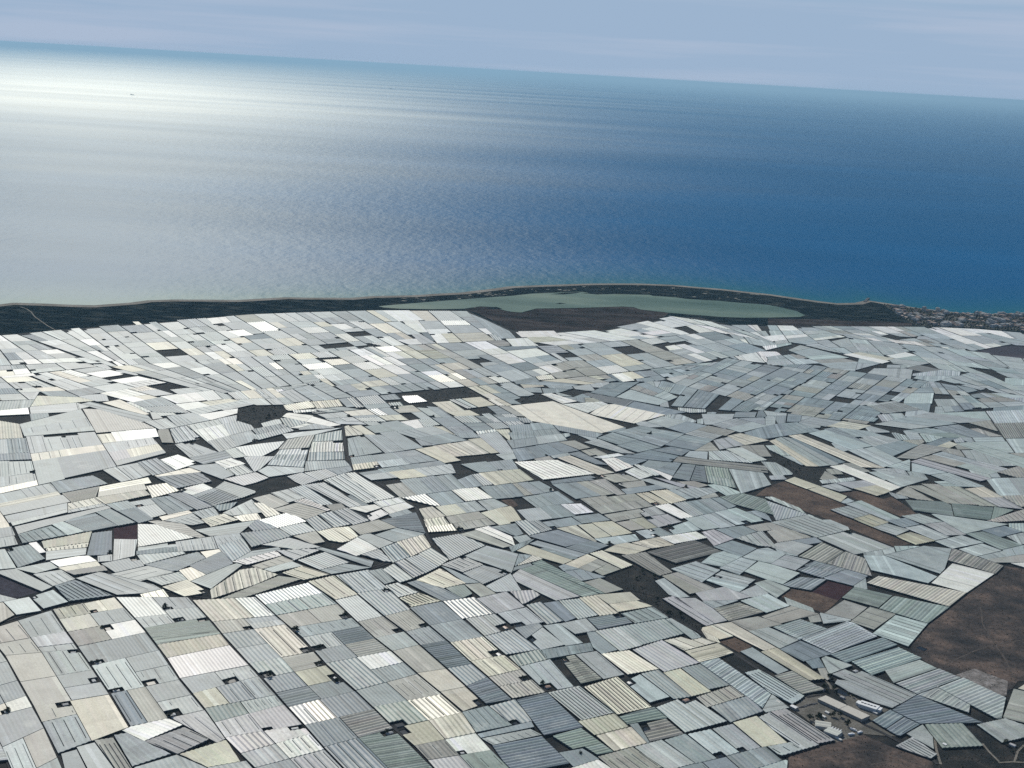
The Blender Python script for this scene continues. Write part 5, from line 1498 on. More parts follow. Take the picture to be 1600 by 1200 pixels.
g0 116 1203 9486 19 9 -68 311 -69 -29
w0 122 -1479 14264 165 281 -107 142 -105 -170 39 -75 -46 -74
w0 117 -1211 18393 -123 413 -232 -190 243 -322
W1 92 10622 28446 93 -3 15 869 -607 88 5 -62
g1 35 -137 24040 591 448 -73 163 -671 -291
w0 114 -5721 24964 286 292 -220 508 -306 -273
g0 109 -2892 17876 458 199 -10 29 -293 141 -180 -299
g0 109 3425 14328 184 106 -46 132 -18 18 -278 -156
g0 29 -2585 24636 240 138 -321 659 -254 -139
l0 41 3404 26075 -190 425 -386 -320 211 -463
k0 118 1104 17427 80 59 29 -58 140 103 -156 276 -204 -155
g0 120 -4613 22814 247 169 -294 504 -188 -135 57 -96 -58 -41
c0 121 -5445 22123 227 154 -286 476 -226 -160
t1 162 9081 24740 464 -152 -105 487 -440 142
l0 117 -3877 26228 354 203 -270 530 -363 -200
w0 105 7872 28214 395 43 -187 755 -405 -111
c0 139 7334 25454 -574 443 -197 -171 554 -524
l0 137 3280 21641 224 -210 220 410 -228 207
c0 118 -3891 19436 178 102 -238 457 -169 -133
g0 13 3424 20025 340 79 88 349 -343 -81
g1 116 -1209 18409 19 3 201 175 -134 283 -205 -62
g0 115 2691 15455 112 131 -157 305 -120 -48
g0 120 -4567 23371 354 250 -203 353 -353 -257
l0 141 5621 17244 -219 122 -196 -136 176 -206
t0 101 8838 26160 394 -121 -148 684 -360 104
l1 94 3797 17982 123 36 -120 500 -147 -45 18 -215
l0 95 7913 25783 443 -142 -63 582 -322 99 7 -130 -89 27
l0 122 -6410 21529 265 181 -201 324 -71 -50 -36 58 -192 -136
g0 48 -6689 20449 289 319 -251 144 -273 -296
w0 106 -1845 25293 173 81 -198 823 -311 -138
c0 28 -1199 24500 226 124 -229 799 -211 -107
l0 120 4983 17076 222 154 -209 246 -140 -70
g0 117 0 20054 167 32 -325 637 -147 -67
w0 115 653 22378 214 260 -207 447 -227 -244
g0 117 -4191 21837 222 125 -249 497 -224 -147
l0 61 3947 21427 210 -193 229 413 -215 190
c1 120 -3025 22005 280 213 -195 337 -303 -162
k0 104 5443 14087 227 37 3 197 -298 -145
l0 63 5998 23032 293 -133 231 439 -299 135
g1 116 -2925 25300 257 140 -291 596 -109 -57 -42 85 -161 -84
l0 117 -440 21881 82 57 34 -66 112 80 -290 561 -194 -132
l0 113 1828 24949 398 272 -171 395 -397 -252
l0 91 9241 26028 261 -104 31 668 -428 123 8 -94
k0 80 5670 14139 157 26 78 268 -232 -113
l0 141 3805 23597 339 -278 185 349 -346 273
g1 112 -274 15808 116 82 -193 417 -87 -63
g0 119 -2572 20190 213 155 -209 375 -210 -154
g0 37 -7011 22491 262 197 -244 394 -260 -203
W0 120 -2669 22896 257 157 -270 479 -236 -177
c0 120 -4356 22378 247 162 -254 436 -245 -168
g1 99 -3089 14374 30 276 -234 -179 102 -170
l0 78 2733 19555 53 12 25 110 -203 338 -132 -31 -49 -229
l0 101 8747 27919 492 7 -105 581 -500 -72
g0 74 2580 21438 167 -98 179 623 -164 153
k1 63 5782 22612 289 -132 216 412 -293 134
l0 87 10734 28427 308 -5 82 834 -375 54
g0 125 -3940 14429 -105 164 -188 -166 82 -105 66 65 45 -57
l0 28 124 20583 140 51 -400 779 -70 -50 60 -117 -50 -37
g0 142 4901 23178 230 -183 267 482 -236 179
l1 139 3293 22607 251 -224 49 93 72 -64 126 237 -329 284
g0 105 -642 17934 244 85 -111 284 -258 -168 56 -118
W0 104 -1424 24375 221 121 -215 819 -120 -61 25 -103 -87 -43
g0 109 -3966 17922 150 194 -63 351 -209 -255
w1 118 -2282 23289 297 182 -209 413 -308 -188
b0 128 -7314 19225 239 121 -229 261 -80 -47 -61 69 -110 -65
l0 64 5063 22733 338 -155 155 311 -91 41 32 63 -252 116
g0 155 4623 21817 324 -150 165 330 -329 152
l0 118 -4074 19332 176 101 -227 425 -166 -131
b0 162 2172 17469 20 41 56 -14 27 58 -455 180 -126 -142
g0 140 4512 22464 229 -193 236 427 -234 190
l0 112 1361 24698 429 291 -150 365 -346 -220 37 -97 -81 -52
g1 120 -3030 22710 -222 384 -281 -184 212 -376
l1 118 -3033 24027 209 149 -321 612 -218 -146
t1 85 6146 19178 54 17 313 349 -291 138 -37 -17
g1 121 -5543 22853 297 213 -234 393 -215 -159 64 -106 -81 -60
g0 63 5174 21203 356 -140 143 278 -357 147
w0 145 -5769 19043 188 139 -348 248 -151 -173
l0 23 8281 21860 475 232 -129 219 -407 -142
g0 102 2254 22496 286 245 -98 350 -337 -198 13 -76
l0 134 -7146 19435 102 52 76 -86 140 71 -340 321 -192 -113
g0 127 -4771 13952 325 310 -59 72 -296 -296
b0 154 2325 17662 -372 222 -133 -150 454 -180
g1 156 6225 23479 300 -135 227 433 -304 138
g0 122 1756 14303 161 94 -142 216 -91 -58 40 -68 -53 -34
l1 115 2985 25785 -174 382 -369 -306 201 -436
w1 109 2080 22205 -190 518 -199 -140 173 -545
g0 111 -2112 19238 61 11 265 180 -79 222 -334 -200
g0 118 -3367 24648 220 147 -211 400 -136 229 -215 -135
b0 31 -1811 22419 274 167 -198 392 -285 -173
l0 123 -7439 20241 395 353 -126 165 -320 -243 50 -89 -72 -55
g0 25 -195 19363 208 89 -224 436 -146 -77
c0 117 -1677 22907 207 132 -283 558 -208 -127
k1 114 2927 23659 387 325 -158 342 -282 -227 54 -123 -103 -83
w0 121 3759 26971 343 279 -342 639 -191 -194
l0 37 66 17392 -225 -169 22 -57 102 -182 152 93
l0 118 -4991 13706 -47 99 -210 -259 59 -97
l1 19 3908 20019 -7 107 -394 -136 3 -36 337 -290
b0 39 -4346 19692 95 75 -490 466 -131 -112
l0 83 9617 24283 36 -34 156 758 -369 217 -4 -100
k0 117 -1090 23147 196 126 -308 596 -197 -121
g0 109 3141 15262 -21 101 -98 95 -130 -81 253 -314
k0 125 1532 16343 167 84 -140 205 -70 -33 -46 66 -109 -52
g0 133 -8035 22669 126 125 -494 554 -150 -158
c0 120 -2097 18319 -127 -85 246 -406 143 31
k0 117 2432 16252 132 124 -160 154 -231 -75 6 -24
g1 113 -207 18505 216 140 -111 263 -243 -87
l0 114 4041 24699 380 375 -147 334 -385 -369
l0 44 -5609 21086 222 210 -220 249 -287 -188
l0 63 5731 23194 264 -121 235 458 -270 122
k0 127 1366 16260 166 83 -197 270 -103 -49 59 -76 -74 -36
w0 130 7374 25465 528 449 -154 265 -513 -485 74 -61 -65 -62
l0 141 5205 17230 197 136 -401 222 -71 -35
w0 124 -4787 24168 -284 446 -242 -234 307 -431
l0 137 2743 22143 192 -179 239 461 -196 177
l0 37 -3514 21955 296 226 -184 308 -285 -219
W0 105 -1628 25218 344 173 -29 103 78 39 -91 320 -409 -193
g1 122 -2097 18501 338 83 -130 221 -326 -128
w0 129 -6603 21359 87 65 -507 679 -137 -119
l1 30 452 21684 -74 332 -27 -15 -325 -396 49 -200
g1 113 -6472 17533 146 273 -74 176 -219 -100
g1 37 -4773 23721 355 259 -200 349 -321 -323
t0 17 5936 19280 203 62 29 365 -169 80 -31 -10
g0 82 105 13522 159 269 85 204 -279 -309
g0 37 -6597 22478 288 210 -202 330 -286 -217
t1 114 4130 27765 391 -242 -333 818 -428 215
l0 115 -1190 19051 68 12 42 -90 94 16 -232 497 -186 12
b0 120 -2420 20935 292 215 -125 216 -71 -53 -41 70 -216 -161
b0 124 -1291 16281 251 171 -104 153 -244 -184
g1 116 -4045 22160 311 162 -164 349 -303 -200
W0 114 3444 24823 181 170 -319 706 -185 -165
c0 36 -727 21028 204 147 -205 403 -204 -145
l0 135 -7865 22278 226 214 -265 297 -253 -249
l0 32 6243 26180 218 68 -74 808 -289 -255 23 -260
k0 64 5606 23858 354 -160 178 357 -359 162
g0 62 5350 20669 371 -138 121 229 -372 143
g0 121 -6090 23765 294 229 -220 368 -292 -235
k0 115 870 22641 219 267 -193 431 -152 -164 50 -108 -81 -87
l1 85 3030 20241 21 169 -437 27 -10 -175 170 -116
g0 119 -1363 21225 133 82 -321 592 -60 -36 -33 61 -84 -51
W1 89 4650 25293 3 -394 137 -12 303 282 -26 229 -36 50 -297 -72
g0 41 -232 22874 103 97 -321 650 -202 -159
k1 32 -301 24385 220 148 -14 246 -116 249 -311 -178
w0 137 2244 26087 326 302 -94 97 91 84 -180 188 -418 -452
t0 72 6672 21260 -311 -185 -108 -336 47 -17 454 400
k0 82 7273 19749 205 63 6 34 -236 387 -145 -65
k0 85 6472 18483 29 8 39 357 -142 69 -168 -174
k0 114 233 15507 105 75 -197 417 -64 -34
W0 85 5162 26501 339 275 24 527 -310 -198 -141 -133
b0 124 -1040 16452 256 174 -100 152 -249 -188
g1 37 -2852 21702 282 212 -172 296 -278 -211
t0 118 1598 14210 92 54 -49 84 67 39 -77 134 -141 -89
k1 114 2496 24651 370 276 -172 340 -357 -252
p0 138 2198 16235 83 21 37 -42 115 29 -432 306 -118 53
l1 110 1905 16654 81 55 -140 315 -146 115 -24 -31 86 -235
l0 43 3075 24549 331 311 -161 355 -336 -306
b0 125 -1537 16113 246 168 -101 145 -239 -180
c0 141 -6830 20037 130 146 -403 313 -118 -129
g1 62 3153 22341 322 -291 138 261 -326 289
k0 32 996 22169 245 155 -155 443 -180 -110 28 -82 -61 -38
g1 30 -7451 21346 285 165 -258 261 -258 -154
l0 5 1195 21251 127 5 30 61 -61 409 -294 -235 37 -175
l0 99 8666 25507 280 -90 -126 735 -256 78
l0 112 -4990 13706 205 266 -35 101 -218 -267
w0 122 3242 27378 253 256 -304 509 -70 -84 -37 62 -187 -227
w0 117 -1905 24076 218 138 -157 470 -337 -239
g1 119 -4387 25605 180 107 -425 782 -189 -103
g0 105 8564 23230 212 0 -141 653 -236 -131
g0 31 735 13410 61 37 -13 34 -335 232 -47 -29
l0 88 5474 19575 259 82 4 77 -215 249 -108 -122 -6 -209
k1 37 -1817 14662 -77 148 -164 -87 104 -206
c0 134 -6897 19149 300 142 -199 188 -271 -137
l0 25 10392 27815 441 237 -232 420 -403 -165
l0 118 -4200 25714 182 108 -418 781 -190 -105
l0 124 -7255 22449 157 144 -295 471 -186 -180
g0 14 6854 22478 413 103 73 411 -234 -59
l1 35 -3360 23741 54 39 269 211 -167 312 -338 -233
g0 141 2764 21380 164 -96 162 527 -153 143 -18 -34
c0 120 -4910 23319 246 176 -237 406 -244 -181
l1 130 -8385 22143 329 212 -237 242 -285 -191
l0 12 3888 19630 5 1 124 123 100 512 -166 -34 -98 -573
l0 97 8382 25599 279 -90 -102 722 -255 78
l0 39 6088 27073 668 580 -102 218 -598 -435
l0 12 4022 14841 11 186 -158 236 -104 -22
l0 115 330 23055 234 237 -178 385 -246 -221
l0 143 -6695 20188 132 146 -407 289 -119 -129
g0 62 6139 22566 287 -131 187 347 -291 133
w0 125 3334 26626 198 161 -105 278 -207 307 -255 -260
g0 120 -1049 14621 -74 127 -193 -233 53 -92
g1 119 2750 22170 323 631 -70 90 -309 -323 -63 -109
l1 86 6765 26056 430 -138 15 448 -404 126
c0 33 -2929 13117 -165 -109 99 -164 103 211
W0 119 -1947 22266 147 90 -330 610 -157 -96
g0 108 -3880 12613 -53 174 -128 -68 52 -154
l1 88 4670 24168 80 40 -17 -85 456 210 -37 327 -470 -268
l0 45 -7489 22983 91 88 -503 805 -115 -121
g1 115 429 22851 462 496 -81 181 -475 -481
g0 122 -7576 23394 259 211 -235 380 -201 -170 61 -97 -56 -48
l0 110 -3181 18167 -71 196 -59 -26 -151 -245 71 -192
l0 89 5390 17380 7 229 -115 66 -283 -78
g0 94 770 21022 139 194 -2 37 -420 -18 33 -376
t0 14 8863 22604 43 115 -369 173 -213 -52 171 -292
t1 162 7364 25447 557 -182 -32 584 -38 13
g0 24 -6914 18660 72 31 -89 434 -235 -111
g0 64 3619 20822 242 -129 142 263 -14 16 -202 189 -99 -181
w1 125 -7923 21131 176 102 -326 447 -147 -89
l0 139 -6942 19888 111 124 -419 353 -100 -109
k0 32 755 22005 241 153 -150 445 -204 -249
l0 101 2058 19120 211 70 -239 264 -71 -25 -89 -105 25 -122
k0 117 93 19339 118 0 -231 567 -159 -23
k1 123 175 13142 260 234 -16 22 -99 65 -151 -312
l0 120 -5150 23726 193 143 -393 552 -143 -112
w0 118 -984 20895 108 67 115 89 -156 308 -239 -147
g1 64 3453 20446 261 -25 143 264 -242 129
k0 35 -726 21617 144 102 -283 555 -145 -99
l0 155 5965 22237 284 -131 174 322 -288 132
g1 121 -8099 21027 172 100 -298 460 -143 -87
g0 102 144 13114 170 352 -136 19 -39 -347
k0 88 2877 10804 36 36 2 218 -72 -25 -3 -156
t1 91 5541 27221 484 326 -34 392 -426 -195
W0 120 -4643 12712 52 38 -195 271 -60 -46 12 -26
l0 112 313 13965 -57 140 -148 -94 77 -188
c1 112 2263 22460 -181 426 -200 -141 165 -452
b1 112 -2277 19275 115 68 -228 562 -107 -83
g1 120 -1908 20812 153 111 -263 447 -149 -110
l1 29 -3877 21826 292 175 -147 314 -219 -114 57 -114 -90 -47
g0 63 4893 20638 353 -127 111 215 -354 132
w0 145 1240 25603 251 164 -543 385 -123 -80 49 -221
g0 44 569 23295 237 240 -167 372 -249 -224
W0 145 -5337 19010 -234 167 -190 -140 295 -203
W0 91 5566 27753 423 194 -44 501 -351 -74
l0 35 -4777 22687 154 105 -335 570 -153 -110
c0 101 17 17929 -7 521 -19 100 -190 -59
w1 120 -2146 22284 124 75 -386 686 -132 -80
g0 128 -7752 22857 97 95 -493 662 -120 -126
l0 117 2117 16119 -1 0 -88 -52 187 -325 109 69
g0 117 -1275 22700 80 52 31 -61 213 141 -166 324 -293 -189
g0 62 3508 23023 79 -68 -43 -82 251 -217 144 274 -333 282
b0 162 1665 21486 -216 14 -180 -367 188 -120
g0 123 -8372 21505 295 180 -188 258 -263 -166
g1 120 -5497 24316 243 190 -202 348 -102 -83 -71 122 -140 -115
g0 117 -1454 22467 205 136 -218 429 -206 -132
l1 87 5786 20299 52 17 170 150 23 359 -179 -61 -47 -89
W1 120 -2271 22210 120 73 -395 681 -128 -79
k0 65 4424 21493 273 -107 147 305 -274 113
g0 121 -6425 22917 326 244 -157 260 -325 -249
b0 10 1902 22027 -243 -97 -210 -430 215 -14
g0 159 7572 22896 291 -44 -17 415 -220 149
l0 130 -7852 22761 95 93 -514 630 -117 -122
g1 63 5344 22418 257 -118 181 353 -262 119
l0 104 4834 27365 167 77 -97 762 -339 -106
W0 130 2748 26411 433 384 -198 260 -436 -435
c0 114 -2585 26207 132 68 -493 1096 -143 -69
l0 23 7934 21692 327 159 -59 296 -283 -102
b0 120 -1854 20310 151 108 -237 410 -148 -108
l0 39 -7634 20064 180 161 -172 309 -179 -127
g0 29 -1758 18963 153 68 -198 378 -146 -99
g0 30 -158 20733 146 67 -266 521 -132 -95
g0 34 -5243 21791 227 150 -199 330 -226 -154
l0 80 3759 13035 16 7 60 325 -181 -249 -4 -28
g0 64 5248 23117 344 -157 142 284 -348 158
w0 137 1963 26312 417 452 -224 233 -343 -417 92 -73 -74 -90
l0 121 -1784 20981 65 47 33 -56 90 65 -267 448 -152 -112
b0 112 -1684 19960 -125 309 -213 -164 107 -261
w0 120 -3310 25128 215 231 -232 410 -264 -169
g0 40 -7063 21555 149 121 -310 348 -183 -160
l0 111 -1155 27237 267 96 -156 606 -326 -97
k0 15 8218 22177 404 142 -129 221 -337 -51
c0 29 -3515 19590 117 66 -305 556 -86 -81
k0 112 4111 16965 24 -50 229 105 -107 317
l0 91 5510 26496 563 501 -25 286 -521 -409
g0 63 5966 23661 268 -121 197 384 -273 123
l0 115 3351 23951 159 157 -268 585 -163 -153
g0 156 6928 22962 149 -68 349 630 -154 69
l0 121 -4932 22580 152 104 -292 494 -63 -46 -44 73 -87 -63
c0 120 -4017 23321 154 106 -333 583 -154 -111
k0 15 4787 17405 95 26 0 59 -158 319 -140 -39
l0 91 6462 26578 366 215 54 574 1 22 -452 -499
c1 143 -5584 19501 248 184 -222 172 -199 -229
l0 117 -577 21721 144 102 -243 475 -61 -41 -40 77 -84 -57
l0 159 9866 25171 102 -54 309 1214 -198 -128
l0 62 6596 23437 298 -134 178 330 -301 136
l0 62 4110 23210 240 -197 185 345 -244 195
l0 21 -1287 18831 159 47 -176 373 -155 -74
l1 39 -6515 21456 87 64 -383 613 -128 -109
g1 136 -8162 22545 123 121 -421 422 -141 -148
g0 39 -4109 19879 121 95 -263 363 -151 -126
g0 128 -7700 21204 242 140 -231 272 -217 -130
l0 11 -2403 18297 385 53 -109 162 -372 -98
l0 122 7885 23482 94 30 91 -110 130 42 -241 497 -247 -250
l0 14 7469 21902 211 75 20 521 -171 -18
g0 61 4335 22136 216 -188 178 321 -220 186
W0 123 -8835 22314 199 134 -302 415 -149 -106
l0 113 2492 23982 202 160 -213 491 -200 -149
l0 85 4220 14107 20 186 -243 -150 -6 -67
c0 39 -7818 19902 179 160 -115 231 -75 -53 -55 110 -103 -73
c0 117 -308 20664 147 67 -252 493 -131 -94
l0 34 -5000 21952 147 96 -299 499 -146 -100
g0 112 -106 18964 265 84 -77 191 -292 -26
g0 78 2432 21793 254 65 71 263 -189 176 -36 -10
l0 62 3500 22055 227 -207 137 255 -81 71 35 64 -151 133
w0 115 3507 24123 161 158 -259 571 -165 -155
l1 132 -7909 21886 196 121 -338 343 -164 -105
l0 132 -7688 21625 259 154 -241 245 -234 -144
l0 98 8498 24517 306 -102 -210 657 -162 53
l0 73 6284 24160 4 1 644 751 -466 -128
t0 82 4714 14476 2 13 -295 -47 -24 -193
l0 36 -2005 20201 102 74 -45 77 46 33 -189 331 -145 -105
c0 36 -2355 20346 100 73 -55 99 72 52 -156 278 -170 -125
l0 99 8563 26238 254 -77 -125 729 -230 67
g0 121 -1527 20545 157 113 -222 372 -154 -112
l1 120 -1918 18894 154 68 -191 345 -146 -100
g0 128 -8108 21763 193 118 -306 360 -160 -104
g1 36 -6516 22006 131 93 -359 581 -76 -56 67 -108 -55 -41
g0 120 -1685 20430 153 110 -219 374 -151 -110
g0 64 4600 21138 437 -166 81 163 -437 171
g0 41 -4408 20218 73 61 -443 552 -96 -86
l1 117 -207 21429 194 140 -157 303 -78 -56 -37 72 -116 -82
g0 127 -4330 20283 73 61 -420 578 -97 -86
k0 87 2989 12067 117 47 12 176 -123 -83
l0 27 -2448 26278 105 54 -449 1115 -150 -72
t0 86 6842 26872 379 -116 17 501 -262 76 -11 -113 -88 25
l0 36 -6650 21912 130 92 -358 575 -74 -56 71 -114 -54 -40
l0 115 10194 28316 403 164 -199 358 -110 -26 -48 87 -253 -59
g0 77 4229 19941 179 38 48 59 78 307 -226 -46
g0 78 4189 19856 98 444 -210 -44 -10 -480
l1 87 5772 19229 157 48 14 217 -130 151 -62 -19 -18 -351
c0 120 -3859 23432 90 62 -53 94 65 45 -279 493 -155 -112
l0 117 -3334 19224 -181 356 -150 -86 169 -326
l0 113 2258 23901 83 66 32 -79 115 91 -212 503 -196 -147
l0 87 5615 17255 12 238 -138 77 -72 -19 -8 -182
l0 114 3628 24998 182 172 -211 470 -78 -70 -54 122 -109 -97
g0 31 644 13053 162 96 -154 110 -60 -78
b0 34 -2419 19270 112 67 -198 492 -106 -82
g0 62 5475 20911 370 -143 69 130 -20 73 -323 128
l1 22 -929 26599 206 88 -163 638 -267 -96
c0 98 2040 11456 -14 107 -128 182 32 -208
t1 43 5836 26365 270 268 -31 355 -535 -475
g0 63 3523 23099 197 380 -206 170 -192 -375
w0 139 1268 17315 301 220 -68 97 -361 -266
g0 162 -2424 19041 212 140 -269 94 -256 -134
g1 61 3900 21747 133 -121 250 458 -136 119
l1 114 3859 24485 179 176 -225 502 -182 -172
g0 86 7421 21440 169 83 3 85 72 35 13 325 -210 -75
l0 128 -7170 19019 270 128 -170 194 -172 -88 59 -83 -69 -36
c0 159 6404 18921 208 249 -78 153 -283 -327
g0 90 7685 21977 212 76 -19 463 -172 -18
k0 161 4511 20423 215 -73 147 295 -215 77
l0 65 5198 23638 138 291 -384 174 -94 -206
g0 62 3762 21873 134 -122 246 455 -138 120
k1 86 6127 19199 11 135 -320 -99 -4 -55 165 -192
c0 117 -1964 23476 207 127 -210 413 -208 -122
c0 141 -6560 19812 138 156 -271 210 -130 -144
g0 104 619 21247 321 14 64 89 -26 126 -420 -23
g0 37 -6050 23121 224 167 -200 332 -223 -171
c0 121 -4848 22052 88 57 -58 97 60 39 -241 405 -146 -100
w0 103 6852 27477 -83 178 -682 -592 18 -202
g0 62 6771 23035 151 -69 274 500 -66 30 49 89 -90 41
l0 62 3986 23949 173 -137 249 477 -176 134
l0 119 -2886 20870 165 122 -191 344 -163 -122
g1 119 -2716 20996 168 125 -193 342 -165 -124
k1 62 3112 21799 154 -144 204 387 -156 142
c1 102 446 21820 278 160 -61 301 -153 -86 -116 -142
g0 63 3786 24203 220 -172 199 383 -224 170
l1 122 -6206 21848 102 70 51 -83 189 130 -150 246 -290 -204
g0 63 5197 22121 253 -117 149 290 -257 117
l0 62 2952 21949 156 -146 201 385 -159 144
l0 121 -5779 23246 145 107 -310 518 -143 -111
w0 125 -7719 20818 194 110 -217 298 -175 -102
g0 36 -507 21188 142 103 -214 419 -142 -100
g0 142 -3774 19120 -104 69 -287 -461 64 -55
l0 45 -7585 22892 91 88 -445 651 -64 -67 74 -99 -47 -49
t0 86 6244 20674 22 275 -226 -77 -26 -401
k0 92 4310 17201 170 46 -5 152 -51 87 -122 -33 -17 -44 8 -157
w0 124 -7330 20106 -96 137 -371 -330 56 -85
g0 96 304 20909 191 13 -28 323 -134 -5 -137 -81 6 -52
k0 161 5149 20276 100 -34 -31 -59 270 -92 90 170 -370 130
w0 116 2144 16676 -23 45 -208 250 -56 44 231 -518
t0 14 5832 17187 -169 -43 60 -193 219 23
W0 118 -1401 21663 252 154 -129 255 -259 -158
g0 117 -2704 23988 153 110 -279 540 -158 -108
g1 155 6086 21759 142 -66 259 473 -146 67
l0 117 -2548 24102 155 112 -273 536 -160 -109
l0 86 6807 26499 403 -126 12 374 -381 116
l0 155 4939 22524 354 -163 104 209 -357 164
l0 121 -5271 23146 309 222 -106 180 -98 -72 -46 77 -209 -154
g0 61 4174 21844 152 -135 49 87 63 -56 111 201 -219 189
l0 117 -3585 19550 65 38 -270 533 -111 -87
g1 121 -6450 24055 110 88 -423 703 -108 -92
l0 121 -5630 23357 147 110 -265 446 -62 -48 -44 74 -85 -66
g0 119 -4144 19415 -105 190 -245 200 -16 -8 241 -487
g0 120 -4816 24225 178 136 -246 428 -194 -152
k0 117 -370 21313 145 105 -205 399 -145 -103
g0 140 -5735 20823 93 86 -400 351 -127 -83
c0 36 -5203 19194 -173 128 -192 -142 234 -166
g0 30 -3936 25710 114 68 -477 901 -120 -66
l0 114 3669 24332 117 116 -39 87 58 57 -178 394 -179 -169
g0 48 -6418 19973 140 158 -232 164 -55 -61 -48 34 -76 -85
g0 122 -7126 22988 129 100 -316 511 -128 -105
b0 125 -1779 15948 242 165 -72 101 -234 -177
l0 118 -3817 25780 115 69 -471 898 -121 -66
t0 101 6429 25630 7 -6 154 134 -50 506 -295 -92
l1 120 5369 25550 479 484 -175 231 -350 -596
l1 128 -7912 21491 218 130 -216 254 -195 -120
l1 162 8999 25224 217 -70 -124 642 -201 63
l1 39 -7027 23175 140 109 -295 478 -138 -113
g0 117 -3395 19651 -116 -67 196 -387 105 116
g0 64 5373 23960 214 -97 196 405 -218 98
l0 103 6018 27852 519 270 -119 254 -329 -69 10 -117 -109 -23
l0 97 8303 26318 148 -45 -18 121 107 -32 -76 539 -232 67
l1 90 7671 21643 103 50 -3 -81 142 70 -16 362 -213 -76
c0 26 -4619 21669 151 84 -219 397 -158 -104
w0 118 -8903 22087 128 84 -327 573 -89 -63
l0 34 -1135 21836 100 69 -314 620 -100 -66
l0 100 8905 22726 184 -87 -81 536 -202 6
c0 117 -1030 21907 100 69 -315 620 -100 -67
g0 96 7887 22787 31 -4 224 199 -35 174 -243 166
l0 96 3440 16788 215 57 -19 185 -195 -65 -10 -99
l0 97 1625 21874 -8 82 -45 -5 -275 -220 32 -216 116 -8
c0 117 -315 20252 167 49 -176 348 -160 -73
g0 110 2542 22808 343 281 -88 174 -328 -194
l0 119 -1127 20806 124 77 -226 417 -131 -80
l0 62 6513 22553 148 -68 258 473 -151 69
l1 111 8249 23390 226 54 -129 409 -243 -161
b0 37 -1574 14819 -250 318 -36 -26 48 -89 169 -245
g1 138 -5639 20913 93 87 -365 347 -127 -84
l1 13 6972 28303 399 74 -134 403 -406 -112
l0 36 -3384 23016 139 104 -263 470 -143 -102
l0 111 8100 23698 243 161 -112 354 -255 -258
l0 91 4878 18514 0 4 -174 313 -39 -12 5 -264 82 -153
t0 100 9131 24305 267 -89 -85 440 -257 84
g1 112 225 18881 -64 159 -263 -82 80 -190
g0 117 -3573 25649 167 102 -294 569 -172 -99
w0 91 5526 26884 523 409 -22 244 -486 -328
l1 162 9221 25153 143 -46 -20 93 74 -24 -120 555 -201 63
g0 120 -5422 25242 189 155 -293 508 -134 -114
l0 137 -7058 19762 65 72 -93 83 47 52 -224 203 -103 -112
l0 49 361 22023 136 165 -179 369 -143 -158
g0 159 5006 20867 176 -65 164 323 -177 69
w0 118 -2025 22812 141 86 -248 474 -147 -90
c0 117 -1880 22899 141 86 -242 479 -148 -90
k0 161 4343 20603 90 -31 -50 -105 124 -42 147 299 -216 77
l0 134 -6835 21122 157 79 -353 317 -129 -65
g0 39 -6922 23351 59 47 38 -62 82 64 -294 479 -140 -114
l0 114 4135 25776 213 198 -182 415 -217 -193
W1 115 9986 28848 359 84 -248 449 -309 -31
w0 147 1362 25197 237 156 -358 242 -246 -161
t0 8 4380 14236 19 156 -152 -94 -17 -169
l1 145 1606 25356 242 159 -349 247 -251 -164
g0 92 1091 20428 72 9 -5 313 -330 -29
g1 64 5391 23409 172 -78 216 441 -175 79
l0 117 -3190 24919 327 216 -153 300 -284 -306
g0 115 -7991 20284 178 127 -127 255 -178 -100
g1 39 -7257 22886 73 58 -50 81 53 42 -263 423 -126 -103
t0 114 4352 25977 217 201 -179 412 -221 -196
g0 18 150 20483 -157 308 -146 -66 195 -383
g0 113 -349 18828 118 42 -150 349 -132 -18
g0 39 -4179 19826 54 43 -462 522 -75 -64
g0 142 4164 23810 170 -134 230 437 -100 76 -49 -94 -73 55
g0 121 -5301 22452 146 100 -238 398 -145 -104
g0 122 -3906 20038 62 49 -325 553 -84 -71
w0 116 501 22194 136 166 -171 360 -143 -158
g0 118 -2652 23849 -168 320 -211 -150 180 -337
g1 121 -574 19663 -288 482 -87 -56 302 -486
g1 120 -5774 24787 93 76 -299 654 -149 -127
k0 111 622 17120 -68 179 -206 -174 35 -91
k0 96 7919 22053 283 102 -56 282 -165 -31 4 -97 -77 -14
g1 39 -4235 19782 53 42 -483 500 -74 -63
l0 155 5652 22357 285 -131 129 247 -198 90 -45 -87 -89 40
g0 116 -2034 24557 -263 555 -148 -84 276 -567
c0 125 -3971 19988 61 47 -348 532 -83 -70
w1 115 2945 24954 295 269 -142 313 -208 -220
w1 111 -5126 18328 53 24 -20 52 -407 446 -61 -28
l0 88 4759 24597 371 259 -35 303 -320 -277
k0 61 6666 22484 146 -67 261 471 -86 40 -54 -99 -63 29
l0 119 -1731 21880 142 87 -207 382 -149 -90
w0 107 7808 27115 383 -86 -111 387 -388 52
c1 30 195 21166 332 196 -19 88 -377 -21
g0 31 320 13180 -25 61 -147 -132 -17 -35 -9 -85 3 -7
l0 90 4937 16271 158 38 1 67 -182 164 -10 -10 1 -139
c0 118 -3713 25296 215 135 -232 390 -200 -119
g0 117 -3425 25801 170 104 -264 519 -176 -101
l0 162 9404 24214 240 -80 -96 443 -230 75
g0 109 -1169 17439 189 72 -292 262 -15 -5
g0 63 4925 20283 174 -60 143 280 -174 62
l1 129 -7166 21989 138 121 -221 297 -160 -146
l0 15 6468 24791 461 127 -300 337 -27 -8
c0 115 -1894 24656 -250 542 -149 -84 263 -554
g0 121 -5809 24053 149 116 -256 434 -148 -120
g0 31 -4309 25032 161 99 -268 486 -166 -98
g1 121 -5655 24174 150 117 -257 437 -149 -121
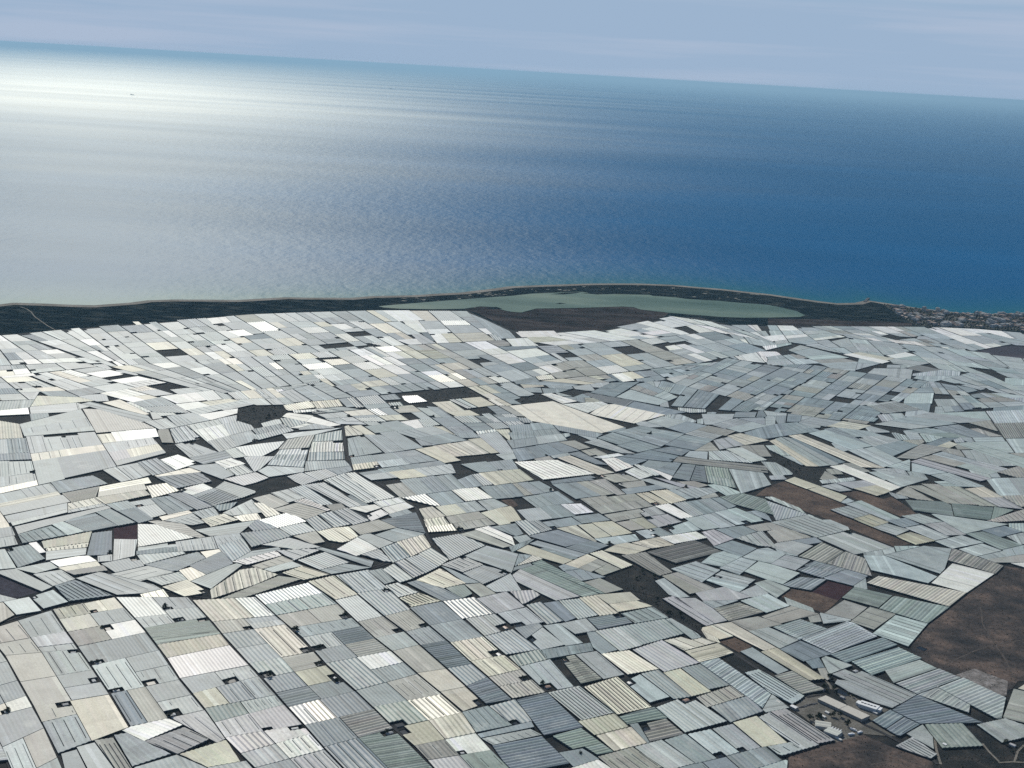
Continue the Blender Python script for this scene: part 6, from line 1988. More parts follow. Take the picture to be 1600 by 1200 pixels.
c0 119 -4471 24932 157 98 -272 486 -163 -95
l0 84 6521 17471 19 5 18 152 -214 205 -16 -145
k1 64 5567 23329 170 -78 219 440 -100 45 -43 -86 -72 33
g1 122 -6052 21262 132 87 -219 353 -131 -89
g0 122 -2219 18684 327 128 -72 122 -320 -154
l0 40 3425 26082 196 170 -191 428 -199 -165
l1 118 -7809 20412 180 128 -128 229 -179 -101
l0 89 9401 25285 69 -39 31 670 -230 91 2 -130
g0 155 4968 21660 122 -56 228 452 -124 57
l1 122 -6187 21173 130 86 -218 351 -129 -89
l0 114 4354 27285 371 -269 -202 498 -389 240
c0 31 -4449 21177 106 69 -244 432 -115 -64
t0 86 5246 27135 279 178 22 478 -252 -109
l0 119 -3927 23974 149 102 -244 435 -153 -100
g0 65 4130 20867 156 -56 46 95 113 -41 63 132 -270 100
l0 63 5098 21609 121 -56 226 443 -123 57
g0 31 -1226 20697 103 63 -236 420 -108 -66
l0 7 7094 27988 397 20 -120 362 -396 -73
w0 114 3624 26256 199 173 -186 422 -202 -168
g0 24 -5015 18355 -71 -10 148 -380 110 101
k0 113 6684 27857 441 -1 -129 333 -439 -62
l0 119 -4338 21250 107 70 -234 424 -116 -64
g0 135 -6820 21338 49 36 69 -62 69 50 -276 310 -148 -121
g0 83 7208 21257 183 89 39 376 -165 -67
l1 34 -3774 24078 149 102 -240 435 -154 -100
l0 163 8888 25868 408 -128 -63 292 -394 121
k0 14 2637 15923 -30 150 -204 -221 15 -68
l0 28 -236 22868 -119 167 -227 -160 70 -269
g0 63 5237 20901 74 -28 -51 -100 101 -38 164 320 -174 69
g1 120 -501 19722 -276 478 -80 -51 288 -482
l1 103 -208 18497 -262 -171 36 -144 266 211
l0 105 8659 22926 80 -37 31 -99 111 -52 -104 483 -211 0
l0 111 845 17395 -42 113 -233 -196 41 -109
g0 44 2437 22244 186 194 -82 295 -177 -153
g0 119 -2292 22878 77 47 -402 728 -82 -50
l0 94 3987 17569 38 11 -104 430 -121 -35
g0 158 5574 21105 318 -126 -83 304 -118 49
b1 119 -2210 22927 75 46 -405 750 -82 -50
g1 98 203 18957 148 38 -105 259 -157 -14
g0 122 -6656 22918 142 107 -225 367 -141 -111
l0 24 7029 21192 178 87 54 375 -162 -66
g0 111 -737 26059 155 74 -139 545 -204 -88
l1 63 3618 23572 106 -88 280 539 -109 85
g0 35 -5150 22558 146 100 -237 399 -85 -60 69 -115 -61 -44
l0 103 8517 23826 116 65 -135 622 -127 -128
g0 40 -6562 23963 63 51 -55 92 46 36 -291 482 -108 -91
g0 38 -6800 22809 140 106 -224 362 -139 -109
g1 117 -2345 23792 121 90 -165 324 -252 -183
c1 6 1168 20436 11 1 240 124 -127 200 -129 -11
l1 123 -6429 20792 60 30 -149 236 -85 77 -147 -74 41 -64 151 -131
l0 121 -6140 23543 109 84 -306 509 -108 -88
l0 25 6493 26290 297 102 37 391 -362 -213
l0 19 -2316 18471 182 49 -130 193 -175 -75
l0 123 -4891 18176 196 115 -64 101 -248 -36
g0 159 4334 21303 273 -105 87 180 -274 108
c1 33 951 24446 190 129 -141 372 -191 -122
g0 121 -6253 23456 108 83 -306 506 -107 -86
W0 147 988 25438 247 162 -276 187 -295 -140
l0 65 3938 20825 129 -45 198 421 -98 36
l0 30 -7938 20743 110 62 -67 104 79 45 -107 166 -172 -100
l1 61 6416 21700 220 397 -144 66 -169 -308
l0 71 7019 21171 71 403 -111 -26 -148 -441
l0 40 2833 26325 91 74 57 -59 339 275 -133 175 -433 -384
g0 118 -3959 21397 101 68 -220 426 -110 -61
l0 141 4459 22778 139 -116 188 344 -142 115
k0 161 4744 20344 177 -60 143 283 -102 37 -49 -98 -74 27
l0 12 4576 19662 110 25 36 125 -298 160 -13 -48
w0 106 -2163 26076 291 129 -81 336 -294 -180
g0 128 -2525 18416 203 54 -122 165 -193 -83
l0 3 10966 27826 19 3 57 587 -376 6 -1 -52
t0 86 5323 27702 224 97 26 571 -194 -41
l0 106 8396 23761 117 65 -146 558 -127 -128
c0 117 -422 20614 95 43 -235 461 -84 -60
g1 65 5174 24012 165 -75 187 395 -168 75
c1 117 -3854 21467 100 67 -211 421 -109 -62
w1 109 -2800 18937 0 3 -160 46 -201 -90 51 -142
w0 93 5008 27547 124 52 17 683 -225 -71
l1 110 880 23414 98 55 -216 629 -102 -54
g0 109 -3254 20421 -7 18 -332 -155 106 -217
w0 103 9342 28454 163 49 -198 795 -143 -14
l0 101 9230 26757 48 -11 152 137 -68 375 -238 31
l0 117 -1746 23627 145 88 -202 396 -146 -85
l0 29 1002 23482 257 146 -87 236 -255 -145
k0 31 -1596 23717 146 88 -203 395 -146 -85
g0 141 3517 23656 98 -81 276 536 -101 79
g0 27 -5919 20498 51 27 -63 103 -254 177 -112 -57 32 -51
l0 138 -4810 20183 65 55 -364 346 -78 -69
l1 13 3791 20124 174 40 -1 384 -70 -16
W1 84 5157 25897 24 273 -316 -266 8 -361
l0 101 9634 27066 -101 474 -184 -92 100 -548
g0 126 3003 22901 335 350 -96 83 -319 -275
t0 93 3231 13916 -1 14 -205 181 -8 -1 10 -140
g1 25 -1534 24587 46 22 -183 758 -130 -60 100 -340
g1 65 4868 24151 300 -136 179 383 -464 -214
l0 80 3983 20249 158 32 6 246 -165 52
l0 6 6604 25812 40 -7 99 86 46 493 -234 -80
g0 155 5525 22781 129 -60 205 405 -132 60
g1 63 5657 22719 128 -59 207 404 -130 59
c0 116 -755 18070 12 0 -198 417 -145 -17
l0 62 5530 21409 136 -63 167 314 -137 63
g0 141 4314 22899 92 -77 42 78 49 -41 143 264 -144 116
w0 174 -2924 17949 173 285 -95 13 -194 -290
l0 110 7265 27548 396 -50 -100 302 -396 7
t1 111 4710 27113 262 -183 -192 523 -275 163
c0 29 -2820 20526 39 22 -208 480 -102 -56 62 -138
l1 98 6055 27447 292 212 -71 318 -256 -133
l0 3 8089 27898 266 2 -87 351 -383 -42
g0 111 1145 24577 111 75 -43 112 81 55 -98 252 -193 -122
g0 96 7903 22400 242 45 -61 308 -190 -150
l0 177 7988 27470 490 -60 -100 402 -400 -307
l1 78 2559 21461 22 5 102 381 -253 -64 -7 -35
k1 117 -185 19892 113 16 -179 355 -104 -30
g0 31 -1352 20668 58 36 -65 113 42 26 -156 269 -106 -64
g0 101 2239 22102 182 190 -52 242 -179 -139
l0 111 8469 22932 196 -93 -124 393 -163 -3 8 -126
c1 117 -832 21514 99 71 -195 384 -100 -69
g0 140 -4878 20126 38 31 -79 69 27 23 -299 263 -77 -69
l0 135 -6447 21004 84 54 -266 299 -116 -86
l0 10 -1983 18332 52 7 106 84 -73 117 -193 -47
l0 61 6495 22171 146 -66 167 302 -147 68
l0 83 6840 19330 77 23 36 277 -157 -44 -21 -176
k0 84 6517 18872 216 64 -117 228 -77 -92
l1 86 5188 26187 299 267 14 311 -282 -228
l0 170 8596 27022 342 -77 -52 238 -99 14 -22 99 -246 35
g1 109 -1799 19523 198 32 -74 222 -174 -111
l0 15 6940 24510 271 73 93 296 -273 -74
l0 32 4701 24405 449 261 -20 180 -394 -266
g1 101 -227 25026 -15 83 -179 456 -79 -40 76 -391 65 -183
w0 111 -543 25510 107 55 -143 559 -156 -74
l1 112 6775 28165 218 31 -180 467 -223 -62
g1 113 -226 18873 121 43 -98 232 -134 -19
c0 12 -67 19909 5 1 84 57 -166 327 -102 -30
k0 62 4047 22758 115 -97 185 345 -117 96
g0 125 -5088 21526 126 119 -148 226 -142 -93 95 -158
l0 111 4911 26617 252 -202 -184 501 -265 184
w0 106 10118 27500 -75 237 -288 -148 85 -338
g0 62 3926 22860 116 -98 183 343 -118 97
l0 112 -6077 18279 6 3 94 176 -244 174
l1 151 4498 27630 207 -122 -35 94 70 -42 -141 385 -288 145
w0 129 2760 26844 218 217 -182 240 -219 -242
l0 89 5079 26985 118 87 23 562 -212 -94
k0 36 5362 24876 201 123 -114 293 -63 -53 -32 83 -86 -74
c0 117 -4738 21623 106 54 -218 365 -97 -63
g0 36 -3772 21042 93 71 -177 344 -99 -67
w0 103 9823 27236 -100 399 -186 -94 101 -472
g0 143 -4558 19841 -198 161 -121 -101 222 -155
g0 117 -3674 21118 95 72 -170 339 -102 -68
k0 177 7263 22521 122 10 68 471 -101 22
l0 62 5672 21345 37 -17 288 202 24 45 -182 83
k0 104 8367 27942 40 2 106 114 -121 517 -174 -33
t0 100 5161 24753 197 121 -94 370 -144 -124
l1 102 8962 26940 235 -52 -81 402 -238 31
l0 107 7607 28356 195 32 -146 508 -198 -55
c0 117 -936 21442 99 70 -195 384 -57 -39 49 -98 -41 -29
l1 84 6605 19259 102 31 53 30 31 265 -30 -9 -139 -160
l1 90 7707 22507 170 19 -14 317 -142 21
g0 65 4177 21257 96 -37 225 479 -62 25
g1 72 7139 22950 201 51 92 521 -259 -469
t0 140 4229 15950 123 118 -54 113 -81 -106 -47 -88 22 -32
l0 12 6555 28133 214 30 -184 435 -219 -61
g1 52 3031 23409 215 303 -124 -15 -385 -428 13 -26
w1 136 2667 26084 207 168 -207 215 -208 -192
g1 112 -64 19232 182 17 -71 177 -67 4 -107 -45
k0 86 7529 22486 100 11 4 115 73 7 10 246 -145 22
t0 108 2601 22594 75 79 25 -89 103 108 -90 246 -170 -139
W0 101 9173 28404 163 49 -115 540 -62 -6 -27 122 -85 -9
l0 108 6352 27662 300 217 -111 236 -260 -135
l0 12 7410 28322 193 32 -149 486 -198 -54
l0 15 6547 17487 132 34 32 243 -147 -132
w0 116 3844 28029 191 -113 -306 656 -208 105
l0 123 -6878 22086 63 54 -278 445 -77 -71
l0 83 7393 22532 123 9 45 437 -101 22
g0 44 -4958 21648 127 120 -121 207 -153 -101
g0 105 -812 23129 154 80 73 52 -39 151 -34 48 -224 -176 12 -42
g0 141 4864 22800 127 -104 154 278 -129 103
g1 113 -338 19136 132 18 -105 250 -112 -72
l0 63 3078 22520 99 -89 177 342 -100 88
l1 103 8416 27739 353 -12 -78 357 -144 -6 -138 -309
l0 61 3906 21058 102 -95 145 262 -103 95
g1 137 3799 21158 104 -97 143 261 -104 96
l0 41 2459 25917 203 164 -208 191 -204 -189
g1 133 -4667 20333 75 64 -230 260 -85 -75
g0 135 -4745 20265 74 63 -240 249 -84 -74
k0 31 -1402 23757 95 59 -232 452 -96 -56
w0 117 3648 28145 188 -111 -325 649 -207 104
w0 105 8216 27011 188 -42 -122 457 -191 24
l0 101 8625 24017 115 74 -65 360 -155 52
c0 115 -3373 21183 123 99 -107 229 -130 -94
c0 117 -1301 23819 95 58 -232 449 -95 -56
l0 37 1247 18300 -14 38 -253 142 11 -30 163 -242
g1 126 -7010 22119 27 23 65 -88 36 31 -292 427 -77 -70
k0 103 8396 28584 176 33 -110 501 -179 -49
l0 88 2343 20441 133 -8 15 367 -11 0 -134 -227
k0 104 8399 27009 189 -43 -108 436 -192 23
k0 63 2981 22608 92 -83 176 341 -94 82
g0 88 1386 18699 138 46 165 183 8 127
t0 86 5518 26317 7 160 -337 -301 -24 -271
g0 102 1259 20765 -13 67 -109 171 -146 -261
l0 117 10848 27679 143 87 -155 280 -218 -118 118 -254
l0 11 4145 20281 145 29 37 170 -176 47
g0 113 2808 22697 181 189 -100 196 -112 -92 38 -102 -60 -49
W0 117 3927 27622 369 -263 -156 333 -380 242
w1 104 8215 28550 176 33 -113 486 -180 -49
l0 81 7353 23033 102 -23 68 477 -81 55
l0 132 2543 26625 214 214 -183 215 -139 -153 77 -80 -76 -85
c0 37 1461 22123 112 86 -138 209 -156 -116
g0 64 4141 20550 77 -26 47 97 56 -19 76 159 -133 47
l0 105 8153 22496 165 25 -105 294 -45 5 -68 -54
c0 30 -489 20584 60 28 -222 441 -60 -43
l1 61 4748 22896 112 -92 152 277 -114 90
l0 7 8660 28215 -86 394 -176 -33 120 -513
l1 112 7132 27323 217 -49 -146 378 -218 17
g0 83 7459 23007 103 -22 47 455 -80 55
l0 162 7185 25620 9 289 -212 68 -14 -232 192 -149
l1 65 3825 20614 141 -49 97 206 -128 45
l0 139 3257 22869 100 -89 154 296 -102 88
k1 2 8325 22522 163 25 -162 277 -113 14
k0 37 1578 22212 112 85 -89 230 -156 -115
g0 62 3318 23280 240 469 -103 -12 -219 -389 73 -63
g1 8 1802 22031 55 7 -168 530 -61 -11 8 -103
l0 113 6758 27698 441 -36 -73 187 -439 0
g0 116 -3501 21080 71 57 -48 98 52 42 -66 136 -129 -94
l1 114 -3100 20977 109 60 -33 73 -94 172 -99 -53
w1 124 -6322 21198 26 17 57 -76 35 23 -220 353 -86 -64
l0 12 4597 20387 -49 -10 -84 -329 245 300
l0 83 2806 19516 89 -15 21 169 10 175 -93 -87
t0 153 2731 23272 316 351 -38 -5 64 71 -53 -6 -364 -314
l0 37 5844 26211 306 178 -70 209 -302 -299
w0 110 7162 27815 397 -8 -65 194 -396 -20
g0 64 5358 23516 51 -23 174 361 -103 47 -168 -350
l1 32 -3114 25405 87 56 -223 438 -107 -65
g0 123 1604 21985 161 128 -70 178 -132 -100 57 -56 -95 -73
k1 175 8516 27340 170 -23 -95 408 -172 5
l0 29 -3422 20379 230 127 -61 131 -201 -191
l0 177 8274 23100 -184 299 -134 -44 256 -311
g0 139 3158 22955 95 -83 152 295 -76 65 -62 -65
l0 117 -3589 19545 -147 225 -70 -40 124 -238
l0 105 782 20771 181 -4 -11 43 -216 182 -34 -22 48 -162
l0 109 10397 27751 -55 140 -292 -151 74 -235
k1 65 5307 23555 166 349 -103 47 -155 -327
l0 72 7209 24561 64 17 269 251 -165 55 -73 -20
l1 15 4491 26374 22 4 -15 562 -118 95 21 -456
l0 111 8323 23237 216 3 -62 196 -225 -53
t0 121 2920 23068 154 132 -115 158 -144 -84
l0 159 4241 21105 135 -50 89 187 -135 52
k1 159 4379 21053 134 -50 90 187 -135 51
g0 119 2686 23205 38 44 -83 107 -225 -194 38 -94
W1 107 7712 28018 192 10 -101 351 -192 -32
l0 88 2411 21774 11 1 92 457 -118 -15 -7 -397
g0 36 -3083 23241 156 117 -97 177 -157 -117
g1 118 -2922 23361 158 118 -96 179 -159 -119
l0 103 8692 27315 99 -14 -27 122 71 -10 -67 306 -172 6
g0 64 4509 21857 89 -41 159 327 -72 33
l0 121 6033 25982 154 4 -161 323 -167 -97
l1 109 7584 27193 192 -43 -112 338 -194 25
l0 113 -3137 21279 -60 148 -54 99 -88 -1 -13 -10 131 -281
l0 108 7513 28008 193 10 -101 328 -193 -31
g0 163 -2641 18899 194 128 -101 32 -209 -126
l0 122 -6271 21119 -215 289 -56 -27 194 -312
l1 117 6123 25863 278 -211 -112 330 -251 -6
t0 58 3467 23759 168 302 -191 -102 -154 -222
g0 119 -3241 23124 142 105 -98 177 -143 -106
l0 94 866 18384 -9 140 -54 -18 -58 -40 47 -188
w0 110 7382 27242 193 -43 -112 315 -195 24
l0 88 9129 26716 9 177 -312 70 -5 -158
t1 19 3278 23735 180 259 -288 -153 -114 -133
g1 163 -2660 19000 104 63 -195 62 -117 -61
g0 11 4310 20309 228 46 12 48 -204 70
l0 40 8744 24093 117 75 -20 130 -35 109 -126 42
l0 114 6902 27379 224 -51 -145 342 -133 11
w0 104 4981 26971 71 59 -51 403 -163 -75
w1 90 4657 24395 34 -7 63 319 4 174 -105 9
g1 115 -3033 20755 -29 65 -183 -174 70 -107
l0 30 10729 27674 -117 251 -216 -116 58 -147
l0 90 2383 21832 7 386 -36 -5 -102 -106
g1 0 -211 19220 140 13 -62 150 -124 -53
w1 117 4192 27124 167 -134 -242 485 -181 129
g0 153 3230 23352 217 385 -91 -11 -196 -314
l0 112 6194 25987 93 2 -133 393 -122 -72
l0 177 8338 23156 -135 279 -108 -34 184 -298
g1 117 -3809 19736 67 38 -13 25 -151 231 -40 -31
l0 85 6962 25749 14 230 -211 68 -13 -135
c0 119 -6932 24519 -143 259 -101 -43 160 -288
l1 148 3751 27949 386 -245 -58 123 -76 45 -36 77 -316 186
l0 91 4515 26516 107 23 -2 303 -116 94
w0 96 4189 24460 90 -19 -36 344 -100 13
w0 116 4309 27100 175 -140 -177 379 -182 130
l0 62 3569 23771 199 389 -99 -53 -193 -348
w0 113 4682 26835 73 -59 24 -55 102 -82 -148 363 -181 131
g1 164 -2786 18802 126 83 -144 42 -80 -47 66 -18 -58 -35
l1 29 -3630 20091 97 54 -76 156 -85 -81
l0 107 7689 27476 197 -26 3 2 -223 332 -80 2
W0 114 4519 26932 176 -141 -153 350 -182 131
g1 132 3032 23270 65 57 48 -67 91 78 -126 109 -145 -85
g1 163 -2847 18960 42 26 82 -24 59 35 -182 56 -115 -60
g0 91 2106 22136 112 14 0 41 -34 200 -82 -63
l1 56 3155 23417 191 307 -90 -11 -168 -238
l0 108 7846 27985 -9 32 -320 -17 61 -182 65 -11
w1 91 4626 26063 -3 467 -107 -22 6 -206
g0 77 3170 20178 28 117 -145 -34 -27 -117
W1 116 -3491 20060 -39 78 -97 -55 65 -131
l1 88 2458 19928 1 37 -2 0 -105 -85 -1 -74 71 -47
W0 104 4980 26957 67 -208 122 -331 3 -4 -113 606
t1 138 3083 22822 168 329 -234 -245
l1 170 4116 24503 48 -10 -38 281 -91 -90
w0 89 8816 26807 5 158 -140 31 27 -158
g0 125 -1672 7539 431 103 -467 688 -441 -127
g1 120 -388 7845 575 138 -270 483 -601 -111 -12 -3
g0 17 -2546 7947 396 110 -347 557 -445 -145
g0 122 -856 7733 452 109 -283 465 -461 -124
g0 124 -1224 7645 357 85 -363 561 -365 -100
g1 29 944 8275 399 240 -265 534 -424 -224
c0 127 -2246 7400 323 77 -387 524 -324 -90
c0 15 196 7987 439 106 -241 462 -467 -87
g0 29 658 8104 272 163 -343 651 -294 -150
g1 128 -4052 9111 265 109 -624 806 -259 -132
g1 15 -1918 7480 235 56 -383 534 -239 -66
l1 21 -3656 8610 219 78 -314 488 -30 38 -266 -110
c0 116 1356 8522 259 155 -214 447 -271 -146
k0 125 -2201 8199 487 141 -123 181 -551 -62
n0 119 -474 8445 277 50 -215 412 -290 -77
g0 44 -6939 14565 377 355 -484 1071 -374 -367
p1 122 -752 8393 274 50 -228 385 -286 -76
g0 117 -5552 11633 421 293 -279 528 -393 -322
t0 69 6107 13910 543 61 354 855 -601 -96
l0 16 -1611 8200 251 70 -231 350 -253 -77
b1 120 115 8509 269 50 -238 411 -231 -104
k0 13 6661 15455 667 134 377 911 -728 -168
g0 114 -6259 14285 339 311 -356 905 -372 -353
k0 118 -155 8459 264 49 -200 357 -224 -100
g0 115 1624 8685 175 105 -208 444 -180 -105
g0 114 -6647 15160 367 349 -348 885 -399 -391
b0 27 -4562 10831 -140 264 -454 -246 144 -285
g1 128 -2962 7733 280 78 -196 253 -28 -8 -156 -196
g0 117 -5735 12198 315 258 -302 571 -205 -201 53 -106 -83 -81
c0 41 -5613 12853 235 200 -321 807 -263 -233
g1 114 -7429 15626 380 373 -376 833 -379 -382
b0 124 -1121 8437 231 128 -175 263 -213 -165
t0 79 7359 18873 917 264 177 835 -964 -295
g0 42 -5966 13637 315 279 -264 671 -320 -353
g0 36 -5038 11780 156 103 -315 797 -221 -181
l1 27 -8687 18357 787 398 -361 660 -737 -375
g0 114 -8222 17348 853 389 -227 521 -858 -399
l1 79 7033 16864 676 164 158 744 -718 -187
l1 68 8561 20773 1048 239 380 919 -1075 -253
W0 114 -8004 16880 843 379 -205 470 -848 -387
g0 125 -1348 8311 223 124 -157 225 -205 -158
l0 68 9571 23238 1089 272 479 1156 -1124 -292
c1 42 -6342 13258 383 339 -191 424 -382 -346
g0 114 -8461 17866 868 404 -212 486 -873 -412
t0 68 10330 25183 1167 311 522 1261 -1205 -335
g0 68 9215 22328 1055 254 380 919 -1082 -271
g0 41 -5867 12894 -250 551 -222 -196 257 -567
g0 119 -4787 11294 176 100 179 141 -596 240 -10 -7
l1 13 6948 16332 645 149 114 537 -674 -164
l1 10 6659 14778 351 56 309 745 -379 -76
l1 15 -716 8305 -130 212 -199 -56 131 -209
k0 16 -2733 7893 181 51 -149 197 -182 -54
g0 33 -5376 11285 250 155 -181 352 -241 -167
l0 121 -9137 21056 398 196 -72 177 -728 1145 -345 -153
k0 16 7593 18394 554 153 124 581 -1001 -288 -6 -37
b0 121 -3128 8182 100 115 -170 289 -84 -150
g0 122 -921 8250 -111 177 -219 -62 112 -173
l1 117 -9005 19047 740 376 -270 492 -702 -356
k0 72 6225 14425 60 8 277 770 -339 -63 -177 -488
g0 114 -7030 16010 205 201 -423 940 -204 -206
g1 43 -6467 13747 95 85 -47 102 56 51 -352 779 -150 -141
g0 114 -6311 13887 152 138 -361 800 -63 -60 -39 87 -88 -83
k0 79 7511 17687 477 124 154 727 -498 -137
b0 130 -4335 10365 140 101 -260 321 -127 -137
g0 120 -2893 8080 97 122 -120 214 -104 -119
l0 117 -10076 21368 592 281 -408 745 -541 -241
l0 117 -9588 20615 526 261 -419 765 -415 -198 42 -93 -57 -26
c0 114 -6822 16216 190 187 -191 486 -170 380 -208 -210
k0 10 6406 14739 249 40 280 723 -274 -55
c0 114 -5711 13047 -244 541 -158 -140 249 -551
k0 132 -4478 10262 138 99 -246 285 -123 -133
g0 118 -5121 11445 177 110 -189 359 -170 -117
t0 71 6227 15151 335 62 216 601 -354 -120
k0 121 -3042 8038 40 50 48 -81 55 69 -126 216 -101 -116
t0 14 9092 22665 257 63 418 1067 -814 -207
b0 124 -4307 10013 130 115 -159 230 -137 -99
t0 72 6441 15753 341 75 180 500 -385 -88
g0 24 -7425 16841 -108 243 -466 -210 191 -419
l0 80 7152 17595 354 92 134 712 -264 -73 -191 -526
l0 72 5871 13883 219 24 185 515 -216 -30
t0 13 9406 21802 595 140 261 630 -605 -146
l0 121 -8783 20410 319 160 -264 655 -376 -228
w0 121 -8382 19678 230 117 -302 748 -307 -173
l1 69 8731 22145 431 104 152 387 -47 22 -768 -116
g1 68 8967 21698 433 102 251 624 -442 -106
w0 81 11014 27915 119 16 -9 -83 247 33 256 1127 -499 72
g1 113 -7395 17857 236 108 -149 383 -250 -116
c0 115 -7622 18398 347 148 -157 283 -306 -143
g0 118 -5529 12688 169 149 -82 153 -170 -145
g1 33 -8864 21574 316 199 -223 391 -261 -172
g0 15 10182 25388 230 62 376 962 -324 -91
l0 75 10746 26585 235 -5 301 942 -338 -9
w1 124 -8903 21611 16 7 -427 1057 -207 -92
l1 71 11453 26605 160 433 -466 -1 -182 -569
l0 159 9974 25113 101 -54 417 1378 -36 10 -171 -111
g0 41 -5461 12589 54 44 38 -73 73 61 -95 177 -123 -109
g0 119 -8221 19357 204 104 -132 328 -242 -123
l1 145 9686 24300 126 -120 245 811 -77 41 18 59 -135 71
g0 32 -8276 20119 259 180 -117 257 -259 -147
l0 113 -8090 19660 257 229 -71 157 -75 -58 -29 66 -183 -143
g0 118 -4643 10687 144 69 -43 80 -147 -88 1 -3
g0 119 -7884 18741 131 67 -144 357 -172 -87
c0 118 -4494 10759 7 3 37 41 79 102 -33 63 -126 -141
w1 76 9819 24179 105 -18 129 331 177 644 -105 57
g0 119 -8073 19085 172 88 -114 281 -203 -103
l1 68 12028 26765 104 251 -496 0 -152 -403
c0 36 -8196 19917 259 203 -77 170 -259 -180
w1 113 -7558 18240 239 111 -62 143 -242 -104
g0 114 -9034 21999 126 83 -191 396 -40 -28 -38 77 -54 -39
l0 73 10926 26457 37 117 -301 6 -125 -81 -45 -163
l0 73 11267 27528 110 347 -193 -25 -96 -327
l0 74 11080 27523 97 326 -166 -22 -66 -307"""
TINT = dict(g=(.262, .308, .312), b=(.178, .222, .242), l=(.40, .44, .424), w=(.78, .78, .71), W=(.88, .87, .83), c=(.60, .57, .445), y=(.42, .405, .29), k=(.345, .338, .29),
            p=(.415, .415, .415), n=(.235, .295, .255), t=(.44, .505, .485), m=(.19, .185, .165), D=(.03, .075, .085), x=(.86, .81, .67))
TINT = {k: tuple(v * (1 - f) + m * f for v, m in zip(t, (.36, .39, .375))) for k, t in TINT.items() for f in [.14 if k in 'bnkyplm' else (.06 if k == 'c' else 0)]}
WORD = dict(g='grey-blue', b='slate-blue', l='pale grey', w='white', W='bright white', c='cream', y='ochre', k='tan-grey', p='lilac-grey', n='grey-green', t='icy pale', m='dark brown-grey', D='dark teal', x='glowing cream')


def clip(p, nx, ny, c):
    out = []
    n = len(p)
    for i in range(n):
        a, b = p[i], p[(i + 1) % n]
        da, db = nx * a[0] + ny * a[1] - c, nx * b[0] + ny * b[1] - c
        if da <= 0: out.append(a)
        if (da < 0 < db) or (db < 0 < da):
            t = da / (da - db)
            out.append((a[0] + (b[0] - a[0]) * t, a[1] + (b[1] - a[1]) * t))
    return out


def tint_var(c, a):
    k = 1 + random.uniform(-a, a)
    return tuple(max(0.005, min(0.9, v * k * (1 + random.uniform(-a, a) * 0.25))) for v in c)


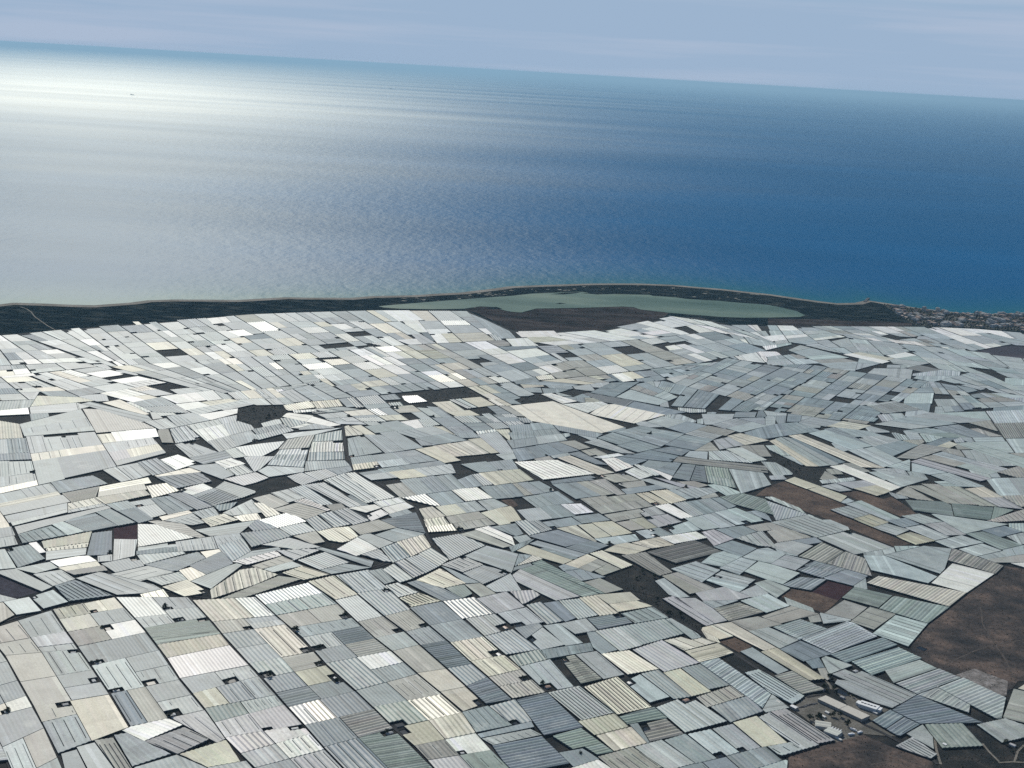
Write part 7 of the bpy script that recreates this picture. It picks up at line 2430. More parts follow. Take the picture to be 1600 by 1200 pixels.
def greenhouse_faces(poly, ang, code, striped, roofs, walls, vents, split=False):
    """a many-span greenhouse over a ground polygon: gabled spans, side netting, open roof vents.
    roofs / walls: MB (or a list that receives one MB per span when split); vents: list of MB"""
    dx, dy = math.cos(math.radians(ang)), math.sin(math.radians(ang))
    nx, ny = -dy, dx
    s = [nx * x + ny * y for x, y in poly]
    s0, s1 = min(s), max(s)
    pitch = random.uniform(6.6, 8.6) if striped else random.uniform(5.6, 8.0)
    n = max(1, round((s1 - s0) / pitch))
    w = (s1 - s0) / n
    eave = random.uniform(2.9, 3.5)
    rise = w * (random.uniform(0.08, 0.15) if striped else random.uniform(0.010, 0.04))
    base = tint_var(TINT[code], 0.10)
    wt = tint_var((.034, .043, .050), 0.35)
    jit = 0.10 if striped else 0.045
    every = random.choice([1, 2, 2, 3]) if striped else random.choice([2, 3, 3, 4, 5])
    has_v = vents is not None and random.random() < (0.42 if striped else 0.4)
    dd = [dx * x + dy * y for x, y in poly]
    d0, d1 = min(dd), max(dd)
    cuts = sorted(random.uniform(d0 + .15 * (d1 - d0), d1 - .15 * (d1 - d0)) for _ in range(random.choice([0, 0, 1, 1, 2])))
    segs = [random.uniform(.93, 1.06) for _ in range(len(cuts) + 1)]
    lim = [d0 - 1] + cuts + [d1 + 1]
    gloss = random.uniform(.25, .6) if code in 'wcxptl' and random.random() < .22 else random.uniform(0, .1)
    vin, vin2 = random.choice([1, 3, 8, 16]), random.choice([1, 2, 5, 12])
    near = sum(y for x, y in poly) / len(poly) < 3600 or split or vents is not None
    for i in range(n):
        a = s0 + i * w
        mb = MB() if split else roofs
        t = tint_var(base, jit)
        if random.random() < 0.05: t = tint_var(tuple(min(.8, v * 1.35) for v in base), .05)
        elif random.random() < 0.04: t = tuple(v * 0.72 for v in t)
        strip = clip(clip(poly, nx, ny, a + w), -nx, -ny, -a)
        if len(strip) < 3: continue
        for half in (0, 1):
            lo, hi = a + half * w / 2, a + (half + 1) * w / 2
            h = clip(clip(strip, nx, ny, hi), -nx, -ny, -lo)
            if len(h) < 3 or abs(area(h)) < 0.05: continue
            def Z(p):
                k = (nx * p[0] + ny * p[1] - a) / w
                return eave + rise * (1 - abs(2 * k - 1))
            if area(h) < 0: h = h[::-1]
            if len(segs) == 1 or not near:
                mb.face([(x, y, Z((x, y))) for x, y in h], 0, t + (gloss,))
            else:
                for q_ in range(len(segs)):
                    hs = clip(clip(h, dx, dy, lim[q_ + 1]), -dx, -dy, -lim[q_])
                    if len(hs) > 2: mb.face([(x, y, Z((x, y))) for x, y in hs], 0, tuple(v * segs[q_] * random.uniform(.985, 1.015) for v in t) + (gloss,))
            for k in range(len(h)):
                p, q = h[k], h[(k + 1) % len(h)]
                sp_, sq = nx * p[0] + ny * p[1], nx * q[0] + ny * q[1]
                if math.hypot(p[0] - q[0], p[1] - q[1]) < 0.15: continue
                inner = abs(sp_ - sq) < 1e-3 and not ((i == 0 and abs(sp_ - s0) < 1e-3) or (i == n - 1 and abs(sp_ - s1) < 1e-3))
                if inner and any(abs(sp_ - v) < 1e-3 for v in (a, a + w / 2, a + w)): continue
                zp, zq = Z(p), Z(q)
                zs = 0.74
                # a film skirt under the eave, dark netting below it
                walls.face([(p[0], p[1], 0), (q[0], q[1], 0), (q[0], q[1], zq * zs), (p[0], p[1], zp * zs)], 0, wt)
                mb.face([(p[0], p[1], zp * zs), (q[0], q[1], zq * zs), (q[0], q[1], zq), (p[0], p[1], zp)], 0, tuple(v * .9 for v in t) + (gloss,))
        if has_v and i % every == 0 and i < n:
            r = a + w * 0.5
            v = clip(clip(strip, nx, ny, r + w * (0.2 if every == 1 else 0.15)), -nx, -ny, -(r + 0.05))
            inset_lo, inset_hi = vin + random.uniform(0, 1.5), vin2 + random.uniform(0, 1.5)
            ds = [dx * x + dy * y for x, y in v] or [0]
            v = clip(clip(v, dx, dy, max(ds) - inset_lo), -dx, -dy, -(min(ds) + inset_hi)) if v else v
            if len(v) >= 3 and abs(area(v)) > 3:
                if area(v) < 0: v = v[::-1]
                vm = MB()
                vm.face([(x, y, eave + rise * (1 - abs(2 * ((nx * x + ny * y - a) / w) - 1)) + 0.16) for x, y in v], 0, tint_var((.05, .062, .07) if striped else (.10, .12, .13), .25))
                vents.append(vm)
        if split: roofs.append(mb)


LANDMARKS = [(60, 880, 'around the dark red square at the left', 1.0), (195, 830, 'around the dark red square at the left', 1), (40, 980, 'left of the first straight lane', 1), (30, 1080, 'left of the first straight lane', 1), (60, 1170, 'left of the first straight lane', 1), (110, 990, 'between first and second lane', 1), (140, 1060, 'between first and second lane', 1), (190, 970, 'between second and third lane', 1), (240, 1060, 'between second and third lane', 1), (210, 1150, 'in the slanted patch at bottom left', 0.8), (300, 1170, 'in the slanted patch at bottom left', 1), (270, 960, 'between third and fourth lane', 1), (330, 1020, 'between third and fourth lane', 1), (400, 1100, 'between third and fourth lane', 1), (450, 1160, 'between third and fourth lane', 1), (380, 950, 'between fourth and fifth lane', 1), (440, 1000, 'between fourth and fifth lane', 1), (530, 1080, 'between fourth and fifth lane', 1), (620, 1160, 'between fourth and fifth lane', 1), (470, 930, 'between fifth and sixth lane', 1), (560, 990, 'between fifth and sixth lane', 1), (630, 1050, 'between fifth and sixth lane', 1), (690, 1110, 'between fifth and sixth lane', 1), (740, 1160, 'between fifth and sixth lane', 1), (550, 930, 'between sixth and seventh lane', 1), (620, 990, 'between sixth and seventh lane', 1), (700, 1060, 'between sixth and seventh lane', 1), (640, 950, 'right of the seventh lane', 1), (720, 1010, 'right of the seventh lane', 1), (790, 1080, 'right of the seventh lane', 1), (880, 960, 'left of the dark ravine', 1), (930, 1010, 'left of the dark ravine', 1), (1050, 1000, 'right of the dark ravine', 1), (1000, 900, 'around the dark scrub lot', 1), (850, 920, 'at the striped pair left of the scrub lot', 1), (900, 1080, 'in the lower middle', 1), (850, 1150, 'in the lower middle', 1), (980, 1110, 'in the lower middle', 1), (1050, 1170, 'along the bottom left of the brown land', 1), (1120, 1070, 'left of the gravel yard', 1), (1180, 1110, 'left of the gravel yard', 1), (1180, 1160, 'along the bottom left of the brown land', 1), (1300, 1020, 'above the white factory', 1), (1400, 1060, 'right of the white factory', 1), (1500, 1090, 'under the big brown scrubland', 1), (1450, 1160, 'in the lower right corner', 1), (1380, 950, 'left of the big brown scrubland', 1), (1440, 900, 'above the big brown scrubland', 1), (1290, 930, 'by the dark maroon field', 1), (1180, 960, 'by the dark maroon field', 1), (1250, 850, 'below the long brown strip', 1), (1180, 870, 'below the long brown strip', 1), (1350, 800, 'between the two brown fields', 1), (1500, 780, 'right of the brown fields', 1), (1540, 840, 'right of the brown fields', 1), (1300, 710, 'above the brown fields', 1), (1450, 700, 'upper right of the brown fields', 1), (1120, 740, 'in the fan-shaped block', 1), (1050, 830, 'under the fan-shaped block', 1), (930, 660, 'at the big glowing cream roofs', 1), (900, 740, 'by the broad white striped roof', 1), (1000, 690, 'right of the glowing cream roofs', 1), (900, 830, 'in the centre right of the straight road', 1), (780, 800, 'right of the bent centre road', 1), (650, 740, 'right of the bent centre road', 1), (500, 720, 'left of the bent centre road', 1), (560, 800, 'left of the bent centre road', 1), (600, 860, 'inside the bend of the centre road', 1), (720, 880, 'below the bend of the centre road', 1), (420, 860, 'above the winding road', 1), (300, 880, 'above the winding road', 1), (120, 910, 'by the black field at the left edge', 1), (300, 790, 'in the left middle', 1), (100, 780, 'in the left middle', 1), (380, 740, 'in the left middle', 1), (80, 700, 'at the left edge, upper half', 1), (200, 690, 'by the small dark triangular lot', 1), (420, 650, 'around the upper dark lot', 1), (720, 620, 'around the dark lot in the far centre', 1), (300, 560, 'on the far left plain', 1), (600, 560, 'on the far central plain', 1), (1000, 560, 'on the far right plain', 1), (1400, 600, 'on the far right plain', 1)]


def zone_of(px, py):
    return min(LANDMARKS, key=lambda l: ((l[0] - px) ** 2 + (1.7 * (l[1] - py)) ** 2) * l[3])[2]


ORD = ['first', 'second', 'third', 'fourth', 'fifth', 'sixth', 'seventh', 'eighth', 'ninth', 'tenth', 'eleventh', 'twelfth']
NUM = ['', 'one', 'two', 'three', 'four', 'five', 'six', 'seven', 'eight', 'nine', 'ten', 'eleven', 'twelve']
records = []
for line in GH.strip().split('\n'):
    w = line.split()
    records.append((w[0][0], w[0][1] == '1', float(w[1]), dec(w[2:])))
NEAR = 300
# descriptions: look first, then where it stands, then which one of its look there
info = []
for code, st, ang, poly in records[:NEAR]:
    cx, cy = sum(x for x, y in poly) / len(poly), sum(y for x, y in poly) / len(poly)
    px, py = proj(cx, cy, 3.5)
    P = [proj(x, y, 3.5) for x, y in poly]
    pa = abs(area(P))
    L = sorted(math.hypot(poly[k][0] - poly[k-1][0], poly[k][1] - poly[k-1][1]) for k in range(len(poly)))
    shape = 'notched' if len(poly) == 6 and abs(area(poly)) > 0 else ('triangular' if len(poly) == 3 else ('many-sided' if len(poly) == 5 else ''))
    asp = abs(area(poly)) / (L[-1] ** 2)
    if not shape and asp < 0.36: shape = 'long narrow'
    look = ' '.join(x for x in (shape, WORD[code], 'ribbed' if st else 'smooth') if x)
    info.append([look, zone_of(px, py), px, py, pa])
labels = [None] * len(info)
groups = {}
for k, i in enumerate(info): groups.setdefault((i[0], i[1]), []).append(k)
for (look, zone), ks in groups.items():
    if len(ks) == 1:
        labels[ks[0]] = f'{look} greenhouse roof {zone}'
        continue
    xs, ys = [info[k][2] for k in ks], [info[k][3] for k in ks]
    horiz = (max(xs) - min(xs)) > 1.1 * (max(ys) - min(ys))
    ks.sort(key=lambda k: info[k][2] if horiz else info[k][3])
    n = len(ks)
    for j, k in enumerate(ks):
        if n == 2: o = ('left' if j == 0 else 'right') if horiz else ('upper' if j == 0 else 'lower')
        else: o = (f'{ORD[j]} from left' if horiz else f'{ORD[j]} from top')
        labels[k] = f'{look} greenhouse, {o} of {NUM[n] if n < 13 else n}, {zone}'

rest = MB()
for k, (code, st, ang, poly) in enumerate(records):
    if k < NEAR:
        cx, cy = sum(x for x, y in poly) / len(poly), sum(y for x, y in poly) / len(poly)
        lp = [(x - cx, y - cy) for x, y in poly]
        root = tag(empty('greenhouse', (cx, cy, 0)), labels[k], 'greenhouse', 'plastic greenhouses of the coastal plain')
        walls, vents = MB(), []
        rng = math.hypot(cy, ALT)
        split = st and 7.6 * 2100 / rng > 6.0
        if split:
            spans = []
            greenhouse_faces(lp, ang, code, st, spans, walls, vents, True)
            for s_ in spans: s_.build('roof_span', PLASTIC, root)
        else:
            roof = MB()
            greenhouse_faces(lp, ang, code, st, roof, walls, vents)
            roof.build('roof', PLASTIC, root)
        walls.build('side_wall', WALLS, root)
        for v in vents: v.build('roof_vent', VENT, root)
    else:
        w_, v_ = MB(), []
        far = sum(y for x, y in poly) / len(poly)
        greenhouse_faces(poly, ang, code, st, rest, w_, v_ if far < 4200 else None)
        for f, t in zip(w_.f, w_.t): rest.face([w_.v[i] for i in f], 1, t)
        for v in v_:
            for f, t in zip(v.f, v.t): rest.face([v.v[i] for i in f], 2, t)
tag(rest.build('distant_greenhouses', [PLASTIC, WALLS, VENT]), 'sea of smaller distant pale plastic greenhouses stretching to the dunes', 'greenhouses', None, 'stuff')

# ------------------------------------------------------------------ yards in the notched corners: ponds, sheds, trees
NOTCH = """-3685 9377 -37 56 -43 -38 36 -55
-2993 7957 39 50 -48 81 -40 -50
-3548 10552 -85 -31 40 -62 85 31
-3177 9973 -53 83 -66 -37 53 -83
-3309 9623 -97 -53 47 -77 96 53
-3674 11313 51 36 -38 58 -51 -36
-3501 11054 66 -101 64 45 -66 101
-3339 10262 90 73 -42 64 -90 -72
-3035 9786 94 63 -40 63 -94 -64
-2807 9942 97 66 -54 89 -97 -66
-2488 9442 98 67 -63 101 -98 -67
-3063 11487 82 31 -34 52 -83 -31
-2888 11219 83 54 -53 80 -82 -54
-2647 11371 -81 -53 40 -68 81 53
-2180 10058 95 79 -54 84 -94 -80
-1730 9325 69 35 -25 40 -69 -35
-1460 9456 -106 -55 36 -58 106 54
-2181 11177 -40 63 -69 -38 39 -63
-1584 10780 -57 90 -76 -47 57 -90
-1904 10210 95 64 -59 92 -94 -64
-1443 10524 -45 81 -60 -41 46 -81
-1285 10282 -59 91 -59 -40 59 -91
-1283 10276 -57 -39 35 -49 57 39
-763 9475 -96 -69 43 -70 96 69
-1353 11554 -52 91 -77 -46 53 -91
-1851 11250 45 -63 40 24 -45 63
-1572 10800 97 67 -46 82 -97 -66
-750 9492 99 62 -49 79 -99 -62
-747 9485 68 -100 67 42 -68 100
-230 9131 59 26 -28 54 -60 -27
-850 11309 -52 75 -63 -46 52 -75
-79 9983 -50 87 -47 -44 49 -87
-1089 12299 -64 -34 35 -65 64 34
-637 11466 -35 63 -62 -49 36 -63
66 10932 -55 105 -94 -54 55 -104
309 10478 -38 77 -77 -47 38 -77
137 11525 -64 113 -105 -88 64 -113
159 11546 102 64 -44 79 -102 -64
161 9648 63 36 -40 62 -63 -36
278 11329 45 -94 34 65 -45 94
1164 12024 -88 -47 39 -88 88 47
432 10263 96 53 -59 121 -96 -52
560 10935 33 -97 53 35 -34 97
1806 11621 -111 -69 82 -61 111 69
1101 10536 41 -80 60 70 -42 81
1615 10347 -96 -84 51 -82 97 85
1169 9771 23 -109 59 37 -24 109
714 9208 90 45 -91 111 -89 -46
1726 9302 73 48 -36 68 -72 -49
1915 9422 59 34 -27 58 -59 -35
3163 11105 -77 -63 71 -78 76 62
-5624 15301 -35 79 -44 -34 35 -79
-5850 16895 28 -61 50 26 -29 61
-4073 17164 -43 71 -60 -66 43 -70
-4144 16951 -30 -40 43 -37 30 40
-3364 17238 -20 73 -36 -68 19 -73
-3852 16084 -57 50 -34 -63 57 -50
-3826 14967 69 -55 51 67 -69 55
-4106 14265 66 65 -45 57 -66 -65
-5005 12769 43 -69 46 43 -43 68
-3937 12786 -20 65 -43 -13 20 -65
-3412 13248 -71 -47 20 -58 71 47
-3671 12777 -71 -59 48 -87 70 59
-4331 11599 45 -53 33 45 -45 53
-2767 11956 -57 60 -51 -35 57 -60
-2622 17005 -92 -40 8 -88 91 39
-2238 17442 -120 -44 16 -93 121 44
-1572 14442 39 -74 46 74 -39 75
-2048 16687 63 53 -12 81 -64 -53
-2003 17780 -39 -43 31 -67 39 43
-1592 16353 -31 83 -81 -53 30 -84
-110 16481 63 32 -18 44 -63 -32
-504 14112 68 47 -20 70 -68 -47
-396 13337 -49 -71 37 -43 50 70
98 12916 -82 50 -51 -65 83 -51
547 17301 -24 65 -35 -30 25 -64
2029 18711 40 60 -61 47 -40 -60
2228 17454 20 42 -56 14 -20 -41
3460 17198 -84 18 -5 -45 84 -18
1133 17369 80 59 -29 58 -80 -59
1185 16361 -48 60 -67 -34 48 -61
1157 16529 60 -77 74 36 -59 76
1514 16699 -71 -34 46 -66 70 33
1385 16229 39 -53 58 32 -40 54
2235 16192 83 22 -37 42 -83 -21
625 15785 -41 67 -50 -35 41 -67
1795 15408 76 55 -42 91 -76 -55
1566 15184 33 -87 65 62 -32 87
1623 14948 36 -88 84 48 -36 88
1756 14303 -48 84 -67 -39 49 -84
1631 14522 40 -69 53 34 -40 68
1869 14607 22 -88 64 70 -21 88
2889 14984 -47 79 -81 -50 47 -79
3086 15105 -40 57 -38 -23 41 -57
529 14373 71 39 -24 51 -71 -39
1152 13906 73 49 -35 49 -73 -48
2189 13148 80 -44 35 52 -80 44
4003 14885 -66 -48 50 -62 65 48
7077 20490 -90 31 -79 -46 90 -31
6477 20102 -62 -36 36 -40 63 36
6477 20102 67 -72 53 31 -67 71
5105 19253 31 -93 94 34 -31 93
-10 25982 24 -93 68 27 -24 92
7170 25632 74 -61 65 62 -74 61
7282 24577 52 -48 49 45 -53 49
-7809 23767 61 -97 56 48 -61 97
-7130 22985 -51 82 -53 -42 50 -81
-7006 22483 71 -114 54 40 -71 114
-6874 22583 66 -108 55 41 -67 108
-6382 22093 -71 -51 36 -58 71 50
-6884 23289 59 47 -38 62 -59 -47
-6155 21766 102 69 -51 83 -102 -70
-6880 23660 90 72 -52 84 -89 -71
-6453 24051 -55 91 -46 -36 55 -92
-6020 24368 -55 94 -74 -60 56 -93
-5792 23987 -62 -48 44 -74 62 48
-5776 23240 64 -106 81 60 -64 106
-5387 22953 69 -115 61 44 -69 115
-4700 22149 -58 96 -60 -39 58 -97
-5804 24046 68 -115 106 82 -69 115
-5113 23625 -99 -72 46 -77 98 72
-5115 23251 -64 -46 44 -73 63 46
-5527 24975 -102 -82 71 -122 102 83
-4905 23311 56 -96 58 41 -57 96
-4341 22980 59 -102 83 57 -60 102
-4380 24729 -49 87 -50 -38 49 -87
-3703 23539 -54 94 -65 -45 53 -94
-6751 21275 49 37 -69 62 -49 -36
-8049 23515 73 -99 47 49 -74 99
-6944 22031 26 23 -65 88 -27 -23
-6265 21122 26 17 -57 76 -26 -17
-4813 20180 -79 69 -27 -23 79 -69
-4878 20752 83 74 -58 65 -83 -74
-4226 21313 -84 -54 42 -78 85 55
-4041 22154 57 -114 90 47 -57 114
-3581 21993 -75 -45 23 -48 75 45
-3378 21178 -48 99 -52 -42 48 -98
-9137 22555 -40 -28 38 -77 40 28
-7748 20850 -68 104 -79 -45 67 -104
-7934 20112 -74 -58 29 -66 75 58
-7809 20403 -75 -53 55 -110 75 53
-7562 20462 50 -90 72 55 -50 89
-6969 21213 -101 -57 92 -79 101 57
-6946 19886 -93 83 -47 -52 93 -83
-6558 20330 -55 -62 48 -34 55 61
-6020 19948 -89 62 -77 -87 89 -63
-6041 20561 -75 43 -56 -64 75 -42
-7831 19019 94 49 -30 77 -95 -49
-7365 19676 -80 -47 61 -69 80 47
-7070 19349 102 52 -76 86 -102 -52
-7311 19218 59 -84 69 36 -59 83
-3208 24310 -62 116 -69 -47 62 -116
-3000 26121 -110 -57 42 -85 109 57
-2581 24628 56 -110 101 58 -56 110
-1205 25430 -30 103 -78 -39 29 -103
-1625 25210 25 -102 87 43 -25 103
-2182 20472 -56 98 -72 -52 55 -99
-2293 21436 -72 -53 41 -70 71 53
-1858 20308 -44 77 -46 -33 45 -77
-2443 22459 -50 85 -76 -57 51 -85
-1751 20924 65 48 -33 56 -65 -47
-1251 20730 -66 113 -42 -26 65 -113
-1584 21960 -60 -36 33 -61 60 36
-1131 21828 50 -98 41 29 -49 98
-1243 22639 79 52 -31 61 -80 -52
-716 22375 -61 -41 40 -77 61 41
-406 21815 82 57 -34 66 -82 -57
-207 21944 -78 -56 37 -72 78 56
-938 24612 -84 -48 26 -52 84 48
663 23088 50 -108 81 87 -50 108
-3163 20545 53 -82 35 54 -53 81
-2942 18846 66 -19 58 35 -66 18
-2765 18936 42 26 -82 24 -42 -26
-2266 18719 -50 75 -54 -23 50 -74
-1785 19422 55 -105 78 53 -55 105
-256 21327 60 -118 50 37 -60 117
-1147 18962 67 11 -42 90 -68 -12
1739 26490 92 -73 74 90 -92 73
2661 26473 -94 97 -91 -84 94 -97
2359 26816 77 -80 76 85 -77 80
2889 26266 92 74 -57 59 -91 -74
3153 28206 -69 -85 37 -62 70 84
4043 27904 -76 45 36 -77 76 -45
4706 26780 73 -59 -24 55 -73 59
4775 27466 -35 94 -70 42 35 -94
845 22620 28 -83 61 38 -28 82
1337 24707 -43 112 -81 -55 43 -112
1212 25082 38 -97 81 52 -37 97
2290 23822 83 66 -32 79 -83 -66
2772 24016 53 -123 103 83 -54 123
3545 25762 -78 -70 54 -122 78 70
3844 24505 -39 87 -58 -57 39 -87
1188 21652 -101 13 -87 -69 101 -13
1468 22118 57 -56 95 73 -57 56
2626 22506 75 78 -25 89 -75 -79
2717 22942 38 -103 60 49 -38 102
3080 23204 65 56 -48 67 -65 -57
3111 23694 -38 -5 -64 -71 38 5
4391 24244 -49 -94 73 -55 49 94
3466 22941 78 -68 43 82 -79 68
3616 22319 49 93 -72 64 -49 -93
3898 22167 -80 71 -35 -64 81 -71
4455 22782 42 77 -49 41 -42 -78
4029 21619 -68 62 -36 -65 69 -62
4389 21653 49 87 -63 56 -49 -87
2761 21374 -29 -103 69 -41 30 103
5980 28283 10 -116 109 23 -10 117
8862 27291 -27 122 -71 10 27 -122
8864 27282 -99 14 22 -99 99 -14
9241 27918 -100 -2 14 -73 100 1
9195 29115 -63 -6 27 -122 62 6
10339 27898 -49 123 -100 -52 48 -123
10350 28925 -110 -26 48 -87 110 26
11006 27832 118 16 9 83 -119 -16
6888 27358 -11 -113 88 -25 11 113
7854 26490 -6 104 -67 20 6 -103
7842 27081 6 -109 83 -24 -6 109
7882 26350 7 -131 89 -27 -7 130
8557 26240 -17 122 -107 32 18 -121
9438 25083 -20 93 -74 24 20 -93
4636 24078 97 45 17 85 -97 -45
5416 25376 -62 -54 32 -83 63 53
5567 24992 -95 -58 27 -71 95 59
5783 23769 -42 -86 72 -33 43 86
5588 22952 -91 41 -32 -63 91 -41
5779 22604 -45 -88 89 -40 45 87
5935 22220 -99 45 -35 -68 99 -45
5701 21732 93 -43 31 59 -93 43
7245 23556 -66 29 -49 -89 66 -30
6924 22956 -54 -98 63 -29 54 99
4399 20770 46 95 -113 41 -46 -95
4274 20505 47 97 -56 19 -47 -97
4292 20498 91 -31 50 105 -90 31
5186 20800 74 -27 51 100 -74 28
4887 20631 -48 -98 74 -27 49 98
5118 20217 100 -34 31 59 -100 34
7976 23371 94 31 -91 110 -94 -30
8690 22828 80 -38 -31 99 -80 37
7701 22505 5 114 -73 -7 -4 -115
7662 21558 3 85 -72 -35 -3 -85
7668 21562 103 50 3 81 -103 -50
7904 22392 4 -97 77 14 -4 97
10075 25050 -77 41 -18 -59 77 -41
-6010 12744 53 -105 83 81 -53 106
7135 17617 -114 -30 -14 -82 115 29
-9953 21416 42 -92 57 26 -42 93
-6316 13883 -47 102 -56 -51 47 -102
-6559 14911 -63 -59 39 -87 63 60
-5422 12516 53 44 -38 73 -54 -44"""
placed = {'pond': [], 'shed': [], 'tree': []}


def pond(c, u, v, a, b):
    """lined irrigation pond: sloping earth bank and dark water"""
    b1, t1 = MB(), MB()
    def W(x, y, z): return (u[0] * x + v[0] * y, u[1] * x + v[1] * y, z)
    o = [(-a, -b), (a, -b), (a, b), (-a, b)]
    for i in range(4):
        p, q = o[i], o[(i + 1) % 4]
        b1.face([W(p[0], p[1], 0), W(q[0], q[1], 0), W(q[0] * .86, q[1] * .86, 1.5), W(p[0] * .86, p[1] * .86, 1.5)], 0, (.10, .10, .095))
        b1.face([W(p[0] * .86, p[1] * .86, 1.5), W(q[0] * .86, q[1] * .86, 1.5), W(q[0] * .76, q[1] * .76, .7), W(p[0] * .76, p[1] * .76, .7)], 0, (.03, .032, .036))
    t1.face([W(x * .78, y * .78, .85) for x, y in o])
    r = empty('irrigation_pond', (c[0], c[1], 0))
    b1.build('bank', PAINT, r)
    t1.build('water', POND, r)
    return r


def shed(c, rot, sx, sy, h, tint):
    r = empty('farm_shed', (c[0], c[1], 0), rot)
    b = MB()
    b.gable((0, 0, 0), sx, sy, h, sy * .14, 0, 0, 0, tint_var((.42, .41, .38), .2), tint)
    wl, rf = MB(), MB()
    for f, t in zip(b.f, b.t):
        (rf if len({b.v[i][2] for i in f}) == 2 and min(b.v[i][2] for i in f) > h - .1 else wl).face([b.v[i] for i in f], 0, t)
    wl.build('wall', PAINT, r)
    rf.build('roof', PAINT, r)
    return r


def blob(r, seed, squash=.8):
    """uneven leafy crown out of many leaf-clump triangles spread through its volume"""
    rnd = random.Random(seed)
    b = MB()
    for k in range(46):
        th, ph = rnd.uniform(0, 6.283), math.acos(rnd.uniform(-1, 1))
        d = r * rnd.uniform(.35, 1.0)
        c = Vector((d * math.sin(ph) * math.cos(th), d * math.sin(ph) * math.sin(th), d * math.cos(ph) * squash))
        g = rnd.uniform(.55, 1.4)
        t = (.028 * g, .044 * g, .026 * g)
        for m in range(2):
            q = [c + Vector((rnd.uniform(-1, 1), rnd.uniform(-1, 1), rnd.uniform(-1, 1))) * r * .42 for _ in range(3)]
            b.face([tuple(x) for x in q], 0, t)
    return b


def make_tree(seed, r):
    root = empty('tree')
    t = MB()
    h = r * 1.1
    for k in range(6):
        a0, a1 = k * math.pi / 3, (k + 1) * math.pi / 3
        t.face([(.09 * r * math.cos(a0), .09 * r * math.sin(a0), 0), (.09 * r * math.cos(a1), .09 * r * math.sin(a1), 0), (.05 * r * math.cos(a1), .05 * r * math.sin(a1), h), (.05 * r * math.cos(a0), .05 * r * math.sin(a0), h)], 0, (.06, .05, .04))
    t.build('trunk', LEAF, root)
    c = blob(r, seed).build('crown', LEAF, root)
    c.location.z = h + r * .45
    return root


TREES = [make_tree(s, r) for s, r in ((1, 2.6), (2, 3.4), (3, 2.2), (4, 4.0))]
tree_used = [False] * 4


def add_tree(x, y):
    k = random.randrange(4)
    o = TREES[k] if not tree_used[k] else copy_tree(TREES[k])
    tree_used[k] = True
    o.location = (x, y, 0)
    o.rotation_euler.z = random.uniform(0, 6.28)
    s = random.uniform(.8, 1.35)
    o.scale = (s, s, s * random.uniform(.85, 1.1))
    placed['tree'].append(o)


for k, line in enumerate(NOTCH.strip().split('\n')):
    p = dec(line.split())
    c = (sum(x for x, y in p) / 4, sum(y for x, y in p) / 4)
    px, py = proj(*c)
    if not (-30 < px < 1630 and py < 1225 and c[1] < 3900): continue
    u = Vector((p[1][0] - p[0][0], p[1][1] - p[0][1])); v = Vector((p[3][0] - p[0][0], p[3][1] - p[0][1]))
    a, b = u.length / 2, v.length / 2
    if a < 4 or b < 4: continue
    u.normalize(); v.normalize()
    r = random.random()
    if r < .36:
        placed['pond'].append(pond((c[0] + u.x * a * .12, c[1] + u.y * a * .12), (u.x, u.y), (v.x, v.y), a * .72, b * .74))
    if r > .42 and len(placed['shed']) < 120:
        off = random.choice([(-.45, -.4), (.4, -.4), (-.4, .4)]) if r < .5 else (random.uniform(-.3, .3), random.uniform(-.3, .3))
        tint = random.choice([(.62, .62, .6), (.45, .46, .46), (.30, .31, .32), (.38, .25, .19), (.72, .71, .67)])
        if r >= .45:
            placed['shed'].append(shed((c[0] + u.x * a * off[0] + v.x * b * off[1], c[1] + u.y * a * off[0] + v.y * b * off[1]), math.atan2(u.y, u.x), min(11, a * .9), min(7, b * .75), 2.6, tint))
    for _ in range(random.choice([0, 0, 1, 1, 2])):
        if len(placed['tree']) < 150:
            add_tree(c[0] + u.x * a * random.uniform(-.85, .85) + v.x * b * random.uniform(-.85, .85), c[1] + u.y * a * random.uniform(-.85, .85) + v.y * b * random.uniform(-.85, .85))


def inside(p, x, y):
    r = False
    for i in range(len(p)):
        (xa, ya), (xb, yb) = p[i], p[i - 1]
        if (ya > y) != (yb > y) and x < (xb - xa) * (y - ya) / (yb - ya) + xa: r = not r
    return r


def scatter(p, n, rnd):
    x0, x1, y0, y1 = min(x for x, y in p), max(x for x, y in p), min(y for x, y in p), max(y for x, y in p)
    out = []
    for _ in range(n * 6):
        x, y = rnd.uniform(x0, x1), rnd.uniform(y0, y1)
        if inside(p, x, y): out.append((x, y))
        if len(out) >= n: break
    return out


rnd = random.Random(5)
bush = MB()
for kind, p in lot_polys:
    A = abs(area(p))
    d = dict(bigscrub=.021, scrub=.016, ravine=.03, brown=.006, yard=.006, rubble=.006).get(kind, 0)
    for x, y in scatter(p, min(9000, int(A * d)), rnd):
        if y > 5000: continue
        r = rnd.uniform(.5, 1.9) * (1.3 if kind in ('ravine', 'scrub') else 1)
        g = rnd.uniform(.5, 1.5)
        t = (.030 * g, .034 * g, .024 * g) if rnd.random() < .8 else (.085 * g, .07 * g, .055 * g)
        top = (x + rnd.uniform(-.3, .3) * r, y + rnd.uniform(-.3, .3) * r, r * rnd.uniform(.7, 1.2))
        ring = [(x + r * rnd.uniform(.6, 1.1) * math.cos(a), y + r * rnd.uniform(.6, 1.1) * math.sin(a), .05) for a in (0, 1.25, 2.5, 3.77, 5.0)]
        for i in range(5): bush.face([ring[i], ring[(i + 1) % 5], top], 0, t)
tag(bush.build('scrub_bushes', LEAF), 'low dark scrub bushes dotted over the bare lots and brown land', 'bushes', None, 'stuff')
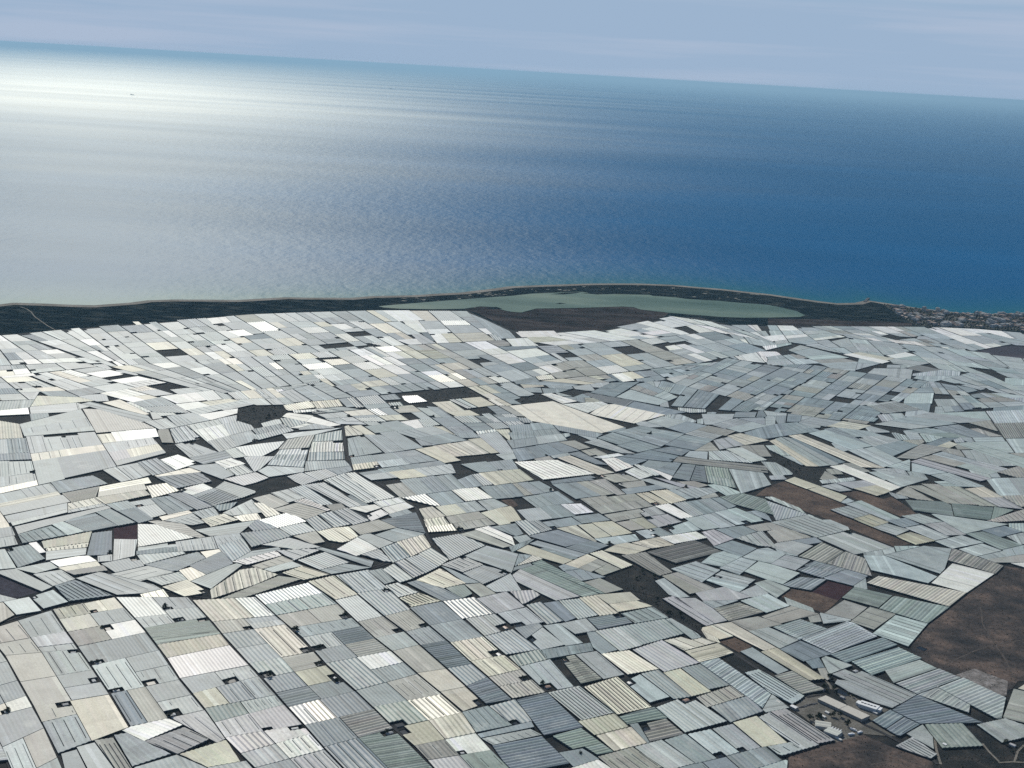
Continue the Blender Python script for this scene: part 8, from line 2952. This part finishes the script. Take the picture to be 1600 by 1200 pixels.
for kind, p in lot_polys:
    if kind in ('ravine', 'scrub') and sum(y for x, y in p) / len(p) < 3900:
        for x, y in scatter(p, 6, rnd):
            if len(placed['tree']) < 240: add_tree(x, y)

# ------------------------------------------------------------------ packing plant and its yard, lower right
WHITE, GREYR, DARK = (.78, .79, .78), (.46, .46, .44), (.035, .04, .05)


def frame(p0, p1):
    d = Vector((p1[0] - p0[0], p1[1] - p0[1]))
    return math.atan2(d.y, d.x), d.length


def building(name, label, cat, c, rot, parts):
    r = empty(name, (c[0], c[1], 0), rot)
    for pn, mb in parts:
        mb.build(pn, PAINT, r)
    return tag(r, label, cat)


def rows_of_roof(mb, sx, sy, n, h, rise, tint, wt):
    for k in range(n):
        mb.gable((0, -sy / 2 + (k + .5) * sy / n, 0), sx, sy / n - .02, h, rise, 0, 0, 0, wt, tint)


PL = {'long_a': (550.05, 2087.0), 'long_b': (608.2, 2020.3), 'long_w': 22.4, 'fac_a': (604.7, 2074.9), 'fac_b': (639.9, 2050.4), 'fac_c': (624.1, 2065.7), 'fac_w': 17.0, 'hall1': ((519.2, 1991.3), (543.9, 1986.2), 20.0), 'hall2': ((533.2, 1972.7), (551.6, 1957.7), 19.0), 'rot': -0.85, 'sheds': [(496.7, 2049.3, 12, 8, 4, (0.8, 0.8, 0.78), 'bright white cube-like shed at the head of the gravel yard'), (539.6, 2023.5, 9, 5, 3, (0.7, 0.7, 0.7), 'small white shed between dark trees in the gravel yard'), (549.4, 2038.8, 8, 5, 3, (0.6, 0.6, 0.58), 'small grey shed by the diagonal road'), (557.7, 2128.0, 14, 6, 3, (0.34, 0.33, 0.31), 'low brown-grey shed under the curved white drive'), (630.7, 2047.5, 9, 4, 3, (0.66, 0.66, 0.64), 'small pale shed at the lower end of the white factory'), (588.1, 2098.8, 8, 5, 3, (0.3, 0.3, 0.31), 'low grey shed by the pond above the tan packing shed'), (474.0, 2066.6, 8, 5, 3, (0.62, 0.6, 0.56), 'pale hut in the notch left of the gravel yard'), (547.8, 1948.8, 12, 4, 3, (0.66, 0.66, 0.63), 'long pale lean-to at the yard edge facing brown land'), (766.2, 2163.7, 7, 5, 3, (0.7, 0.68, 0.62), 'tiny pale pump house beside the square pond in striped roofs'), (715.9, 1948.6, 7, 5, 4, (0.85, 0.85, 0.84), 'bright white box shed at the corner of the grey-green roof'), (828.0, 1961.9, 10, 6, 3, (0.5, 0.5, 0.5), 'grey shed among the dark plots in the lower right corner')], 'trucks': [(572.3, 1967.0, 0.35, (0.85, 0.85, 0.85), 'white box truck parked slantwise near the yard exit'), (588.0, 1975.3, 0.65, (0.8, 0.8, 0.8), 'white truck standing alone by the diagonal road'), (579.6, 1983.2, -0.65, (0.75, 0.75, 0.75), 'short white truck behind the two others at the exit')], 'trailers': [(509.8, 2055.2), (514.7, 2057.8), (519.8, 2062.2), (525.2, 2065.8), (530.3, 2067.9), (535.0, 2071.4)], 'ponds': [((592.3, 2120.3), 14, 9), ((780.0, 2143.3), 11, 9), ((786.7, 2325.9), 9, 7), ((483.8, 1969.1), 7, 5)], 'trees': [(515.0, 2012.1), (520.9, 2015.6), (527.2, 2020.5), (533.4, 2025.5), (533.6, 2019.9), (563.3, 2128.8), (567.0, 2120.1), (579.6, 2127.8), (581.0, 2115.9), (600.7, 2112.4), (606.9, 2104.2), (581.5, 2174.8), (585.2, 2165.8), (531.0, 2014.1), (553.7, 2028.0), (557.7, 2028.5), (574.2, 1997.4), (572.1, 2005.3), (568.5, 2029.9)]}
# long two-part shed
a, b, w = PL['long_a'], PL['long_b'], PL['long_w']
rot, ln = frame(a, b)
c = ((a[0] + b[0]) / 2, (a[1] + b[1]) / 2)
r1, r2, w1 = MB(), MB(), MB()
for mb, x0, x1, z in ((r1, -ln / 2, -.5, 0), (r2, .5, ln / 2, .25)):
    for k in range(5):
        y0 = -w / 2 + k * w / 5
        h0 = 6 + z
        mb.face([(x0, y0, h0), (x1, y0, h0), (x1, y0 + w / 10, h0 + .5), (x0, y0 + w / 10, h0 + .5)], 0, (.56, .53, .46))
        mb.face([(x0, y0 + w / 10, h0 + .5), (x1, y0 + w / 10, h0 + .5), (x1, y0 + w / 5, h0), (x0, y0 + w / 5, h0)], 0, (.53, .50, .44))
w1.box((0, 0, 0), ln - .4, w - .4, 5.9, 0, 0, (.30, .29, .27))
building('packing_shed', 'long tan low-roofed packing shed beside the diagonal road', 'shed', c, rot, [('roof', r1), ('roof', r2), ('wall', w1)])
# white stepped factory with dark skylights
rot, ln = frame(PL['fac_a'], PL['fac_b'])
c = PL['fac_c']
wl, rf, sk = MB(), MB(), MB()
W = PL['fac_w']
for x, y, sx, sy, h in ((0, 0, ln * .74, W, 7), (-ln * .42, W * .10, ln * .16, W * .62, 5.5), (ln * .435, W * .05, ln * .13, W * .7, 6), (-ln * .22, W * .62, ln * .18, W * .25, 5), (ln * .18, W * .6, ln * .3, W * .2, 5)):
    wl.box((x, y, 0), sx - .3, sy - .3, h - .3, 0, 0, (.6, .61, .6))
    rf.box((x, y, h - .28), sx, sy, .5, 0, 0, WHITE)
building_parts = [('wall', wl), ('roof', rf)]
for k in range(5):
    s_ = MB()
    s_.box((-ln * .27 + k * ln * .125, W * .02 * (-1) ** k, 7.2), ln * .09, W * .13, .6, 0, 0, DARK)
    building_parts.append(('skylight', s_))
building('factory', 'white stepped factory building with dark skylights along its roof', 'factory', c, rot, building_parts)
# two pale halls, the second with dark roof slots
for key, label, slots in (('hall1', 'pale flat warehouse hall at the back of the gravel yard', 0), ('hall2', 'pale warehouse hall with dark slots in its white roof edge', 4)):
    a, b, w, = PL[key]
    rot, ln = frame(a, b)
    c = ((a[0] + b[0]) / 2, (a[1] + b[1]) / 2)
    wl, rf = MB(), MB()
    rows_of_roof(rf, ln, w, 2, 6, .9, (.52, .52, .46) if not slots else (.56, .58, .52), (.4, .4, .38))
    wl.box((0, 0, 0), ln - .5, w - .5, 5.8, 0, 0, (.35, .35, .33))
    pr = [('wall', wl), ('roof', rf)]
    for k in range(slots):
        s_ = MB()
        s_.box((-ln * .3 + k * ln * .2, w * .56, 4.2), ln * .07, w * .42, 2.2, 0, 0, WHITE)
        pr.append(('dormer', s_))
        d_ = MB()
        d_.box((-ln * .2 + k * ln * .2, w * .56, .1), ln * .09, w * .38, 3.5, 0, 0, DARK)
        pr.append(('loading_bay', d_))
    building('warehouse', label, 'warehouse', c, rot, pr)
for (x, y, sx, sy, h, tint, label) in PL['sheds']:
    o = shed((x, y), PL['rot'], sx, sy, h, tint)
    tag(o, label, 'shed', 'small sheds round the packing plant')


def truck(c, rot, tint, label):
    r = empty('truck', (c[0], c[1], 0), rot)
    b, cb, wh = MB(), MB(), []
    b.box((-1.4, 0, 1.0), 8.6, 2.5, 2.9, 0, 0, tint)
    cb.box((4.4, 0, .7), 2.2, 2.4, 2.2, 0, 0, tuple(v * .9 for v in tint))
    b.build('cargo_box', PAINT, r); cb.build('cab', PAINT, r)
    for x in (-4, -2.6, 4.3):
        for y in (-1.1, 1.1):
            m = MB()
            for k in range(8):
                a0, a1 = k * math.pi / 4, (k + 1) * math.pi / 4
                m.face([(x + .5 * math.cos(a0), y - .15, .5 + .5 * math.sin(a0)), (x + .5 * math.cos(a1), y - .15, .5 + .5 * math.sin(a1)), (x + .5 * math.cos(a1), y + .15, .5 + .5 * math.sin(a1)), (x + .5 * math.cos(a0), y + .15, .5 + .5 * math.sin(a0))], 0, (.02, .02, .02))
            m.build('wheel', PAINT, r)
    return tag(r, label, 'truck', 'trucks in the gravel yard')


for x, y, rt, tint, label in PL['trucks']: truck((x, y), rt, tint, label)
for k, (x, y) in enumerate(PL['trailers']):
    r = empty('parked_trailer', (x, y, 0), PL['rot'] + 1.15)
    b, u_ = MB(), MB()
    b.box((0, 0, 1.0), 11, 2.5, .5, 0, 0, (.07, .07, .075))
    u_.box((-3, 0, .1), 3, 2.2, .9, 0, 0, (.03, .03, .03))
    b.build('flatbed', PAINT, r); u_.build('axle', PAINT, r)
    tag(r, f'dark flat trailer, {ORD[k]} from left in the row at the gravel yard', 'trailer', 'dark trailers parked in a row')
for p in PL['ponds']:
    o = pond(p[0], (math.cos(PL['rot']), math.sin(PL['rot'])), (-math.sin(PL['rot']), math.cos(PL['rot'])), p[1], p[2])
    placed['pond'].append(o)
for x, y in PL['trees']: add_tree(x, y)

# labels of the yard things, by zone and order
for key, base, cat, group in (('pond', 'small dark irrigation pond', 'pond', 'irrigation ponds in greenhouse corners'), ('shed', 'small gabled farm shed', 'shed', 'farm sheds beside the greenhouses'), ('tree', 'small dark bushy tree', 'tree', 'scattered small dark trees')):
    by = {}
    for o in placed[key]:
        px, py = proj(o.location.x, o.location.y)
        by.setdefault(zone_of(px, py), []).append((px, o))
    for zone, l in by.items():
        l.sort(key=lambda t: t[0])
        for j, (px, o) in enumerate(l):
            if len(l) == 1: lab = f'{base} {zone}'
            elif len(l) == 2: lab = f"{base}, {'left' if j == 0 else 'right'} of two, {zone}"
            else: lab = f'{base}, {ORD[j] if j < 12 else str(j + 1) + "th"} from left, {zone}'
            tag(o, lab, cat, group)

# ------------------------------------------------------------------ the far coastal town, the pier, ships
TOWN = [(1770.7, 6443.8), (1894.3, 6386.2), (2096.7, 6295.6), (2254.1, 6312.9), (2437.1, 6399.0), (2784.3, 6495.6), (2563.9, 5951.5), (2259.4, 5903.5), (2054.7, 5931.7), (1881.1, 5877.5), (1775.5, 5905.9), (1773.2, 6163.6)]
protos = []
for k in range(6):
    m = MB()
    sx, sy, h = [(22, 14, 7), (30, 15, 10), (16, 12, 6), (40, 16, 14), (26, 18, 8), (14, 12, 18)][k]
    wt = [(.38, .36, .33), (.42, .40, .36), (.34, .31, .28), (.45, .44, .42), (.36, .33, .30), (.40, .39, .37)][k]
    rt = [(.20, .135, .105), (.36, .35, .33), (.18, .12, .095), (.33, .32, .31), (.22, .155, .12), (.36, .36, .35)][k]
    if k in (0, 2, 4):
        m.gable((0, 0, 0), sx, sy, h, 2.4, 0, 0, 0, wt, rt, .5)
        m.gable((sx * .32, sy * .62, 0), sy * .8, sx * .36, h * .8, 1.6, math.pi / 2, 0, 0, wt, rt, .4)
    else:
        m.box((0, 0, 0), sx, sy, h, 0, 0, wt)
        m.box((0, 0, h), sx * .96, sy * .94, .7, 0, 0, rt)
        m.box((sx * .2, 0, h + .7), sx * .2, sy * .4, 2.4, 0, 0, wt)
        for s in (-1, 1):
            for f in range(int(h // 3)): m.box((0, s * (sy / 2 + .5), 1.4 + f * 3), sx * .8, 1.0, .5, 0, 0, tuple(v * .8 for v in wt))
    protos.append(m)
TL = ['small tile-roofed house in the far coastal town', 'flat-roofed pale block in the far coastal town', 'small tile-roofed house in the far coastal town', 'long pale apartment block in the far coastal town', 'small tile-roofed house in the far coastal town', 'slim pale tower block in the far coastal town']
TG = ['tile-roofed houses of the town', 'flat-roofed blocks of the town', 'tile-roofed houses of the town', 'long apartment blocks of the town', 'tile-roofed houses of the town', 'slim tower blocks of the town']
first = [None] * 6
rnd = random.Random(21)
nt_ = 0
for x, y in scatter(TOWN, 230, rnd):
    k = rnd.choice([0, 0, 1, 2, 2, 3, 4, 4, 5, 1])
    if first[k] is None:
        o = protos[k].build('town_house' if k in (0, 2, 4) else 'town_block', PAINT); first[k] = o
    else:
        o = first[k].copy(); COL.objects.link(o)
    o.location, o.rotation_euler = (x, y, .4), (0, 0, .35 + rnd.choice([0, 1.57]) + rnd.uniform(-.15, .15))
    s = rnd.uniform(.75, 1.25); o.scale = (s, s, s * rnd.uniform(.8, 1.2))
    tag(o, TL[k], 'house' if k in (0, 2, 4) else 'apartment block', TG[k])
sheet('town_ground', TOWN, .38, mat('town_streets', m_ground((.012, .022, .018), (.045, .048, .044), (.12, .11, .10), 0.012, 0.05)))
tg = MB()
for x, y in scatter(TOWN, 2200, rnd):
    r = rnd.uniform(3, 9)
    g = rnd.uniform(.6, 1.4)
    ring = [(x + r * rnd.uniform(.7, 1.1) * math.cos(a), y + r * rnd.uniform(.7, 1.1) * math.sin(a), .4) for a in (0, 1.25, 2.5, 3.77, 5.0)]
    for i in range(5): tg.face([ring[i], ring[(i + 1) % 5], (x, y, r * .9)], 0, (.018 * g, .03 * g, .02 * g))
tag(tg.build('town_greenery', LEAF), 'dark garden greenery among the houses of the far town', 'greenery', None, 'stuff')
pb = MB()
pa_, pb_ = [(1692.2, 6490.7), (1743.3, 6622.6)]
rot, ln = frame(pa_, pb_)
for k in range(14):
    t = (k + .5) / 14
    pb.box((pa_[0] + (pb_[0] - pa_[0]) * t, pa_[1] + (pb_[1] - pa_[1]) * t, -1.3), ln / 14 * 1.1, 14 - 3 * (k % 2), 4.2, rot + .1 * (-1) ** k, 0, (.06, .06, .06))
tag(pb.build('breakwater', PAINT), 'dark rock breakwater sticking out from the far beach', 'breakwater')


def ship(c, rot, s, label):
    r = empty('cargo_ship', (c[0], c[1], -1.2), rot)
    h, br, dk = MB(), MB(), []
    L_, B_, D_ = 90 * s, 14 * s, 9 * s
    lo = [(-L_ / 2, -B_ * .4), (L_ * .36, -B_ * .4), (L_ * .46, 0), (L_ * .36, B_ * .4), (-L_ / 2, B_ * .4)]
    hi = [(-L_ / 2, -B_ / 2), (L_ * .36, -B_ / 2), (L_ / 2, 0), (L_ * .36, B_ / 2), (-L_ / 2, B_ / 2)]
    for i in range(5):
        j = (i + 1) % 5
        h.face([(*lo[i], 0), (*lo[j], 0), (*hi[j], D_), (*hi[i], D_)], 0, (.05, .055, .07))
    h.face([(*p, D_) for p in hi], 0, (.12, .08, .07))
    br.box((-L_ * .38, 0, D_), L_ * .12, B_ * .85, 14 * s, 0, 0, (.4, .4, .4))
    br.box((-L_ * .41, 0, D_ + 14 * s), L_ * .04, B_ * .25, 6 * s, 0, 0, (.1, .1, .1))
    h.build('hull', PAINT, r); br.build('bridge', PAINT, r)
    for k in range(4):
        m = MB(); m.box((-L_ * .2 + k * L_ * .16, 0, D_), L_ * .13, B_ * .8, 5 * s, 0, 0, (.09, .09, .1)); m.build('hatch', PAINT, r)
    return tag(r, label, 'ship')


for c, rot, s, label in [((-5663.1, 56192.7), 0.09, 1.25, 'tiny dark cargo ship on the pale sea right of the glare'), ((-8747.9, 30280.8), -0.07, 1.0, 'tiny faint cargo ship low on the far left sea')]: ship(c, rot, s, label)

# ------------------------------------------------------------------ haze
hz = MB()
HX, HT, HB = 281000.0, ALT + 12.0, -2.6
corners = [(-HX, -HX), (HX, -HX), (HX, HX), (-HX, HX)]
hz.face([(x, y, HT) for x, y in corners]); hz.face([(x, y, HB) for x, y in corners[::-1]])
for i in range(4):
    p, q = corners[i], corners[(i + 1) % 4]
    hz.face([(*p, HB), (*q, HB), (*q, HT), (*p, HT)])
hm = bpy.data.materials.new('haze_air')
hm.use_nodes = True
hn = hm.node_tree
hn.nodes.clear()
ho, hv = hn.nodes.new('ShaderNodeOutputMaterial'), hn.nodes.new('ShaderNodeVolumePrincipled')
hv.inputs['Color'].default_value = (.41, .67, .89, 1)
hv.inputs['Density'].default_value = 1.5e-5
hv.inputs['Anisotropy'].default_value = 0.2
hn.links.new(hv.outputs['Volume'], ho.inputs['Volume'])
haze = hz.build('haze', hm)
bm = bmesh.new(); bm.from_mesh(haze.data); bmesh.ops.remove_doubles(bm, verts=bm.verts, dist=.01); bmesh.ops.recalc_face_normals(bm, faces=bm.faces); bm.to_mesh(haze.data); bm.free()
tag(haze, 'pale blue sea haze filling the air', 'haze', None, 'stuff')
